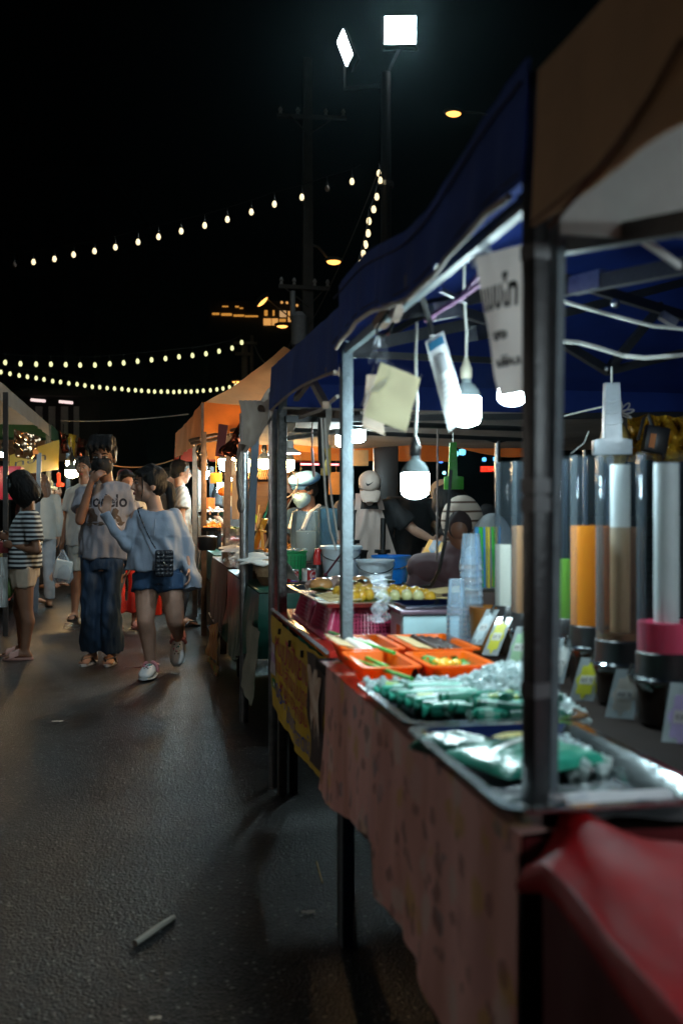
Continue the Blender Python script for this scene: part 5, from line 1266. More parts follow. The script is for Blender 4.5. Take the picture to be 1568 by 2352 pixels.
for lab, y0, y1, z in (('shallow foil tray of egg skewers on the nearest pink basket', 3.08, 3.44, tz), ('shallow foil tray of dumplings on the farther pink basket', 3.5, 3.9, tz - .002)):
    mb = MB(); tray(mb, .53, .93, y0, y1, z, z + .018, .012, .01, .012); single('foil_tray', mb, silv, lab, 'tray')
leaf_m = M('banana_leaf', (.05, .16, .02), .3, 0, .4, 8, .3, 30, stretch=(1, 8, 1))
def leaf(label, c, lx, ly, rot, seed):
    R = Matrix.Rotation(rot, 3, 'Z'); mb = MB()
    mb.grid(lambda a, b: V(c) + R @ V(((a - .5) * lx, (b - .5) * ly * (.25 + sin(pi * min(1, max(0, a))) ** .5), .012 * noise.noise(V((a * 4, b * 3, seed))) + .008 * abs(b - .5))), 14, 8)
    return single('banana_leaf', mb, leaf_m, label, 'leaf', smooth=70)
leaf('banana leaf under the egg skewers', (.72, 3.24, tz + .014), .36, .22, .1, 1)
leaf('banana leaf at the back edge of the dumpling tray', (.80, 3.82, tz + .03), .3, .10, -.1, 2)
leaf('banana leaf strip between the dumplings and the egg skewers', (.66, 3.55, tz + .024), .2, .07, .3, 3)
leaf('folded banana leaf standing behind the egg skewers', D(812, 1335, 3.6), .12, .08, .6, 4)
yolk = M('yolk_food', (.62, .34, .03), .12, 0, .15, 14, coat=.5); pale = M('pale_egg_food', (.62, .58, .28), .12, 0, .15, 14, coat=.5)
k = 0
for row, (yy, zz) in enumerate(((3.14, tz + .034), (3.20, tz + .038), (3.26, tz + .036), (3.32, tz + .038))):
    for j in range(2 if row else 2):
        x0 = .60 + .0 * row; x1_ = (.70, .92)[j] - .01 * row
        a = V((x0 - .03 + j * .28, yy + .012 * j, zz - .012)) if j == 0 else V((.96, yy, zz - .012))
        b = V((x1_, yy, zz)) if j == 0 else V((.70, yy + .005, zz))
        n = 3 if j == 0 else 6
        t = thing('egg_skewer', 'skewer of glossy yellow eggs, %s row from the front, %s on the foil tray' % (ORD[row], ('lane side', 'far side')[j]), 'skewer', a.lerp(b, .5), group='egg skewers on the foil tray')
        mb = MB(); mb.cyl(a, b, .0028, n=6); part('stick', mb, bamboo, t)
        for q in range(n):
            p = a.lerp(b, (.58 if j == 0 else .22) + (.40 if j == 0 else .76) * q / (n - 1)); mb = MB(); mb.ball(p + V((0, .004 * (q % 2), .002 * (q % 3))), (.019, .019, .021), 14, 10); part('egg', mb, pale if (j == 1 and row == 0 and q > 0) else yolk, t)
for i in range(9):
    a = V((.56, 3.12 + i * .03, tz + .020)); mb = MB(); mb.cyl(a, a + V((.11, .004 * sin(i * 3), .004)), .0026, n=6); single('bamboo_stick', mb, bamboo, 'loose bamboo stick, %s from the front at the lane side of the egg tray' % ORD[i], 'stick', 'bamboo sticks of the egg tray')
dump = M('orange_dumpling', (.72, .34, .12), .25, 0, .3, 10, coat=.3); dump2 = M('translucent_dumpling', (.62, .42, .36), .15, 0, .3, 14, coat=.5)
for i, (x, y, r, mm) in enumerate(((.62, 3.6, .04, dump), (.66, 3.66, .036, dump2), (.60, 3.68, .03, dump2), (.71, 3.60, .034, dump2), (.76, 3.58, .045, dump), (.70, 3.70, .04, dump2), (.64, 3.75, .03, dump2))):
    mb = MB(); mb.ball((x, y, tz + .012 + r * .6), (r * 1.1, r * .9, r * .7), 14, 10, Matrix.Rotation(i, 3, 'Z')); single('dumpling', mb, mm, ['large orange dumpling at the front of the dumpling tray', 'pinkish dumpling behind the large orange one', 'small pinkish dumpling nearest the lane side of the tray', 'pinkish dumpling beside the large orange one', 'orange dumpling farthest from the lane in the dumpling tray', 'pinkish dumpling at the back of the heap in the middle', 'small pinkish dumpling at the very back of the dumpling tray'][i], 'dumpling', 'dumplings on the far tray')
mb = MB(); mb.lathe(D(862, 1366, 3.45), [(.001, 0), (.085, .003), (.10, .014), (.095, .018), (.001, .008)], 24, M=Matrix.Rotation(-.1, 3, 'Y')); single('wicker_plate', mb, M('wicker', (.3, .17, .05), .6, 0, .5, 30, .8, 40), 'brown wicker plate behind the egg skewers', 'plate')
for i in range(8):
    a = V((.93, 3.16 + i * .022, tz + .035)); mb = MB(); mb.cyl(a, a + V((.13, .02 * sin(i), .01)), .0026, n=6); single('bamboo_stick', mb, bamboo, 'loose bamboo stick, %s from the front behind the pale eggs' % ORD[i], 'stick', 'bamboo sticks by the wicker plate')
# sandwich press / warming box
p = D(980, 1440, 3.05); R = Matrix.Rotation(-.05, 3, 'Z')
t = thing('grill_machine', 'pale blue grill machine with a ridged steel top beside the egg skewers', 'grill', (p.x, p.y, TZ + .004))
mb = MB(); mb.box((p.x, p.y, TZ + .055), (.19, .2, .10), R); part('body', mb, M('pale_blue_enamel', (.38, .55, .58), .3), t, 30, .006)
mb = MB(); mb.box((p.x, p.y, TZ + .113), (.21, .22, .014), R); part('tray', mb, M('purple_grey_steel', (.2, .14, .18), .3, .5), t, 30, .003)
for k in range(10):
    mb = MB(); a = V((p.x - .09, p.y - .085 + k * .019, TZ + .128)); mb.cyl(a, a + V((.18, 0, 0)), .006, n=8); part('grill_bar', mb, steel, t)
mb = MB()
for r_ in range(6):
    for c in range(5): mb.box((p.x + .05 + c * .008, p.y - .101, TZ + .025 + r_ * .012), (.0035, .003, .007))
o = part('vent_slot', mb, black_pl, t, 0); o['kind'] = 'stuff'
mb = MB(); mb.box((p.x - .096, p.y - .03, TZ + .05), (.004, .05, .04)); part('control_plate', mb, M('orange_label', ()), t)
crumple('scrunched clear bag between the pink basket and the grill', (.90, 3.05, TZ + .05), .08, .12, .05, 21, M('brown_bag', (.3, .16, .07), .3, bump=.5))
mb = MB(); mb.grid(lambda a, b: (.60 + .05 * noise.noise(V((a * 4, b * 5, 0))) + .035 * a, 2.62 + .03 * a, 1.0 - .13 * b), 10, 14); single('clear_bag', mb, clear_b, 'crumpled clear bag tied to the middle pole above the basket', 'plastic bag')
mb = MB()
for i in range(8): mb.ball((.60 + rr.uniform(0, .07), 3.80 + .04 * i, TZ + .012), (.016, .012, .01), 8, 6)
single('shiny_scraps', mb, M('shiny_wrap', (.7, .6, .5), .12, .6), 'shiny wrapped scraps on the red table edge by the far basket', 'wrappers', kind='stuff')

# ================================================================== BUCKET STALL
bw = M('milky_bucket', (.72, .80, .85), .4, 0, .05, translucent=.35); bb = M('blue_bucket_plastic', (.005, .17, .62), .3, 0, .1); bg = M('green_basket_plastic', (.03, .38, .13), .35, 0, .12, translucent=.2)
def bucket(label, u, vb, tt, r, h, mat, lid=None, handle=True, name='bucket', lab_mat=None, zbase=None):
    c = D(u, vb, tt); z = c.z if zbase is None else zbase; o = V((c.x, c.y, z))
    t = thing(name, label, 'bucket', o)
    mb = MB(); mb.lathe(o, [(.001, 0), (r * .84, 0), (r, h), (r * 1.05, h), (r * 1.05, h - .012), (r * 1.0, h - .012), (r * .96, h - .002), (r * .82, .006), (.001, .006)], 28); part('tub', mb, mat, t)
    if handle:
        mb = MB(); mb.tube([o + RIGHT * (r * 1.04 * cos(a)) + UP * (h - .02 - .5 * r * sin(a)) - FWD * (r * .95 * sin(a)) for a in [pi * k / 12 for k in range(13)]], .003, 6); part('handle', mb, steel, t)
    if lid:
        mb = MB(); mb.lathe(o + V((0, 0, h)), [(.001, .012), (r * 1.0, .010), (r * 1.07, .004), (r * 1.07, -.012)], 28); part('lid', mb, lid, t)
    return t, o
bucket('tall white bucket with a lid beside the glass bowl', 783, 1338, 5.9, .118, .21, bw, M('pale_lid', (.6, .72, .78), .3))
t_, o_ = bucket('white bucket in front with a red stain and an oval label', 862, 1352, 5.3, .098, .155, bw)
mb = MB(); mb.ball(o_ - FWD * .093 + V((-.04, 0, .05)), (.03, .006, .022), 14, 8); part('oval_label', mb, M('cream_label', (.62, .58, .48), .5), t_)
bucket('bright blue bucket behind the white one', 898, 1345, 5.75, .11, .175, bb)
bucket('black tub behind the white buckets', 815, 1300, 6.3, .08, .10, black_pl, handle=False)
for (u, v0, v1, tt, lab) in ((878, 1190, 1262, 6.1, 'black upright handle behind the blue bucket'), (808, 1180, 1240, 6.2, 'black upright handle left of the white apron')):
    mb = MB(); a = D(u, v1 + 18, tt); b = D(u + 2, v0, tt); mb.cyl(a, b, .017, .018, 12); mb.cyl(D(u, v1, tt), D(u, v1 + 8, tt), .05, .05, 14); mb.cyl(D(u, v1 + 8, tt), D(u, v1 + 80, tt), .03, .03, 12); single('stirrer', mb, black_pl, lab, 'stirrer')
g = D(672, 1332, 6.1)
t = thing('green_basket', 'round green plastic basket with a white lining behind the red cans', 'basket', g)
mb = MB(); mb.lathe(g, [(.001, 0), (.07, 0), (.085, .165), (.092, .17), (.092, .178), (.08, .178), (.066, .006), (.001, .006)], 28); part('tub', mb, bg, t)
for k in range(24):
    a = 2 * pi * k / 24; mb = MB(); mb.bar(g + V((.0715 * cos(a), .0715 * sin(a), .012)), g + V((.085 * cos(a), .085 * sin(a), .15)), .005, .004); part('rib', mb, M('dark_green_rib', (.015, .2, .07), .4), t)
for z in (.03, .06, .09, .12):
    mb = MB(); q = .0708 + .0145 * z / .165 + .002; mb.tube([g + V((q * cos(2 * pi * k / 24), q * sin(2 * pi * k / 24), z)) for k in range(25)], .002, 5); part('hoop', mb, M('dark_green_rib', ()), t)
mb = MB(); mb.grid(lambda a, b: g + V((.088 * cos(a * 2 * pi) * b, .088 * sin(a * 2 * pi) * b, .185 + .02 * noise.noise(V((cos(a * 6.28) * b * 3, sin(a * 6.28) * b * 3, 0))))), 24, 8); part('lining', mb, clear_b, t)
# milk cans
red_can = M('red_can_paint', (.35, .01, .012), .3); 
for i, (u, v, tt, lab) in enumerate(((671, 1338, 5.75, 'left red and white milk can in front of the green basket'), (709, 1336, 5.7, 'right red and white milk can beside the red gas lighter'))):
    c = D(u, v, tt); r, h = .040, .072
    t = thing('milk_can', lab, 'can', c)
    mb = MB(); mb.lathe(c, [(.001, 0), (r, 0), (r, h), (r * .97, h + .003), (r * .93, h - .002), (.001, h - .003)], 28); part('can', mb, M('can_silver', (.7, .7, .68), .25, .9), t)
    ang = lambda th, z, q=1.012: c + (RIGHT * sin(th) - FWD * cos(th)) * r * q + V((0, 0, z))
    mb = MB(); mb.grid(lambda a, b: ang((-.75 + 1.9 * a) if i == 0 else (-.2 + 1.5 * a), .004 + b * (h - .01)), 16, 4); part('label', mb, red_can, t)
    mb = MB(); mb.grid(lambda a, b: ang((-2.0 + 1.25 * a) if i == 0 else (-1.6 + 1.4 * a), .004 + b * (h - .01)), 12, 4); part('label', mb, M('white_label', (.65, .62, .6), .4), t)
    mb = MB(); mb.grid(lambda a, b: ang(-.15 + 1.1 * a if i == 0 else .5 + .9 * a, .008 + b * .014, 1.022), 10, 2); part('label_band', mb, blue_ink, t)
    th0 = .35 if i == 0 else .85
    lettering('Carnation', .03, lambda x, y: ang(th0 + x / r, .036 + y, 1.03), M('white_ink', ()), t, maxw=.046)
    mb = MB(); mb.tube([ang(th0 + .62 * cos(k * pi / 8), .037 + .024 * sin(k * pi / 8), 1.025) for k in range(17)], .0012, 5); part('label_ring', mb, M('white_ink', ()), t)
g = D(728, 1330, 5.9)
t = thing('gas_lighter', 'red and black gas torch standing between the cans and the white bucket', 'gas torch', g)
mb = MB(); mb.lathe(g, [(.001, 0), (.03, 0), (.03, .075), (.02, .09)], 16, True); part('canister', mb, black_pl, t)
mb = MB(); mb.tube([g + V((0, 0, .085)), g + V((0, 0, .14)), g + V((.004, 0, .165)), g + V((.025, 0, .175))], [.024, .022, .02, .012], 10); part('torch_head', mb, M('glossy_red', (.6, .02, .02), .2, coat=.4), t)
mb = MB(); a = D(748, 1320, 5.75); b = D(800, 1250, 5.6); mb.cyl(a, b, .006, n=8); mb.ball(a, .012, 10, 6); single('ladle', mb, M('maroon_handle', (.12, .01, .03), .3), 'maroon handled ladle leaning on the white bucket', 'ladle')
# glass bowl with milky drink
c = D(702, 1292, 6.5)
t = thing('glass_bowl', 'big round glass bowl half full of milky drink', 'glass bowl', V((c.x, c.y, TZ)))
k = 6.5 / FPX; zb = c.z
prof = [(.001, zb), (22 * k, zb), (34 * k, zb + 30 * k), (37 * k, zb + 55 * k), (34 * k, zb + 85 * k), (30 * k, zb + 118 * k)]
mb = MB(); mb.lathe((c.x, c.y, 0), prof + [(29 * k, zb + 118 * k), (33 * k, zb + 85 * k), (36 * k, zb + 55 * k), (33 * k, zb + 31 * k), (21 * k, zb + 3 * k), (.001, zb + 3 * k)], 30); part('bowl', mb, bowl_glass, t)
mb = MB(); mb.lathe((c.x, c.y, 0), [(.001, zb + 4 * k), (21 * k, zb + 5 * k), (32.5 * k, zb + 31 * k), (35.5 * k, zb + 56 * k), (34.2 * k, zb + 72 * k), (.001, zb + 72 * k)], 28); part('milky_drink', mb, M('milky_drink', (.88, .92, .86), .3, 0, .08, 18, translucent=.5), t)
mb = MB(); mb.box((c.x, c.y, (TZ + zb) / 2), (.2, .18, max(.02, zb - TZ - .004))); single('crate', mb, M('dark_carton', ()), 'dark box the glass bowl stands on', 'box', bevel=.004)
c = D(752, 1290, 6.3); k = 6.3 / FPX
t = thing('drink_tank', 'tall square clear drink tank beside the glass bowl', 'drink tank', c)
mb = MB(); z0, z1 = c.z, c.z + 122 * k
mb.loft([rrect(c.x, c.y, 20 * k * s, 20 * k * s, .012, z) for s, z in ((.95, z0), (1, z1), (.94, z1), (.9, z0 + .004))]); part('tank', mb, FILM('blue_tint_plastic', (.6, .8, .92), .72, .08, milk=(.3, .45, .5)), t)
mb = MB(); mb.loft([rrect(c.x, c.y, 17 * k, 17 * k, .012, z) for z in (z0 + .005, z0 + 100 * k)]); part('water', mb, FILM('blue_water', (.55, .75, .85), .75, .1, milk=(.2, .35, .42)), t)
# coconuts with paper napkins
coco = M('trimmed_coconut', (.62, .47, .3), .7, 0, .3, 9, .3, 30, dirt=(.38, .2, .09)); cocob = M('brown_coconut_husk', (.13, .065, .025), .8, 0, .4, 20, .5, 50)
for i in range(6):
    s = i / 5; c = X(614 - 50 * s, 1176, .66 + .0 * s); c = V((.645 + .02 * (i % 2), 5.42 + i * .28, TZ))
    r = .068
    t = thing('young_coconut', 'trimmed young coconut under white napkins, %s from the near end of the row' % ORD[i], 'coconut', c, group='young coconuts in a row')
    mb = MB(); mb.lathe(c, [(r * .6, .03), (r * .98, .06), (r, .10), (r * .95, .125), (r * .5, .15), (.001, .155)], 16); part('pale_top', mb, coco, t)
    mb = MB(); mb.lathe(c, [(.001, 0), (r * .5, 0), (r * .85, .03), (r * .97, .061), (r * .6, .05)], 16); part('husk', mb, cocob, t)
for i in range(9):
    s = i / 8; c = V((.650 + .012 * sin(i * 2.3), 5.36 + s * 1.5, .905 + .012 * (i % 3)))
    R = Euler((.15 * sin(i), .25 + .1 * cos(i * 1.7), .5 + .4 * sin(i * 2))).to_matrix()
    mb = MB(); f = lambda a, b, o=0: c + R @ V(((a - .5) * .25, (b - .5) * .25, -.30 * abs(a - .5) ** 1.5 * .5 - .02 * abs(b - .5) + .008 * noise.noise(V((a * 3, b * 3, i))) + o))
    mb.grid(lambda a, b: f(a, b), 10, 10); mb.grid(lambda a, b: f(a, b, -.006), 10, 10)
    single('paper_napkin', mb, M('white_napkin', (.74, .73, .69), .8, 0, .06), 'white folded paper napkin, %s from the near end, lying on the coconuts' % ORD[i], 'napkin', 'napkins on the coconuts')
# yellow folding frame, fried food, cutting board, shelf
yw = M('yellow_painted_wood', (.62, .30, .03), .45, 0, .25, 8)
mb = MB(); mb.bar(D(571, 1292, 7.2), D(608, 1192, 7.0), .045, .02); mb.bar(D(606, 1284, 7.0), D(600, 1205, 7.0), .04, .02); mb.cyl(D(596, 1218, 6.9), D(612, 1222, 6.9), .008, n=8); single('wooden_tongs', mb, yw, 'yellow wooden A shaped stand above the fried food', 'wooden stand', smooth=30, bevel=.003)
mb = MB(); mb.tube([D(606, 1190, 7), D(612, 1175, 7), D(618, 1150, 6.9)], .008, 6); single('green_ribbon', mb, M('green_ribbon', (.03, .35, .2), .5), 'green ribbon tied to the yellow wooden stand', 'ribbon')
mb = MB(); mb.bar(D(592, 1212, 7.3), D(597, 1180, 7.3), .02, .006); mb.cyl(D(588, 1215, 7.35), D(595, 1160, 7.35), .004, n=6); single('bamboo_skewer', mb, bamboo, 'bamboo paddle standing beside the yellow stand', 'paddle')
fried = M('fried_food', (.62, .22, .02), .5, 0, .5, 22, .8, 40)
def pile(name, label, c, sx, sy, h, n, r, mat, seed, cat='food'):
    q = random.Random(seed); mb = MB()
    for i in range(n):
        x, y = q.uniform(-1, 1), q.uniform(-1, 1)
        if x * x + y * y > 1: continue
        R = Euler((q.uniform(0, 6), q.uniform(0, 6), q.uniform(0, 6))).to_matrix(); k = r * q.uniform(.6, 1.3)
        mb.ball(V(c) + RIGHT * x * sx + FWD * y * sy + UP * (h * (1 - x * x - y * y) * q.uniform(.4, 1)), (k, k * q.uniform(.5, .9), k * q.uniform(.4, .8)), 7, 5, R)
    return single(name, mb, mat, label, cat, kind='stuff')
pile('fried_snacks', 'heap of orange fried snacks behind the coconuts', D(612, 1278, 6.9), .11, .2, .05, 120, .02, fried, 1)
pile('fried_snacks', 'orange fried snacks left of the glass bowl', D(655, 1262, 7.0), .09, .15, .04, 80, .02, fried, 2)
mb = MB(); a = D(549, 1142, 8.3); mb.box(a, (.12, .03, .37), Matrix.Rotation(-YAW, 3, 'Z')); single('cutting_board', mb, wood, 'pale wooden board standing upright on the far counter', 'board', bevel=.004)
t = thing('wooden_cabinet', 'brown wooden cabinet standing behind the grey blue pole', 'cabinet', D(612, 1176, 8.6) - V((0, 0, .4))); mb = MB(); a = D(610, 1155, 8.6); mb.box(a, (.42, .25, .36), Matrix.Rotation(-YAW, 3, 'Z')); part('body', mb, M('brown_plywood', (.28, .13, .04), .5, 0, .35, 5, .1, 30, stretch=(1, 1, 5)), t, 30, .004)
mb = MB(); mb.box(a + V((0, 0, .19)), (.46, .29, .02), Matrix.Rotation(-YAW, 3, 'Z')); part('top', mb, M('dark_laminate', ()), t, 30)
t = thing('wire_rack', 'brown wire mesh rack above the wooden cabinet', 'rack', D(590, 1080, 9)); mb = MB()
for k in range(26): mb.bar(D(532 + k * 5, 1108, 9), D(532 + k * 5 + 16, 1058, 9), .004); mb.bar(D(532 + k * 5 + 16, 1108, 9), D(532 + k * 5, 1058, 9), .004)
o = part('mesh', mb, M('rust_wire', (.3, .16, .07), .5, .5), t, 0); o['kind'] = 'stuff'
mb = MB(); mb.bar(D(530, 1058, 9), D(680, 1058, 9), .015); mb.bar(D(530, 1108, 9), D(680, 1108, 9), .015); part('rail', mb, metal_rust, t)
mb = MB(); a = D(632 - 0, 1086, 8.5); mb.lathe(D(637, 1104, 8.5), [(.001, 0), (.06, 0), (.07, .02), (.075, .1), (.07, .135), (.001, .14)], 16); single('plastic_tub', mb, M('cream_tub', (.6, .55, .42), .5), 'cream plastic tub on top of the wooden cabinet', 'tub')
# low counters of food under the tan canopy
def foodtray(label, u, v, tt, w, d_, mat, n, r, seed, tl):
    c = D(u, v, tt); mb = MB(); R = Matrix.Translation(c) @ Matrix.Rotation(-YAW, 4, 'Z')
    tray(mb, -w, w, -d_, d_, -.03, .01, .01, .01, .02, .003, R); single('food_tray', mb, steel, tl, 'tray')
    pile('tray_food', label, c - V((0, 0, .01)), w * .85, d_ * .85, .06, n, r, mat, seed)
foodtray('orange fried pieces heaped in the tray beyond the black pot', 492, 1213, 9.4, .12, .14, fried, 90, .022, 5, 'tray of orange fried pieces beyond the black pot')
foodtray('white and pink shellfish heaped on the counter between the poles', 490, 1178, 10.2, .16, .14, M('pink_shellfish', (.7, .42, .32), .3, 0, .3, 20), 90, .024, 6, 'tray of pink shellfish between the brown poles')
foodtray('green leaves with pale filling on the dark tray', 555, 1222, 8.6, .16, .12, M('green_leaf_food', (.1, .24, .03), .4, 0, .6, 20), 70, .03, 7, 'dark tray of green leaf parcels')
pile('ice_bits', 'white glittering crushed ice on the far counter', D(490, 1205, 9.8), .10, .06, .05, 70, .02, ice_m, 8, 'ice')
mb = MB(); mb.lathe(D(478, 1168, 10.3), [(.001, 0), (.07, 0), (.07, .11), (.001, .11)], 18); single('orange_tin', mb, M('orange_tin', (.6, .12, .02), .35), 'orange tin on the counter behind the brown pole', 'tin')
mb = MB(); mb.lathe(D(522, 1163, 9.6), [(.05, 0), (.05, .10), (.046, .10), (.046, 0)], 18); single('plastic_jar', mb, clear, 'clear jar right of the second brown pole', 'jar')
t = thing('orange_fan', 'orange and yellow cloth bundle beside the standing board', 'cloth', D(524, 1135, 9.8)); mb = MB(); mb.ball(D(524, 1128, 9.9), (.11, .06, .06), 14, 8); part('bundle', mb, orange_cl, t); mb = MB(); mb.ball(D(530, 1118, 9.8), (.05, .05, .06), 12, 8); part('bundle_top', mb, M('yellow_cloth', (.7, .5, .05), .7), t)
mb = MB(); mb.lathe(D(476, 1236 + 28, 8.8), [(.001, 0), (.07, 0), (.085, .03), (.085, .12), (.06, .13), (.001, .13)], 16); single('black_pot', mb, black_pl, 'black pot on the dark green counter', 'pot')
mb = MB(); mb.grid(lambda a, b: X(508 + 58 * a, 1200 + 130 * b * (1 - .5 * a * a) + 60 * a * (1 - a), .62 + .05 * noise.noise(V((a * 5, b * 5, 3)))), 20, 20); single('plastic_sheet', mb, clear_b, 'clear plastic sheet slung between the worn brown pole and steel pole', 'plastic sheet')
mb = MB(); mb.lathe(D(581, 1200, 8), [(.001, 0), (.035, 0), (.035, .05), (.02, .07), (.001, .1)], 12); single('sauce_bottle', mb, M('green_yellow_bottle', (.3, .45, .03), .3), 'squat green and yellow sauce bottle near the yellow stand', 'bottle')
# yellow and blue carton with a bold word
a, b, c, d = D(928, 1345, 5.7), D(968, 1350, 5.4), D(1030, 1248, 5.5), D(985, 1238, 5.8)
t = thing('carton', 'yellow and blue printed carton tilted behind the hijab wearing woman', 'box', a); n = (b - a).cross(d - a).normalized(); n = -n if n.dot(FWD) > 0 else n
mb = MB(); mb.loft([[p + n * 0 for p in (a, b, c, d)], [p - n * .12 for p in (a, b, c, d)]]); part('box', mb, M('yellow_carton', (.68, .40, .05), .55), t, 30, .003)
mb = MB(); mb.grid(lambda s, h: a.lerp(b, .25 + .4 * s).lerp(d.lerp(c, .25 + .4 * s), h) + n * .003, 4, 6); part('blue_stripe', mb, M('carton_blue', (.02, .25, .45), .5), t, 0)
lettering('โตโน่', .06, lambda x, y: a.lerp(b, .6 - y * 8).lerp(d.lerp(c, .6 - y * 8), .30 + x * 3.2) + n * .005, black_pl, t, maxw=.14)
# small hanging things over the yellow stall
for i, (u, v0, v1, tt, w, mm, lab) in enumerate(((716, 1030, 1095, 4.6, .012, M('pinkish_card', (.7, .5, .45), .5), 'white folded paper strip hanging left of the middle pole'), (748, 1022, 1092, 4.0, .02, M('gold_strip', (.5, .35, .08), .35, .3), 'gold and blue bottle shaped packet hanging by the middle pole'))):
    mb = MB(); a = D(u, v0, tt); b_ = D(u + (5 if i == 0 else 0), v1, tt); mb.bar(a, b_, w * 2, w); mb.tube([a, D(u + 1, v0 - 60, tt - .1)], .004, 6); single('hanging_packet', mb, mm, lab, 'packet', smooth=30, bevel=.003)
mb = MB(); a = D(738, 958, 3.9); mb.tube([a, a - V((0, 0, .05)), a - V((.004, 0, .1)), a - V((-.003, 0, .16)), a - V((0, 0, .2))], [.012, .016, .01, .016, .008], 8); single('ribbon', mb, cord_b, 'black ribbon knot hanging from the pipe', 'ribbon')
mb = MB(); mb.grid(lambda s, h: D(744 + 14 * s + 4 * sin(h * 6), 920 + 110 * h, 3.85 + .02 * sin(h * 9)), 4, 12); single('ribbon', mb, white_cl, 'white torn ribbon hanging from the pipe beside the black one', 'ribbon')
mb = MB(); P = [D(672, 968, 4.2), D(700, 955, 4.0), D(735, 942, 3.7), D(775, 910, 3.3)]; mb.tube(P, .007, 6); single('rope', mb, M('pale_rope', ()), 'pale rope tied slantwise under the blue valance', 'rope')
wire('cable', 'orange cord looping near the warm round bulb', [D(668, 1080, 6.9), D(684, 1100, 6.9), D(682, 1120, 6.9), D(665, 1140, 6.9), D(640, 1152, 6.9)], .005, M('orange_cord', (.55, .3, .12), .5))
mb = MB(); mb.bar(D(655, 1075, 7.2), D(662, 1112, 7.2), .03, .012); single('wooden_paddle', mb, wood, 'wooden paddle hanging below the warm round bulb', 'paddle', smooth=30)
mb = MB(); mb.bar(D(656, 1172, 6.8), D(682, 1123, 6.8), .018, .008); single('wooden_paddle', mb, wood, 'wooden paddle leaning towards the woman in the blue cap', 'paddle', smooth=30)
mb = MB(); mb.cyl(D(690, 1066, 7.8), D(778, 1067, 7.8), .008, n=8); single('neon_tube', mb, EM('red_neon', (1, .03, .12), 4, False), 'thin red neon tube glowing behind the woman in the blue cap', 'lamp')
mb = MB(); mb.box(D(825, 1052, 7.6), (.14, .02, .12), Matrix.Rotation(-YAW, 3, 'Z')); single('carton', mb, M('tan_carton', (.5, .33, .16), .7), 'tan carton hung high behind the white cap', 'box', bevel=.003)
mb = MB(); mb.box(D(885, 1120, 8.2), (.2, .2, 1.2), Matrix.Rotation(-YAW, 3, 'Z')); single('dark_cabinet', mb, black_pl, 'tall black cabinet behind the seller in the white cap', 'cabinet', bevel=.01)
# left stall goods
mb = MB()
t = thing('food_display', 'tray of white topped snacks on the left stall behind the man in white', 'tray', (-1.8, 12.4, .79))
mb = MB(); tray(mb, -2.2, -1.58, 12.0, 12.9, .79, .84, .02, .01, .03); part('tray', mb, steel, t)
pile('snacks', 'white sticky snacks heaped on the left stall tray', (-1.85, 12.45, .85), .25, .3, .10, 90, .04, M('white_snack', (.7, .62, .5), .4), 31)
mb = MB(); tray(mb, -1.63, -1.57, 11.2, 14.2, .55, .78, .0, .0, .02); single('gold_film', mb, FILM('gold_film', (.9, .7, .3), .4, .15, .8, 14, (.5, .36, .1)), 'gold tinted film along the front of the left stall', 'plastic film')
t = thing('banner', 'yellow banner with black letters above the bobbed hair', 'banner', D(90, 1090, 11.2))
cs = (D(22, 1046, 12), D(136, 1010, 13), D(134, 1078, 13), D(22, 1094, 12)); F = lambda s, h, o=0: cs[0].lerp(cs[1], s).lerp(cs[3].lerp(cs[2], s), h) - FWD * (o + .03 * noise.noise(V((s * 4, h * 2, 0))))
mb = MB(); mb.grid(lambda s, h: F(s, h), 20, 10); mb.grid(lambda s, h: F(s, h, -.004), 20, 10); part('sheet', mb, yel, t, 70)
lettering('ทอด', .3, lambda x, y: F(.42 + x, .48 - y * 1.2, .006), black_pl, t, maxw=.62)
mb = MB(); mb.box(D(82, 1038, 11.4), (.06, .02, .05)); single('orange_block', mb, M('orange_label', ()), 'small orange tape on top of the steel pole at the left', 'tape')
p = D(82, 1176, 11.6); mb = MB(); mb.bar((p.x, p.y, 0), (p.x + .04, p.y, 1.86), .05, .05); single('canopy_pole', mb, M('blue_grey_steel', ()), 'blue grey steel pole in front of the long haired shopper', 'pole', smooth=30)
p = D(157, 1176, 16.5); mb = MB(); mb.bar((p.x, p.y, 0), (p.x, p.y, 2.3), .06, .06); single('canopy_pole', mb, M('blue_grey_steel', ()), 'blue grey pole behind the man in the white tee', 'pole', smooth=30)
p = D(13, 1176, 9.4); mb = MB(); mb.bar((p.x, p.y, 0), (p.x, p.y, 2.3), .045, .045); single('canopy_pole', mb, metal_dark, 'dark pole behind the bobbed hair at the left edge', 'pole', smooth=30)
mb = MB(); mb.box(D(2, 1110, 12), (.5, .4, .4)); single('red_cool_box', mb, M('red_box', (.4, .02, .05), .4), 'red box high at the left picture edge', 'box', bevel=.01)
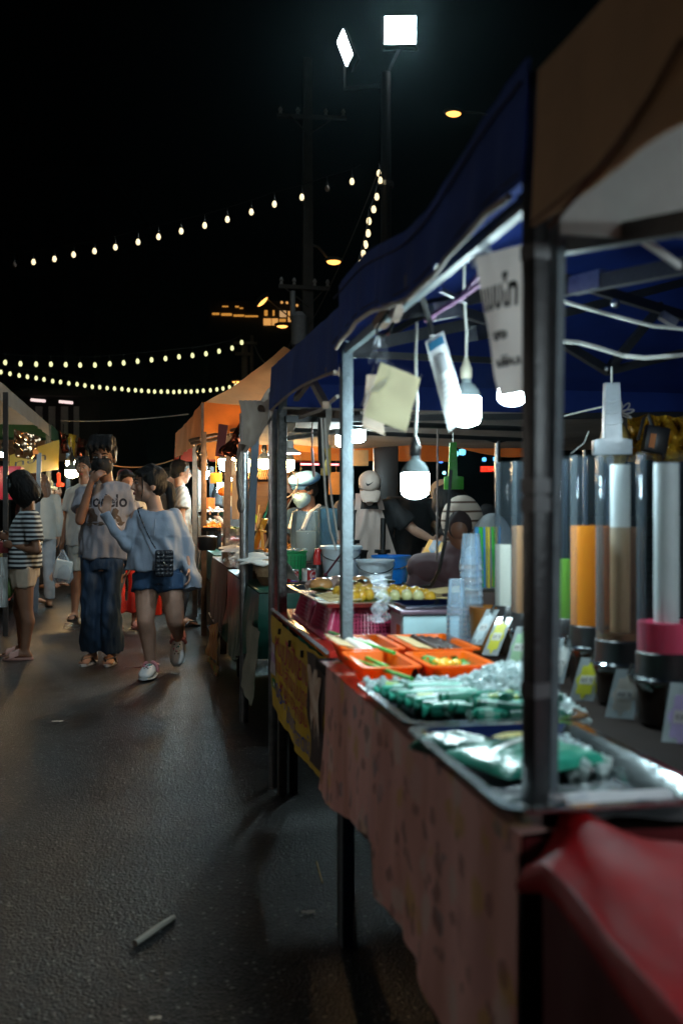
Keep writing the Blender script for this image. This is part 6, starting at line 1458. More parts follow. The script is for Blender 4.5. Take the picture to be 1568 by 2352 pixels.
# litter in the lane
mb = MB(); a = Z(310, 2168, .008); b = Z(398, 2108, .008); mb.tube([a, a.lerp(b, .5) + V((.004, 0, .003)), b], [.009, .010, .008], 8); single('stick', mb, M('grey_stick', (.35, .31, .26), .8), 'short pale stick lying on the road near the camera', 'stick')
a = Z(727, 1980, .004); b = Z(740, 2028, .004); mb = MB(); mb.cyl(a, b, .003, n=6); single('bamboo_stick', mb, bamboo, 'bamboo stick on the ground below the pink cloth', 'stick')
rr = random.Random(11)
for i, (u, v, s, lab) in enumerate(((708, 2098, .02, 'pale leaf scrap on the dark ground under the pink cloth'), (782, 2126, .014, 'small scrap right of the pale leaf scrap'), (132, 1658, .03, 'crumpled paper scrap on the road left of the couple'), (560, 1628, .02, 'pale strip of litter by the table legs'), (357, 2422 - 80, .014, 'tiny pale crumb on the road below the stick'))):
    c = Z(u, v, .004); mb = MB(); mb.grid(lambda a, b: c + V(((a - .5) * s * 2, (b - .5) * s, .004 + .006 * noise.noise(V((a * 3, b * 3, i))))), 5, 4); single('litter', mb, M('litter_paper', (.5, .42, .34), .8), lab, 'litter')
c = Z(822, 1960, .0); mb = MB(); mb.lathe(V((.78, 2.45, 0)), [(.001, .0), (.10, .0), (.13, .26), (.12, .26), (.09, .01)], 20); single('bucket', mb, bb, 'blue bucket on the ground in the shade under the drinks table', 'bucket')

# more goods on the far counters of the right-hand row: jars, tubs and boxes, each standing on its table
far = [('jar', 'tall clear jar with red lid on the far counter', 'jar', .045, .15, (.6, .2, .1)), ('tub', 'squat white tub on the far counter', 'tub', .07, .08, (.62, .6, .52)), ('bottle', 'slim yellow sauce bottle on the far counter', 'bottle', .03, .2, (.7, .4, .03)),
       ('tub', 'steel pot with lid on the far counter', 'pot', .09, .14, (.5, .5, .48)), ('jar', 'brown jar on the far counter', 'jar', .05, .13, (.25, .1, .04)), ('bottle', 'red sauce bottle on the far counter', 'bottle', .03, .19, (.55, .03, .02)), ('tub', 'orange tub on the far counter', 'tub', .08, .11, (.75, .25, .02))]
where = ['beside the upright board', 'past the leaf parcels', 'under the warm bulbs', 'near the orange tin', 'at the back of the brown cloth table', 'by the clear jar', 'at the far table end']
rr = random.Random(21)
for i in range(21):
    nm, lab, cat, r, h, col = far[i % 7]; y = 7.35 + i * .2; x = (.80, 1.12, 1.42)[i // 7] + rr.uniform(-.06, .06); y = 7.4 + (i % 7) * .55 + (i // 7) * .17
    z = TZ if y < 9.0 or y > 9.3 else TZ
    if 8.95 < y < 9.35: y = 9.45
    o = V((x, y, TZ)); t = thing(nm, lab.replace('on the far counter', where[(i + i // 7 * 3) % 7]) + (' (front)', ' (middle)', ' (back)')[i // 7], cat, o, group='jars and tubs on the far counters')
    mb = MB(); mb.lathe(o, [(.001, 0), (r, 0), (r, h * .75), (r * (.45 if nm == 'bottle' else .95), h * .9), (r * (.4 if nm == 'bottle' else .95), h)], 16, True); part('body', mb, M('far_good_%d' % (i % 7), col, .3, .8 if 'steel' in lab else 0, .2), t)
    mb = MB(); mb.lathe(o + V((0, 0, h)), [(r * (.42 if nm == 'bottle' else 1.0), 0), (r * (.42 if nm == 'bottle' else 1.0), .02), (.001, .024)], 16); part('lid', mb, M('far_lid_%d' % (i % 3), ((.5, .03, .02), (.6, .58, .5), (.1, .3, .08))[i % 3], .35), t)
for i, (u, v, tt, w, h, col, lab) in enumerate(((528, 1078, 8.4, .10, .14, (.6, .5, .35), 'cream price board hanging above the pink shellfish'), (496, 1098, 9.6, .12, .10, (.65, .3, .04), 'orange paper board hanging between the brown poles'), (586, 1120, 9.1, .16, .1, (.55, .12, .04), 'red brown board hanging behind the blue grey pole'), (690, 1105, 8.6, .12, .16, (.35, .22, .12), 'brown card hanging behind the woman in the blue cap'), (772, 1110, 8.9, .14, .2, (.6, .25, .05), 'orange cloth hanging right of the woman in the blue cap'))):
    p = D(u, v, tt); mb = MB(); mb.box(p, (w, .012, h), Matrix.Rotation(-YAW + rr.uniform(-.3, .3), 3, 'Z')); mb.tube([p + V((0, 0, h / 2)), p + V((0, 0, h / 2 + .25))], .003, 5); single('price_board', mb, M('board_paint_%d' % i, col, .6), lab, 'sign board', smooth=30, bevel=.002)
# ================================================================== PEOPLE
def remesh(name, mb, voxel, smooth=4, wrinkle=0, freq=(7, 7, 3), seed=0, fold=None):
    me = to_mesh(name, mb, 0)
    o = bpy.data.objects.new('tmp', me); C.objects.link(o)
    md = o.modifiers.new('r', 'REMESH'); md.mode = 'VOXEL'; md.voxel_size = voxel
    if smooth:
        ms = o.modifiers.new('s', 'SMOOTH'); ms.iterations = smooth; ms.factor = .5
    bpy.context.view_layer.update()
    dg = bpy.context.evaluated_depsgraph_get()
    m2 = bpy.data.meshes.new_from_object(o.evaluated_get(dg), depsgraph=dg)
    bpy.data.objects.remove(o); bpy.data.meshes.remove(me)
    m2.name = name
    if wrinkle:
        ns = [v.normal.copy() for v in m2.vertices]
        for v, n in zip(m2.vertices, ns):
            p = v.co; q = V((p.x * freq[0] + seed, p.y * freq[1], p.z * freq[2]))
            w = noise.noise(q) + .55 * noise.noise(q * 2.3 + V((3, 1, 0))) + .3 * noise.noise(V((p.x * 26, p.y * 26, p.z * 14)))
            if fold: w += fold(p)
            v.co = p + n * (wrinkle * w)
    m2.shade_smooth()
    return m2
def skin_mat(name, col):
    m = M(name, col, .5, 0, .12, 14, .08, 120); b = m.node_tree.nodes['Principled BSDF']
    b.inputs['Subsurface Weight'].default_value = .08; b.inputs['Subsurface Radius'].default_value = (.012, .005, .003); return m
skinA = skin_mat('skin_tan', (.30, .15, .09)); skinB = skin_mat('skin_light', (.42, .24, .165)); skinC = skin_mat('skin_brown', (.22, .105, .06))
hair_m = M('black_hair', (.006, .005, .005), .5, 0, .4, 60, .6, 120, stretch=(3, 3, .4), spec=.25); hair_b = M('brown_hair', (.13, .05, .02), .4, 0, .4, 60, .6, 120, stretch=(3, 3, .3))
STD = dict(head=(0, -.02, 1.575), neck=(0, 0, 1.43), chest=(0, .01, 1.24), waist=(0, .01, 1.05), pelvis=(0, .01, .92),
           shR=(-.175, 0, 1.385), elR=(-.225, .02, 1.11), wrR=(-.23, -.05, .87), shL=(.175, 0, 1.385), elL=(.225, .02, 1.11), wrL=(.23, -.05, .87),
           hipR=(-.085, .01, .90), knR=(-.095, -.02, .49), anR=(-.10, .02, .085), toR=(-.115, -.15, .03), hipL=(.085, .01, .90), knL=(.095, -.02, .49), anL=(.10, .02, .085), toL=(.115, -.15, .03))
def hand(mb, wrist, dirv, palmn, sc=1, curl=.5, thumb=1):
    """palm, four separate unequal fingers bending towards palmn and a thumb leaving the side of the palm"""
    w = V(wrist); d = V(dirv).normalized(); n = V(palmn); n = (n - d * n.dot(d)).normalized(); s = d.cross(n)
    pc = w + d * .045 * sc
    R = Matrix((s, d, n)).transposed()
    mb.ball(pc, (.038 * sc, .048 * sc, .017 * sc), 12, 8, R)
    for k, L in enumerate((.062, .072, .068, .052)):
        o = (k - 1.5) * .0185 * sc
        p = w + d * .078 * sc + s * o * .95; a = .15 + curl * .5; pts = [p - d * .02 * sc, p]; dd = d
        for j, f in enumerate((.45, .32, .23)):
            ang = curl * (.55, .95, .7)[j]
            dd = (dd * cos(ang) + n * sin(ang)); nn = n
            p = p + dd.normalized() * L * f * sc * 1.15; pts.append(p)
            # turn the bending plane with the finger
        mb.chain(pts, [.0095 * sc, .0088 * sc, .0082 * sc, .0074 * sc, .0064 * sc], 8)
    t0 = w + d * .022 * sc + s * thumb * .028 * sc
    t1 = t0 + (d * .6 + s * thumb * .7 + n * .35).normalized() * .036 * sc; t2 = t1 + (d * .85 + n * .5 + s * thumb * .1).normalized() * .032 * sc
    mb.chain([t0, t1, t2], [.013 * sc, .0105 * sc, .008 * sc], 8)
def ring_at(c, rx, ry, yaw=0, n=18, up=None):
    q = Matrix.Rotation(yaw, 3, 'Z')
    if up is not None: q = V(up).to_track_quat('Z', 'Y').to_matrix() if 0 else q
    return [V(c) + q @ V((rx * cos(2 * pi * k / n), ry * sin(2 * pi * k / n), 0)) for k in range(n)]
def headmat(yaw, pitch, roll=0): return Matrix.Rotation(yaw, 3, 'Z') @ Matrix.Rotation(roll, 3, 'Y') @ Matrix.Rotation(pitch, 3, 'X')

def person(label, loc, rot, J=None, skin=skinA, shirt=None, trouser=None, sleeve=.6, hem=.86, leg=2.0, loose=1.0, legw=1.0, flare=0, head=(0, 0), hair='short', hairm=None, mask=None, cap=None, voxel=.013, shoes=None,
           hk=1.0, scale=1.0, hands=((0, .6), (0, .6)), hdirs=None, group=None, neckline=None, torso=1.0, feats=True, cuff=1.0, extra=None, wr=.009, foot=True, mk=1.0):
    """builds one figure facing local -Y; returns its Empty"""
    j = {k: V(v) for k, v in STD.items()}
    for k, v in (J or {}).items(): j[k] = V(v)
    if scale != 1: j = {k: v * scale for k, v in j.items()}
    s = scale
    t = thing('person', label, 'person', loc, rot, group)
    P = lambda n, me, m: obj(n, me, m, t, False)
    H = headmat(head[0], head[1], head[2] if len(head) > 2 else 0); hc = j['head']; k_ = hk * s
    h = lambda x, y, z: hc + H @ (V((x, y, z)) * k_)
    # ---- body: one continuous surface
    b = MB()
    b.ball(h(0, .012, .028), V((.074, .092, .088)) * k_, 18, 12, H); b.ball(h(0, -.018, -.045), V((.056, .066, .066)) * k_, 16, 10, H); b.ball(h(0, -.062, -.085), V((.024, .02, .022)) * k_, 10, 8, H)
    b.chain([h(0, -.083, .018), h(0, -.100, -.022)], [.009 * k_, .0145 * k_], 8); b.ball(h(-.012, -.092, -.026), .009 * k_, 8, 6); b.ball(h(.012, -.092, -.026), .009 * k_, 8, 6)
    b.ball(h(0, -.078, -.056), V((.024, .012, .010)) * k_, 10, 6, H)
    for sx in (-1, 1):
        b.ball(h(sx * .076, .012, -.005), V((.012, .022, .034)) * k_, 10, 8, H); b.ball(h(sx * .038, -.055, -.028), V((.028, .026, .026)) * k_, 10, 8, H)
    b.chain([h(0, .02, -.05), j['neck'], j['neck'] - V((0, 0, .06 * s))], [.056 * s, .055 * s, .07 * s], 14)
    b.chain([j['neck'] - V((0, 0, .05 * s)), j['shL']], [.04 * s, .042 * s]); b.chain([j['neck'] - V((0, 0, .05 * s)), j['shR']], [.04 * s, .042 * s])
    b.loft([ring_at(j['neck'] - V((0, 0, .03 * s)), .06 * s, .05 * s), ring_at(j['neck'].lerp(j['chest'], .4), .14 * s * torso, .078 * s), ring_at(j['chest'], .155 * s * torso, .10 * s), ring_at(j['waist'], .13 * s * torso, .09 * s), ring_at(j['pelvis'], .15 * s * torso, .10 * s), ring_at(j['pelvis'] - V((0, 0, .08 * s)), .13 * s, .09 * s)])
    for i, sd in enumerate('RL'):
        b.chain([j['sh' + sd], j['sh' + sd].lerp(j['el' + sd], .4), j['el' + sd], j['el' + sd].lerp(j['wr' + sd], .35), j['wr' + sd]], [.047 * s, .044 * s, .036 * s, .036 * s, .024 * s], 12)
        cu = hands[i][1]; dv = (j['wr' + sd] - j['el' + sd]) if not hdirs or not hdirs[i] else V(hdirs[i][0])
        pn = V((1 if sd == 'R' else -1, -.3, 0)) if not hdirs or not hdirs[i] else V(hdirs[i][1])
        hand(b, j['wr' + sd], dv, pn, s * .95, cu, (1 if sd == 'R' else -1) * (hdirs[i][2] if hdirs and hdirs[i] and len(hdirs[i]) > 2 else 1))
        b.chain([j['hip' + sd], j['hip' + sd].lerp(j['kn' + sd], .45), j['kn' + sd], j['kn' + sd].lerp(j['an' + sd], .28) + V((0, .018 * s, 0)), j['kn' + sd].lerp(j['an' + sd], .6) + V((0, .008 * s, 0)), j['an' + sd]], [v * s * legw for v in (.086, .076, .056, .056, .043, .034)], 14)
        f0 = j['an' + sd]; f1 = j['to' + sd]; hd = (f1 - f0); hd.z = 0
        if foot: b.chain([f0, f0 - hd * .22 + V((0, 0, -.045 * s))], [.034 * s, .032 * s]); b.chain([f0 - V((0, 0, .03 * s)), f0.lerp(f1, .55), f1], [.036 * s, .034 * s, .022 * s])
        else: b.chain([f0, f0.lerp(f1, .3)], [.034 * s, .03 * s])
        sv = hd.cross(UP).normalized()
        for q in (range(5) if foot else ()): b.chain([f0.lerp(f1, .75) + sv * (q - 2) * .015 * s, f1 + sv * (q - 2) * .017 * s + hd.normalized() * (.022 - .005 * abs(q - 1.5)) * s - UP * .006 * s], [.013 * s, .010 * s], 8)
    P('body', remesh('body', b, voxel * .8 if feats else voxel, 4), skin)
    # ---- face
    if feats:
        for sx in (-1, 1):
            e = MB(); e.ball(h(sx * .031, -.080, .010), V((.0145, .008, .0065)) * k_, 10, 8, H); P('eye', to_mesh('eye', e), M('eye_white', (.5, .48, .45), .2))
            e = MB(); e.ball(h(sx * .031, -.0855, .010), V((.0062, .004, .0062)) * k_, 10, 8, H); P('iris', to_mesh('iris', e), black_pl)
            e = MB(); e.chain([h(sx * .013, -.087, .031), h(sx * .032, -.087, .036), h(sx * .05, -.076, .030)], [.0038 * k_, .0042 * k_, .0025 * k_], 6); P('eyebrow', to_mesh('eyebrow', e), hairm or hair_m)
            e = MB(); e.chain([h(sx * .016, -.086, .0145), h(sx * .032, -.089, .019), h(sx * .047, -.079, .014)], [.0022 * k_] * 3, 6); P('eyelid', to_mesh('eyelid', e), hairm or hair_m)
        if not mask:
            e = MB(); e.ball(h(0, -.088, -.053), V((.021, .006, .0045)) * k_, 10, 6, H); e.ball(h(0, -.087, -.060), V((.017, .006, .005)) * k_, 10, 6, H); P('lips', to_mesh('lips', e), M('lip_red', (.35, .05, .05), .35))
    # ---- hair
    hm = hairm or hair_m; b = MB(); vx = voxel * .8
    rnd = random.Random(int(abs(hc.x * 1000 + loc[0] * 977)) + len(label))
    if hair:
        b.ball(h(0, .026, .052), V((.089, .098, .080)) * k_, 18, 12, H); b.ball(h(0, .055, .0), V((.080, .066, .075)) * k_, 16, 10, H)
        for sx in (-1, 1): b.ball(h(sx * .075, .012, .035), V((.016, .045, .05)) * k_, 10, 8, H)
    if hair in ('short', 'volume') and not cap:
        q = 1.2 if hair == 'volume' else 1
        for i in range(60 if hair == 'volume' else 24):
            a = rnd.uniform(-2.3, 2.3); z = rnd.uniform(.045, .115); r = .085 * sqrt(max(.05, 1 - (z / .15) ** 2))
            c = h(r * sin(a), -.085 * cos(a) * .9 * sqrt(max(.1, 1 - (z / .15) ** 2)) + .012, z * q); b.chain([c, c + H @ V((rnd.uniform(-.02, .02), rnd.uniform(-.02, .0), rnd.uniform(.0, .028)))], [.018 * k_ * rnd.uniform(.7, 1.2), .006 * k_], 7)
        if hair == 'volume':
            for x in (-.05, -.02, .015, .045): b.chain([h(x, -.04, .125), h(x * 1.3, -.092, .085), h(x * 1.25 + .01, -.098, .058)], [.03 * k_, .02 * k_, .008 * k_], 8)
            b.ball(h(0, .0, .10), V((.085, .085, .055)) * k_, 14, 10, H)
    if hair == 'bob':
        for i in range(22):
            a = -2.35 + 4.7 * i / 21; sx = sin(a); cy = -cos(a)
            tip = h(.105 * sx, .10 * cy + .02, -.165 + .02 * rnd.random()); b.chain([h(.05 * sx, .05 * cy + .02, .10), h(.095 * sx, .10 * cy + .02, .02), h(.106 * sx, .105 * cy + .02, -.08), tip], [.03 * k_, .027 * k_, .024 * k_, .010 * k_], 8)
        b.ball(h(0, .045, -.06), V((.09, .075, .10)) * k_, 14, 10, H)
    if hair in ('pony', 'long', 'bun'):
        for i in range(16):
            a = -1.05 + 2.1 * i / 15; b.chain([h(.085 * sin(a * 1.0), -.062 * cos(a) - .012, .082 - .02 * abs(sin(a))), h(.07 * sin(a), .02, .13 - .045 * abs(sin(a))), h(.04 * sin(a), .10, .06)], [.012 * k_, .018 * k_, .02 * k_], 8)
    if hair == 'pony':
        b.chain([h(0, .10, .03), h(.0, .145, -.02), h(.01, .155, -.10), h(.02, .14, -.19)], [.028 * k_, .034 * k_, .032 * k_, .012 * k_], 10)
        for sx in (-1, 1): b.chain([h(sx * .075, -.055, .06), h(sx * .083, -.055, -.02), h(sx * .078, -.06, -.11)], [.008 * k_, .006 * k_, .004 * k_], 6)
    if hair == 'long':
        for i in range(14):
            a = -1.9 + 3.8 * i / 13; b.chain([h(.08 * sin(a), .08 * cos(a), .03), h(.095 * sin(a), .085 * cos(a) + .01, -.12), h(.09 * sin(a), .09 * cos(a) + .02, -.28 + .03 * rnd.random())], [.03 * k_, .03 * k_, .012 * k_], 8)
    if hair == 'bun': b.ball(h(0, .12, .07), .045 * k_, 12, 8)
    if hair: P('hair', remesh('hair', b, vx * .85, 1, .005 * k_, (34, 34, 8), 3), hm)
    if mask:
        b = MB(); b.ball(h(0, -.034 - .012 * (1 - mk) * 5, -.046), V((.072 * mk, .072, .070 * mk)) * k_, 20, 14, H); b.ball(h(0, -.095, -.022), V((.026, .020, .030)) * k_, 10, 8, H); b.ball(h(0, -.062, -.088), V((.034, .034, .034)) * k_, 10, 8, H); P('face_mask', remesh('face_mask', b, voxel * .6, 4, .0), mask)
        for sx in (-1, 1):
            b = MB(); b.tube([h(sx * .058, -.062, -.03), h(sx * .078, -.01, .0), h(sx * .08, .02, .02)], .0022 * k_, 5); P('mask_strap', to_mesh('mask_strap', b), mask)
    if cap:
        b = MB(); b.ball(h(0, .018, .062), V((.094, .108, .082)) * k_, 20, 12, H)
        P('cap', remesh('cap', b, voxel * .8, 3, .002), cap[0])
        if cap[1] == 'brim':
            b = MB(); b.grid(lambda a, c: h((a - .5) * .165 * (1 - .25 * c * c), -.070 - .105 * c * (1 - .30 * (2 * a - 1) ** 4), .044 - .045 * c - .022 * (2 * a - 1) ** 2), 14, 6); b.grid(lambda a, c: h((a - .5) * .165 * (1 - .25 * c * c), -.070 - .105 * c * (1 - .30 * (2 * a - 1) ** 4), .038 - .045 * c - .022 * (2 * a - 1) ** 2), 14, 6); P('cap_brim', to_mesh('cap_brim', b, 70), cap[2] if len(cap) > 2 else cap[0])
        if cap[1] == 'beret':
            b = MB(); b.ball(h(.015, .02, .09), V((.125, .13, .05)) * k_, 18, 10, H @ Matrix.Rotation(.15, 3, 'Y')); P('cap_top', remesh('cap_top', b, voxel * .8, 3, .004), cap[0])
    # ---- trousers / shorts
    if trouser:
        b = MB(); pv = j['pelvis']
        b.loft([ring_at(pv + V((0, 0, .10 * s)), .155 * s * torso, .112 * s), ring_at(pv, .172 * s * torso, .125 * s), ring_at(pv - V((0, 0, .07 * s)), .168 * s * torso, .12 * s)])
        for sd in 'RL':
            hp, kn, an = j['hip' + sd], j['kn' + sd], j['an' + sd]
            if leg <= 1: q = hp.lerp(kn, leg); b.limb([hp + V((0, 0, .03 * s)), hp.lerp(q, .5), q], [.098 * s * legw, (.094 + flare * .5) * s * legw, (.088 + flare) * s * legw], 16)
            else:
                q = kn.lerp(an, min(1, leg - 1)); b.limb([hp + V((0, 0, .03 * s)), hp.lerp(kn, .5), kn, kn.lerp(q, .5), q], [.098 * s * legw, .090 * s * legw, (.072 + flare * .15) * s, (.070 + flare * .55) * s, (.064 + flare) * s])
        P('trousers' if leg > 1 else 'shorts', remesh('trousers', b, voxel, 2, wr * 1.1, (15, 15, 4.5), 2), trouser)
    # ---- shirt
    if shirt:
        b = MB(); ck, wk, pk_ = j['chest'], j['waist'], j['pelvis']
        sp = lambda z: (wk.lerp(ck, (z - wk.z) / max(.01, ck.z - wk.z)) if z > wk.z else wk.lerp(pk_, (wk.z - z) / max(.01, wk.z - pk_.z)))
        hz = hem * s; rr_ = []
        for z, rx, ry in ((hz, .185 * loose, .135), (hz + .12 * s, .18 * loose, .132), (wk.z + .03 * s, .168 * loose, .125), (ck.z, .178 * torso, .122), (j['neck'].z - .10 * s, .17 * torso, .108), (j['neck'].z - .04 * s, .115, .088), (j['neck'].z - (.012 if neckline is None else neckline) * s, .066, .058)):
            c = sp(min(z, ck.z)) if z <= ck.z else ck.lerp(j['neck'], (z - ck.z) / max(.01, j['neck'].z - ck.z)); rr_.append(ring_at(V((c.x, c.y, z)), rx * s, ry * s))
        b.loft(rr_)
        for sd in 'RL':
            sh, el, wrp = j['sh' + sd], j['el' + sd], j['wr' + sd]
            b.chain([j['neck'].lerp(sh, .36) - V((0, 0, .042 * s)), sh - V((0, 0, .004 * s))], [.056 * s, .062 * s], 12)
            if sleeve <= 1: b.ball(sh, .062 * s, 14, 8); b.limb([sh, sh.lerp(el, sleeve * .5), sh.lerp(el, sleeve)], [.062 * s, .066 * s * (.6 + .4 * loose), .072 * s * (.6 + .4 * loose)])
            elif sleeve > 1: b.ball(el, .050 * s, 12, 8); b.ball(sh, .06 * s, 12, 8); b.limb([sh, sh.lerp(el, .5), el, el.lerp(wrp, (sleeve - 1) * .5), el.lerp(wrp, sleeve - 1)], [.060 * s, .056 * s, .052 * s, .046 * s * cuff, .042 * s * cuff], 14)
        P('shirt', remesh('shirt', b, voxel, 2, wr * 1.25, (10, 10, 4.5), 5), shirt)
    # ---- footwear
    if shoes:
        kind, m1, m2 = shoes
        for sd in 'RL':
            a, f = j['an' + sd], j['to' + sd]; hd = V((f.x - a.x, f.y - a.y, 0)).normalized(); sv = hd.cross(UP)
            zz = min(a.z - .075 * s, f.z - .024 * s) if kind != 'clog' else 0; L0 = a - hd * .065 * s; L1 = f + hd * .045 * s
            if kind in ('flip', 'slide'):
                n = 20; ring = lambda z0, g: [L0.lerp(L1, .5 - .5 * cos(2 * pi * k / n)) * V((1, 1, 0)).x + V((0, 0, 0)) if 0 else V((L0.lerp(L1, .5 - .5 * cos(2 * pi * k / n)).x, L0.lerp(L1, .5 - .5 * cos(2 * pi * k / n)).y, z0)) + sv * (.047 * s * g * sin(2 * pi * k / n)) for k in range(n)]
                b = MB(); b.loft([ring(zz, .92), ring(zz + .006, 1), ring(zz + .018, 1)]); sh_ = P('flip_flop' if kind == 'flip' else 'slipper', to_mesh('flip_flop', b), m1)
                b = MB(); top = a.lerp(f, .62) + V((0, 0, .032 * s)); g = f + hd * .01 + sv * .012 * s
                if kind == 'flip':
                    for q in (-1, 1): b.tube([a.lerp(f, .35) + sv * q * .045 * s - V((0, 0, .045 * s)), a.lerp(f, .6) + sv * q * .036 * s + V((0, 0, .012 * s)), g + V((0, 0, .02 * s)), g - V((0, 0, .01))], [.008 * s, .009 * s, .007 * s, .005 * s], 6)
                else: b.grid(lambda u, w: a.lerp(f, .35 + .55 * w) + sv * (.05 * s * cos(pi * u)) + V((0, 0, (-.02 + .05 * sin(pi * u)) * s)), 12, 6)
                P('strap', to_mesh('strap', b), m2)
    if extra: extra(t, j, h, P)
    return t

def on_shirt(t, body, size, z, x0, maxw, mat, off=.002, name='lettering', parent=None):
    """lays flat lettering on the front of a shirt by dropping each point on to the cloth"""
    sh = [c for c in t.children if c.name.startswith('shirt')][0]
    bv = BVHTree.FromPolygons([v.co for v in sh.data.vertices], [p.vertices for p in sh.data.polygons])
    def fn(x, y):
        p = V((x0 + x, -.6, z + y)); r = bv.ray_cast(p, V((0, 1, 0)))
        return (r[0] - V((0, off, 0))) if r[0] else p + V((0, .45, 0))
    if body is None: return fn
    me = text_me(body, size, .0022); w = max(abs(v.co.x) for v in me.vertices) * 2
    bm = bmesh.new(); bm.from_mesh(me)
    for v in bm.verts: v.co.x *= maxw / w; v.co.y *= 1.35
    bmesh.ops.triangulate(bm, faces=bm.faces)
    for _ in range(2):
        es = [e for e in bm.edges if e.calc_length() > .012]
        if es: bmesh.ops.subdivide_edges(bm, edges=es, cuts=1); bmesh.ops.triangulate(bm, faces=bm.faces)
    for v in bm.verts: v.co = fn(v.co.x, v.co.y)
    bm.to_mesh(me); bm.free()
    o = obj(name, me, mat, sh, False); return o

# ---- the tall young man in the printed tee
s_ = 7.67 / FPX
def pm(u, v, y=0): return ((u - 240) * s_, y, (1525 - v) * s_)
g0 = Z(240, 1525, 0)
tee_m = M('grey_lilac_tee', (.28, .28, .31), .88, 0, .1, 5, .15, 60); denim = M('dark_denim', (.018, .045, .09), .8, 0, .45, 4, .25, 90, stretch=(1.4, 1.4, .5))
Jm = dict(head=pm(240, 1053, -.06), neck=pm(243, 1100, .0), chest=pm(243, 1170, .0), waist=pm(242, 1232, .01), pelvis=pm(239, 1288, .01),
          shR=pm(192, 1132, .0), elR=pm(196, 1196, -.16), wrR=pm(224, 1108, -.19), shL=pm(292, 1132, .0), elL=pm(306, 1214, .03), wrL=pm(300, 1285, .0),
          hipR=pm(214, 1298), knR=pm(213, 1405, -.03), anR=pm(210, 1502, .03), toR=pm(203, 1516, -.13), hipL=pm(264, 1298), knL=pm(258, 1405, -.05), anL=pm(257, 1502, .02), toL=pm(257, 1516, -.14))
man = person('young man in a printed grey tee and flared jeans, hand at his black face mask', g0, -YAW, Jm, skinA, tee_m, denim, sleeve=.62, hem=(1525 - 1284) * s_, leg=1.93, loose=1.13, flare=.028, legw=.94, head=(.06, .13), hair='volume',
             mask=M('black_mask', (.008, .008, .009), .7), voxel=.0095, hk=1.17, shoes=('flip', M('grey_sole', (.35, .35, .36), .6), black_pl), hands=((0, 1.1), (0, .4)), hdirs=((V((.55, -.12, .55)), V((.1, .9, -.2)), 1), None), torso=1.06, wr=.017)
ink = M('black_shirt_ink', (.015, .015, .025), .8, var=.05)
on_shirt(man, 'Modelo', .1, (1525 - 1152) * s_, .02, .33, ink)
fn = on_shirt(man, None, 0, (1525 - 1182) * s_, .02, 0, None)
sh_man = [c for c in man.children if c.name.startswith('shirt')][0]
brn = M('faded_brown_print', (.10, .07, .05), .85, 0, .4, 30)
for nm, poly in (('printed_beast', [(-.11, .03), (-.09, .05), (-.07, .045), (-.06, .01), (-.04, -.01), (-.045, -.05), (-.13, -.06), (-.12, -.02), (-.10, 0)]), ('printed_beast', [(.11, .03), (.09, .05), (.07, .045), (.06, .01), (.04, -.01), (.045, -.05), (.13, -.06), (.12, -.02), (.10, 0)]), ('printed_base', [(-.15, -.055), (.15, -.055), (.13, -.085), (-.13, -.085)])):
    b = MB(); c = sum((V((x, y, 0)) for x, y in poly), V()) / len(poly); n = len(poly)
    b.grid(lambda a, r: fn(*( (c.lerp(V((*poly[int(a * n) % n], 0)).lerp(V((*poly[(int(a * n) + 1) % n], 0)), a * n - int(a * n)), r * .999 + .001)).xy )), n * 3, 4)
    obj(nm, to_mesh(nm, b, 70), brn, sh_man, False)
b = MB(); b.grid(lambda a, r: fn(.030 * (r * .4 + .6) * cos(2 * pi * a), .030 * (r * .4 + .6) * sin(2 * pi * a)), 24, 2); obj('printed_ring', to_mesh('printed_ring', b, 70), M('pale_shirt_ink', (.4, .38, .4), .85), sh_man, False)
b = MB(); b.grid(lambda a, r: fn(.017 * r * cos(2 * pi * a), .017 * r * sin(2 * pi * a)), 24, 3); obj('printed_disc', to_mesh('printed_disc', b, 70), ink, sh_man, False)
b = MB()
for k in range(9):
    x = -.09 + .022 * k; b.tube([fn(x + .012 * sin(q), .145 - .012 * q + .02 * cos(k * 1.3)) for q in range(4)], .0015, 4)
obj('printed_crown', to_mesh('printed_crown', b), M('pale_shirt_ink', ()), sh_man, False)['kind'] = 'stuff'

# ---- the young woman in the off-shoulder top
s2 = 7.1 / FPX
def pg(u, v, y=0): return ((u - 352) * s2, y, (1556 - v) * s2)
g1 = Z(352, 1556, 0)
blue_top = M('pale_blue_cotton', (.25, .30, .37), .88, 0, .12, 5, .15, 60); short_m = M('navy_shorts', (.018, .055, .12), .8, 0, .25, 8, .15, 70)
Jg = dict(head=pg(341, 1118, -.02), neck=pg(356, 1172, .01), chest=pg(360, 1215, .01), waist=pg(362, 1262, .02), pelvis=pg(363, 1318, .02),
          shR=pg(316, 1188, -.01), elR=pg(296, 1254, -.05), wrR=pg(250, 1186, -.10), shL=pg(402, 1186, .02), elL=pg(424, 1262, .04), wrL=pg(432, 1308, -.01),
          hipR=pg(337, 1330, .02), knR=pg(338, 1425, -.06), anR=pg(347, 1530, .0), toR=pg(345, 1550, -.14), hipL=pg(389, 1330, .03), knL=pg(404, 1428, -.03), anL=pg(391, 1478, .34), toL=pg(392, 1516, .24))
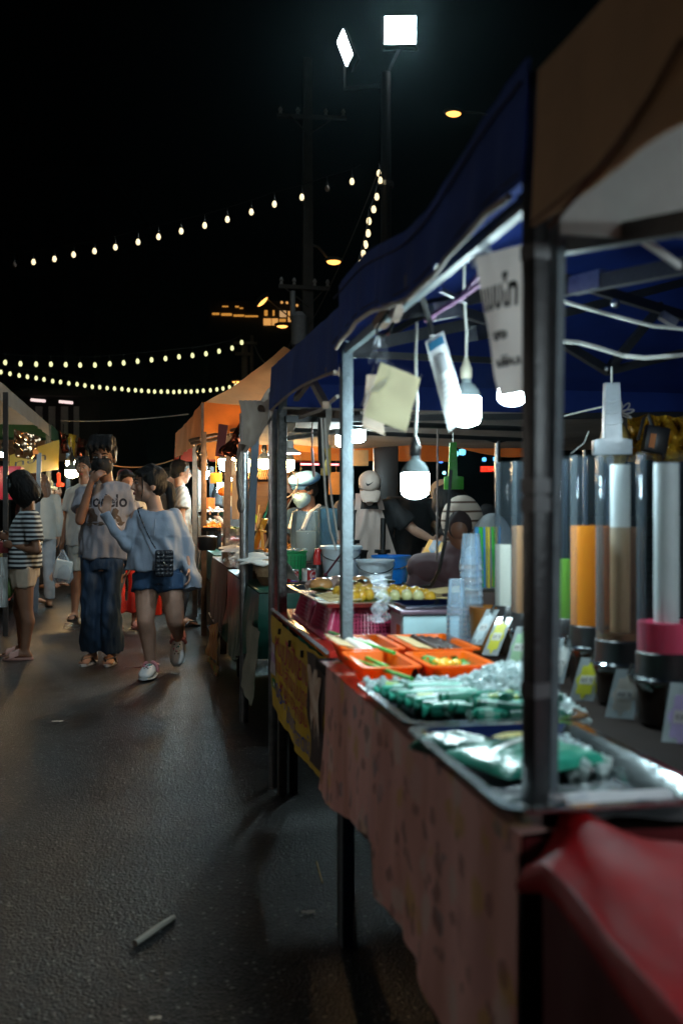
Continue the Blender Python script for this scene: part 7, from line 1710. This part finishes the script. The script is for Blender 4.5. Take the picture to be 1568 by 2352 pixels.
def girl_extra(t, j, h, P):
    # wide top, worn off one shoulder, with bell sleeves
    b = MB()
    b.loft([ring_at(pg(352, 1312, .02), .205, .15, .1), ring_at(pg(356, 1290, .02), .205, .15), ring_at(pg(360, 1250, .02), .19, .14), ring_at(pg(360, 1215, .01), .178, .128), ring_at(pg(358, 1190, .01), .165, .105), ring_at(pg(358, 1176, .012), .135, .078)])
    b.ball(pg(384, 1300, .0), (.075, .13, .06), 14, 10)
    for pts, rs in (((pg(318, 1190), pg(306, 1220, -.03), pg(296, 1252, -.05), pg(272, 1222, -.08), pg(250, 1180, -.10)), (.062, .060, .052, .042, .040)),
                    ((pg(400, 1190, .02), pg(412, 1222, .03), pg(424, 1262, .04), pg(432, 1305, .02), pg(440, 1356, -.01)), (.060, .058, .054, .056, .066))): b.ball(pts[0], rs[0], 12, 8); b.ball(pts[2], rs[2], 12, 8); b.limb(pts, rs)
    fold_ = lambda p: .9 * sin(p.x * 38 + p.z * 30 + 2 * noise.noise(p * 5)) * .6 * (1 if p.z < 1.0 else .3)
    P('shirt', remesh('shirt', b, .0095, 2, .015, (10, 10, 5), 9, fold_), blue_top)
    b = MB(); b.ball(pg(262, 1163, -.115), .001, 4, 3)
    bt_ = MB()
    fx = lambda v: pg(361, v, -.14)
    bt_.tube([pg(363, 1196, -.108), pg(363, 1215, -.127), pg(362, 1232, -.132)], .004, 6); P('button_placket', to_mesh('button_placket', bt_), blue_top)
    for sd, (a, f, tilt) in {'R': (j['anR'], j['toR'], 0), 'L': (j['anL'], j['toL'], 1)}.items():
        hd = (f - a); hd.z = hd.z if tilt else 0; 
        if not tilt: hd = V((f.x - a.x, f.y - a.y, 0))
        hd.normalize(); sv = hd.cross(UP).normalized(); upv = sv.cross(hd).normalized()
        heel = a - hd * .055 - upv * .07; L = .255
        rg = lambda x, w, z0, z1: [heel + hd * x + sv * (w * cos(q)) + upv * ((z0 + z1) / 2 + (z1 - z0) / 2 * sin(q)) for q in [2 * pi * k / 16 for k in range(16)]]
        b = MB(); b.loft([rg(-.012, .022, .004, .06), rg(0, .036, .0, .085), rg(.06, .043, .0, .088), rg(.11, .048, .0, .096), rg(.16, .054, .0, .088), rg(.21, .054, .0, .072), rg(.245, .045, .004, .056), rg(.268, .024, .012, .04)])
        o = P('clog', remesh('clog', b, .008, 3), M('white_clog', (.66, .68, .66), .5))
        b = MB(); b.loft([rg(-.008, .036, -.004, .016), rg(.06, .046, -.004, .016), rg(.16, .057, -.004, .018), rg(.23, .053, -.003, .018), rg(.268, .028, .002, .018)]); oo = to_mesh('sole', b); obj('sole', oo, M('clog_sole', (.55, .57, .54), .6), o, False)
        b = MB(); b.tube([heel + hd * .085 + sv * (.052 * cos(q)) + upv * (.045 + .062 * sin(q)) for q in [-.15 + (pi + .3) * k / 12 for k in range(13)]], .013, 8); b.tube([heel + hd * (.07 - .085 * sin(q)) + sv * (.048 * cos(q)) + upv * .075 for q in [pi * k / 12 for k in range(13)]], .011, 8)
        obj('strap', to_mesh('strap', b), M('pink_strap', (.62, .24, .25), .5), o, False)
        for k, (x, w) in enumerate(((.13, -.02), (.13, .02), (.155, 0), (.175, -.022), (.175, .022), (.2, -.012), (.2, .012))):
            b = MB(); hz = .096 - max(0, x - .12) * .28; b.ball(heel + hd * x + sv * w + upv * (hz - w * w * 14), (.006, .006, .006), 8, 6); obj('vent_hole', to_mesh('vent_hole', b), black_pl, o, False)
        for k, (x, w, mm) in enumerate(((.15, -.012, M('teal_charm', (.02, .3, .25), .4)), (.185, .0, M('dusky_charm', (.4, .2, .22), .4)), (.165, .022, M('pink_charm', (.6, .2, .25), .4)))):
            b = MB(); hz = .1 - max(0, x - .12) * .28; b.ball(heel + hd * x + sv * w + upv * (hz - w * w * 10), (.009, .009, .007), 8, 6); obj('charm', to_mesh('charm', b), mm, o, False)
girl = person('young woman in a pale blue off shoulder top, navy shorts and white clogs', g1, -YAW, Jg, skinB, None, short_m, leg=.32, legw=1.08, flare=.012, head=(-1.12, -.02, .03), hair='pony', voxel=.0095, hk=1.1, scale=1, torso=.95, foot=False,
              hands=((0, .25), (0, .7)), hdirs=((V((.18, .0, 1)), V((.3, -1, 0)), -1), None), extra=girl_extra)
# shoulder bag on a chain
c = g1 + Matrix.Rotation(-YAW, 3, 'Z') @ V(pg(387, 1293, -.185)); RB = Matrix.Rotation(-YAW + .25, 3, 'Z')
t = thing('shoulder_bag', 'small black quilted bag on a chain worn across the pale blue top', 'bag', c - V((0, 0, .09)))
leath = M('black_quilted_leather', (.014, .016, .022), .25, 0, .2, 20, coat=.4)
mb = MB(); mb.loft([[c + RB @ V((x * .062 * k, y, z * .092 * k)) for x, z in ((-1, -.85), (-.85, -1), (.85, -1), (1, -.85), (1, .85), (.85, 1), (-.85, 1), (-1, .85))] for y, k in ((.035, .92), (.03, 1), (-.03, 1), (-.035, .94))]); part('case', mb, leath, t, 30)
for half, (za, zb) in enumerate(((.004, .084), (-.084, -.004))):
    for r_ in range(3):
        for q in range(4):
            p = c + RB @ V((-.0435 + .029 * q, -.0365 + (-.006 if half == 0 else 0), za + (zb - za) * (r_ + .5) / 3)); mb = MB(); mb.ball(p, (.019, .0035, .0165), 4, 6, RB); part('quilt_pad', mb, leath, t, 60)
mb = MB(); mb.box(c + RB @ V((0, -.039, .045)), (.122, .006, .086), RB); part('flap', mb, leath, t, 30, .002)
mb = MB(); mb.box(c + RB @ V((0, -.046, -.0)), (.010, .008, .026), RB); part('clasp', mb, M('silver_clasp', (.7, .68, .62), .2, 1), t, 30, .002)
W2 = lambda p: g1 + Matrix.Rotation(-YAW, 3, 'Z') @ V(p)
P_ = [W2(pg(u, v, y)) for u, v, y in ((330, 1168, -.02), (322, 1172, -.09), (332, 1195, -.125), (345, 1222, -.148), (357, 1245, -.155), (368, 1262, -.165))]
for i in range(len(P_) - 1):
    for q in range(5):
        a = P_[i].lerp(P_[i + 1], q / 5); b_ = P_[i].lerp(P_[i + 1], (q + .8) / 5); mb = MB(); mb.cyl(a, b_, .0052 if q % 2 else .0042, n=6); part('chain_link', mb, [steel, leath][q % 2], t)

# ---- woman with bobbed hair in the striped tee, phone in hand
s3 = 7.95 / FPX; g2 = Z(50, 1512, 0)
def pw(u, v, y=0): return ((u - 50) * s3, y, (1512 - v) * s3)
# facing image left: built facing -Y, so swap the axes
def pws(u, v, side=0): x, _, z = pw(u, v); return (side, x, z)        # local y = image x, local x = towards/away from the camera
Js = dict(head=pws(48, 1118), neck=pws(64, 1168), chest=pws(60, 1215), waist=pws(56, 1262), pelvis=pws(55, 1305),
          shL=pws(76, 1192, .15), elL=pws(94, 1262, .19), wrL=pws(44, 1252, .14), shR=pws(58, 1192, -.15), elR=pws(62, 1262, -.17), wrR=pws(16, 1238, -.10),
          hipL=pws(56, 1312, .08), knL=pws(64, 1400, .09), anL=pws(62, 1490, .09), toL=pws(26, 1504, .10), hipR=pws(56, 1312, -.08), knR=pws(40, 1400, -.09), anR=pws(46, 1490, -.09), toR=pws(8, 1503, -.1))
strm = stripes('black_white_stripes', (.012, .013, .015), (.46, .5, .5), 9.0, 'Z', .85, .55)
person('woman with a black bob, striped tee and beige shorts looking down at the left edge', g2, -YAW - pi / 2 + .12, Js, skinC, strm, M('beige_shorts', (.42, .34, .25), .85, 0, .2, 6, .2, 40), sleeve=.72, hem=(1512 - 1304) * s3, leg=.42, loose=1.0, head=(0, .62), hair='bob', voxel=.011,
       shoes=('slide', M('pink_slipper', (.5, .27, .22), .5), M('pink_slipper', ())), hands=((0, .9), (0, .8)), hk=1.0)
mb = MB(); mb.box(D(8, 1258, 7.9), (.17, .05, .085), Matrix.Rotation(-YAW, 3, 'Z')); single('wallet', mb, M('maroon_wallet', (.22, .03, .035), .4), 'maroon wallet held by the woman in stripes', 'wallet', bevel=.006)
mb = MB(); mb.grid(lambda a, b: D(-8 + 26 * a + 5 * b * (1 - a), 1280 + 115 * b, 7.75 + .05 * sin(pi * a) + .03 * noise.noise(V((a * 4, b * 4, 0)))), 12, 14); single('carrier_bag', mb, FILM('white_bag_film', (.9, .92, .9), .45, .3, .6, 12, (.55, .58, .55)), 'clear white carrier bag at the left edge beside the striped tee', 'plastic bag')
mb = MB(); mb.ball(D(19, 1350, 7.9), (.045, .04, .085), 14, 10); single('green_fruit', mb, M('green_fruit', (.10, .16, .04), .4), 'green fruit hanging in a clear bag beside the beige shorts', 'fruit')

# ---- others in the lane
wt = M('white_tee', (.36, .375, .37), .85, 0, .1, 5, .12, 50); khaki = M('grey_shorts', (.30, .32, .30), .85, 0, .15, 6, .15, 50)
def lane(u, v): return Z(u, v, 0)
c = lane(190, 1424)
def sc(tt, u0, v0): k = tt / FPX; return lambda u, v, y=0: ((u - u0) * k, y, (v0 - v) * k)
q = sc(10.7, 190, 1424)
person('man in a white tee and grey shorts behind the masked man, carrying a bag', c, -YAW, dict(head=q(191, 1072), neck=q(193, 1106), chest=q(192, 1160), waist=q(190, 1205), pelvis=q(192, 1255), shR=q(162, 1128), elR=q(154, 1195), wrR=q(145, 1245, -.03), shL=q(226, 1128), elL=q(232, 1195), wrL=q(234, 1245), hipR=q(178, 1262), knR=q(174, 1340), anR=q(171, 1408), toR=q(169, 1418, -.14), hipL=q(206, 1262), knL=q(206, 1335, .03), anL=q(205, 1400, .12), toL=q(205, 1412, -.02)),
       skinC, wt, khaki, sleeve=.66, hem=(1424 - 1252) * 10.7 / FPX, leg=.62, loose=1.1, head=(0, .15), hair='short', voxel=.013, shoes=('flip', black_pl, black_pl), hands=((0, 1.1), (0, .5)))
p = D(144, 1262, 10.55); t = thing('carrier_bag', 'white polystyrene box in a clear carrier bag held by the man in white tee', 'plastic bag', D(146, 1336, 10.5))
mb = MB(); mb.box(D(145, 1308, 10.55), (.17, .12, .19), Euler((.1, .2, -YAW + .3)).to_matrix()); part('foam_box', mb, M('white_foam', (.6, .62, .6), .6), t, 30, .006)
mb = MB(); mb.loft([[p + RIGHT * (cos(a) * r) + FWD * (sin(a) * r * .7) - UP * z + RIGHT * .012 * noise.noise(V((cos(a) * 2, sin(a) * 2, z * 9))) for a in [2 * pi * k / 14 for k in range(14)]] for r, z in ((.012, 0), (.03, .05), (.08, .12), (.105, .2), (.11, .3), (.08, .36))]); part('film', mb, clear_b, t, 60)
q = sc(12.3, 95, 1390)
person('shopper with long brown hair in a white long sleeved top, hand at her cheek', lane(95, 1396), -YAW - 2.6 + pi * 0, dict(elL=(.21, -.16, 1.12), wrL=(.10, -.20, 1.40), head=(0, -.03, 1.56)), skinB, wt, M('pale_blue_jeans', (.3, .34, .40), .8, 0, .3, 6), sleeve=1.9, leg=1.95, hair='long', hairm=hair_b, voxel=.014, shoes=('flip', black_pl, black_pl), feats=False, scale=.97, hands=((0, .5), (0, .3)))
c = D(68, 1176, 12.6); c.z = 0
person('shopper with reddish brown long hair behind the woman in stripes', c, 2.2, None, skinB, M('dusky_top', (.2, .12, .12), .8), M('dark_trousers', (.02, .02, .025), .8), sleeve=1.7, hair='long', hairm=hair_b, voxel=.016, feats=False, scale=1.0)
c = D(101, 1176, 15); c.z = 0
person('left stall seller in a yellow brown cap turned sideways', c, 1.2, dict(head=(0, -.06, 1.53)), skinA, M('black_top', (.015, .015, .017), .8), M('dark_trousers', ()), sleeve=.6, hair='short', cap=(M('tan_cap', (.5, .34, .16), .8), 'brim'), mask=M('peach_mask', (.55, .4, .3), .8), voxel=.016, feats=False, scale=1.0)
c = D(128, 1176, 15.5); c.z = 0
person('left stall helper reaching over the counter in a dark orange top', c, 1.0, dict(elR=(-.2, -.25, 1.15), wrR=(-.1, -.45, 1.0)), skinA, M('dark_orange_top', (.3, .08, .01), .8), M('dark_trousers', ()), voxel=.016, feats=False, scale=.95)
c = lane(290, 1446); q = sc(9.9, 296, 1446)
person('person in red trousers and pink clogs hidden behind the couple', c, -YAW + .5, None, skinA, M('cream_top', (.5, .44, .34), .85), M('red_trousers', (.5, .025, .012), .6, 0, .3, 6, .2, 14), sleeve=.6, leg=1.75, flare=.03, hair='bun', voxel=.014, shoes=('slide', M('pink_clog', (.6, .28, .25), .5), M('pink_clog', ())), feats=False, scale=.93)
mb = MB(); a = D(346, 1340, 9.6); mb.loft([[a + RIGHT * x * w - UP * z + FWD * y for x, y in ((-1, -.05), (1, -.05), (1, .05), (-1, .05))] for w, z in ((.03, -.15), (.07, 0), (.095, .10), (.1, .30))]); single('carrier_bag', mb, M('red_carrier_bag', (.62, .03, .01), .3, 0, .2, 7, .4, 14, translucent=.3), 'bright red carrier bag between the legs of the woman in navy shorts', 'plastic bag', smooth=60)
c = D(287, 1176, 12.5); c.z = 0
person('person in a maroon and white cap looking down behind the couple', c, -YAW + .35, dict(head=(0, -.05, 1.53)), skinA, M('dark_grey_top', (.05, .05, .055), .85), M('dark_trousers', ()), head=(.6, .25), hair='short', cap=(M('maroon_cap', (.16, .015, .03), .8), 'brim', M('white_cap_brim', (.55, .52, .45), .8)), voxel=.014, feats=False, scale=1.02)
plaid = stripes('white_plaid', (.27, .25, .23), (.38, .36, .33), 9, 'DIAGONAL', .85, .5)
c = D(412, 1176, 10.2); c.z = 0; q = sc(10.2, 412, 1438)
person('man in a pale checked shirt with a backpack strap turned to the stalls', c, -YAW + 1.9, None, skinA, plaid, M('dark_trousers', ()), sleeve=.66, head=(0, .12), hair='short', voxel=.012, feats=True, scale=1.0, loose=1.08, shoes=('flip', black_pl, black_pl),
       extra=lambda t, j, h, P: P('backpack', remesh('backpack', MB().ball((0, .19, 1.2), (.13, .08, .19), 14, 10), .016, 3), M('black_top', ())))
c = D(384, 1176, 12); c.z = 0
person('shopper with wavy dark hair behind the young woman', c, -YAW + 1.5, None, skinA, M('dark_grey_top', ()), M('dark_trousers', ()), hair='bun', voxel=.015, feats=False, scale=1.0)

# ---- sellers behind the right-hand stalls
apron = M('warm_lit_apron', (.44, .35, .31), .85, 0, .15, 4, .2, 40)  # warm bulb light put into the white apron's colour
def sel(u, tt, x=None): p = D(u, 1176, tt); return V((p.x, p.y, 0))
def apron_extra(t, j, h, P):
    b = MB(); b.grid(lambda a, k: (j['chest'].x + (a - .5) * (.17 + .22 * min(1, k * 2.0)), -.135 - .03 * sin(pi * a) - .05 * min(1, k * 1.6) + .030 * noise.noise(V((a * 5 + k * 2, k * 2.2 - a * 2, 0))), j['neck'].z - .08 - .72 * k), 20, 24); b.grid(lambda a, k: (j['chest'].x + (a - .5) * (.17 + .22 * min(1, k * 2.0)), -.130 - .03 * sin(pi * a) - .05 * min(1, k * 1.6) + .030 * noise.noise(V((a * 5 + k * 2, k * 2.2 - a * 2, 0))), j['neck'].z - .08 - .72 * k), 20, 24)
    P('apron', to_mesh('apron', b, 70), apron)
    for sx in (-1, 1):
        b = MB(); b.grid(lambda a, k: (sx * (.085 + (a - .5) * .04 - .02 * k), -.132 + .10 * k * k, j['neck'].z - .085 + .115 * k), 4, 8); P('apron_strap', to_mesh('apron_strap', b, 70), apron)
def swoosh(t, j, h, P):
    apron_extra(t, j, h, P)
    cp = [c for c in t.children if c.name.startswith('cap')][0]
    bv = BVHTree.FromPolygons([v.co for v in cp.data.vertices], [p.vertices for p in cp.data.polygons])
    def on(x, z):
        o = h(x, -.5, z); d = (h(x, 0, z) - o).normalized(); r = bv.ray_cast(o, d); return r[0] - d * .003 if r[0] else o + d * .4
    b = MB(); b.tube([on(.088 * (k / 6 - 1), .040 - .012 * (k / 6 - 1) ** 2) for k in range(13)], .0045, 6); P('cap_shade_line', to_mesh('cap_shade_line', b), M('cap_shade_paint', (.20, .15, .12), .9))  # dark line standing in for the shade between crown and brim
    pts = [(-.036, .012, .0012), (-.034, .000, .005), (-.026, -.010, .0075), (-.014, -.011, .0075), (.006, -.002, .005), (.040, .016, .0006)]
    def sw(a, k):
        i = min(4, int(a * 5)); g = a * 5 - i; p = V(pts[i]).lerp(V(pts[i + 1]), g); return on(p.x * .8 - .008, .100 + p.y * .8 + (k - .5) * 2 * p.z)
    b = MB(); b.grid(sw, 20, 2)
    P('cap_emblem', to_mesh('cap_emblem', b, 0), black_pl)
blk = M('black_top', ())
person('seller in a white cap and cream apron looking down over the buckets', sel(842, 7.0), -YAW + .12, dict(head=(0, -.14, 1.33), neck=(0, -.02, 1.27), chest=(0, .0, 1.08), waist=(0, .03, .95), shR=(-.17, .01, 1.20), elR=(-.22, -.06, .98), wrR=(-.10, -.24, .88), shL=(.18, .01, 1.20), elL=(.33, -.04, 1.04), wrL=(.42, -.22, .98)),
       skinB, blk, M('dark_trousers', ()), sleeve=.75, loose=1.15, torso=1.12, head=(-.1, .62), hair='short', cap=(M('white_cap', (.50, .40, .34), .85), 'brim'), mask=M('white_mask', (.6, .54, .5), .85), voxel=.013, feats=False, extra=swoosh, hk=.84, mk=.82)
person('helper in a black tee reaching across to the yellow carton', sel(940, 7.7), -YAW + .5, dict(head=(.0, -.02, 1.56), shL=(.2, -.02, 1.36), elL=(.34, -.18, 1.16), wrL=(.44, -.36, 1.02), elR=(-.22, -.05, 1.1)), skinB, blk, M('dark_trousers', ()), sleeve=.8, loose=1.3, torso=1.25, hair='short', voxel=.015, feats=False, head=(2.6, .1), scale=.90)
person('woman in a blue cap and face mask working at the far stall', sel(708, 7.6), -YAW - .75, dict(head=(0, -.05, 1.33), neck=(0, 0, 1.2), chest=(0, .01, 1.04), waist=(0, .02, .92), shR=(-.16, 0, 1.15), elR=(-.2, -.08, .93), wrR=(-.08, -.25, .87), shL=(.16, 0, 1.15), elL=(.2, -.08, .93), wrL=(.08, -.25, .87), pelvis=(0, .02, .84)), skinA, M('navy_top', (.02, .06, .12), .8), M('dark_trousers', ()), sleeve=.7, head=(-.15, .3), hair='short', cap=(M('blue_cap', (.09, .26, .5), .8), 'beret'), mask=M('blue_mask', (.35, .6, .72), .8), voxel=.012, extra=lambda t, j, h, P: [P('apron_strap', to_mesh('apron_strap', MB().tube([(sx * .07, .05, j['neck'].z + .02), (sx * .085, -.07, j['neck'].z - .04), (sx * .07, -.13, j['neck'].z - .16)], .016, 6)), white_cloth) for sx in (-1, 1)])
person('seller in a black tee with crossed apron straps beside the warm round bulb', sel(650, 8.4), -YAW + 2.6, None, skinA, blk, M('dark_trousers', ()), hair='short', cap=(M('white_cap', ()), 'plain'), voxel=.016, feats=False, scale=.82, extra=lambda t, j, h, P: [P('apron_strap', to_mesh('apron_strap', MB().tube([(sx * .1, .10, j['neck'].z - .06), (0, .145, j['chest'].z), (-sx * .1, .13, j['waist'].z)], .013, 6)), M('grey_strap', (.3, .29, .28), .8)) for sx in (-1, 1)])
hij = stripes('cream_brown_hijab', (.10, .05, .03), (.60, .50, .40), 7.5, 'Z', .8, .12)
def hijab(t, j, h, P):
    b = MB(); b.ball(h(0, .02, .03), V((.098, .112, .118)), 20, 14); b.chain([h(0, .03, -.06), h(0, .03, -.10)], [.085, .075], 14)
    w_ = MB(); w_.chain([h(0, .02, -.10), j['neck'] + V((0, .02, -.06))], [.085, .14], 14); w_.chain([j['neck'] + V((-.02, .0, -.04)), j['shR'] + V((0, 0, .01))], [.08, .075], 12); w_.chain([j['neck'] + V((.02, .0, -.04)), j['shL'] + V((0, 0, .01))], [.08, .075], 12)
    P('shawl', remesh('shawl', w_, .013, 3, .008, (9, 9, 4)), M('shawl_purple', (.10, .06, .065), .8, 0, .3, 5, .2, 30))
    me = remesh('hijab', b, .011, 3, .004)
    P('hijab', me, hij)
    b = MB(); b.ball(h(0, -.058, .012), V((.058, .056, .074)), 16, 12); P('inner_scarf', remesh('inner_scarf', b, .01, 2), M('dark_inner_scarf', (.03, .015, .015), .8))
    b = MB(); b.ball(h(0, -.076, .0), V((.045, .042, .055)), 16, 12); P('face', remesh('face', b, .008, 2), skinC)
person('seated woman in a cream hijab with brown stripes and a purple brown robe', sel(1062, 4.55), -YAW - .25, dict(head=(0, -.03, 1.10), neck=(0, .0, .95), chest=(0, .02, .80), waist=(0, .04, .64), pelvis=(0, .05, .50), shR=(-.19, .0, .90), elR=(-.26, -.06, .66), wrR=(-.2, -.26, .62), shL=(.17, .0, .90), elL=(.22, -.08, .66), wrL=(.1, -.28, .62), hipR=(-.1, .02, .47), knR=(-.14, -.36, .47), anR=(-.14, -.34, .09), toR=(-.15, -.5, .04), hipL=(.1, .02, .47), knL=(.14, -.36, .47), anL=(.14, -.34, .09), toL=(.15, -.5, .04)),
       skinC, M('purple_brown_robe', (.085, .05, .055), .8, 0, .3, 5, .2, 30), M('purple_brown_robe', ()), sleeve=1.85, hem=.46, loose=1.25, torso=1.1, hair=None, voxel=.014, feats=False, extra=hijab)
c = sel(1062, 4.55)
t = thing('stool', 'low stool the seated woman in the hijab sits on', 'stool', c); mb = MB(); mb.cyl(c + V((0, .05, .36)), c + V((0, .05, .39)), .16, n=18); part('seat', mb, M('red_stool', (.4, .03, .03), .4), t)
for k in range(4):
    a = pi / 4 + pi / 2 * k; mb = MB(); mb.cyl(c + V((.1 * cos(a), .05 + .1 * sin(a), .36)), c + V((.16 * cos(a), .05 + .16 * sin(a), 0)), .018, n=8); part('leg', mb, M('red_stool', ()), t)
person('customer in black bending with a white mask pulled down, behind the hijab', sel(1092, 6.6), -YAW - 1.2, dict(head=(0, -.20, 1.22), neck=(0, -.06, 1.17), chest=(0, .0, 1.05), shR=(-.17, -.02, 1.16), shL=(.17, -.02, 1.16), elR=(-.2, -.15, .95), elL=(.2, -.15, .95), wrR=(-.1, -.3, .9), wrL=(.1, -.3, .9)), skinB, blk, M('dark_trousers', ()), sleeve=.8, head=(0, .5), hair='bob', mask=M('white_mask', ()), voxel=.014, feats=False)
person('distant customer in a beige cap below the green bag bundle', sel(1034, 8.5), -YAW - .9, dict(head=(0, -.1, 1.30), neck=(0, 0, 1.2), chest=(0, .0, 1.05), shR=(-.17, 0, 1.16), shL=(.17, 0, 1.16), elR=(-.2, -.1, .95), elL=(.2, -.1, .95), wrR=(-.1, -.25, 1.1), wrL=(.1, -.25, 1.1)), skinC, blk, M('dark_trousers', ()), head=(0, .5), hair='short', cap=(M('beige_cap', (.5, .38, .26), .85), 'brim'), voxel=.015, feats=False)
mb = MB(); mb.ball(D(1128, 1245, 4.4), (.09, .09, .13), 16, 12); mb.ball(D(1132, 1300, 4.4), (.15, .12, .12), 14, 10)
me = remesh('white_scarf', mb, .012, 3, .01, (6, 6, 3)); o = obj('white_scarf', me, M('white_scarf', (.45, .5, .52), .8), None); centre(o); tag(o, 'white draped scarf behind the farthest dispenser tube', 'scarf')

person('dark clothed seller between the brown poles, head bent over the counter', sel(536, 11.2), -YAW + .3, dict(head=(0, -.10, 1.50), elR=(-.22, -.10, 1.12), wrR=(-.12, -.30, 1.0)), skinA, blk, M('dark_trousers', ()), head=(0, .4), hair='short', voxel=.016, feats=False)
person('dark clothed customer passing beyond the rusty pole', sel(500, 12.6), -YAW + 2.0, None, skinA, M('dark_grey_top', ()), M('dark_trousers', ()), hair='bun', voxel=.016, feats=False, scale=.97)
# ================================================================== HAZE ADDED TO GIVE THE LAMPS A GLOW
HAZE = 0.00025
if HAZE:
    mb = MB(); mb.box((0, 95, 20), (430, 350, 42.0)); o = part('glow_haze', mb, None, None, 0)
    m = bpy.data.materials.new('glow_haze'); m.use_nodes = True; n = m.node_tree.nodes; n.remove(n['Principled BSDF'])
    pv = n.new('ShaderNodeVolumePrincipled'); pv.inputs['Color'].default_value = (.55, .9, 1, 1); pv.inputs['Density'].default_value = HAZE; pv.inputs['Anisotropy'].default_value = .9
    m.node_tree.links.new(pv.outputs[0], n['Material Output'].inputs['Volume'])
    o.data.materials.append(m); o['kind'] = 'stuff'
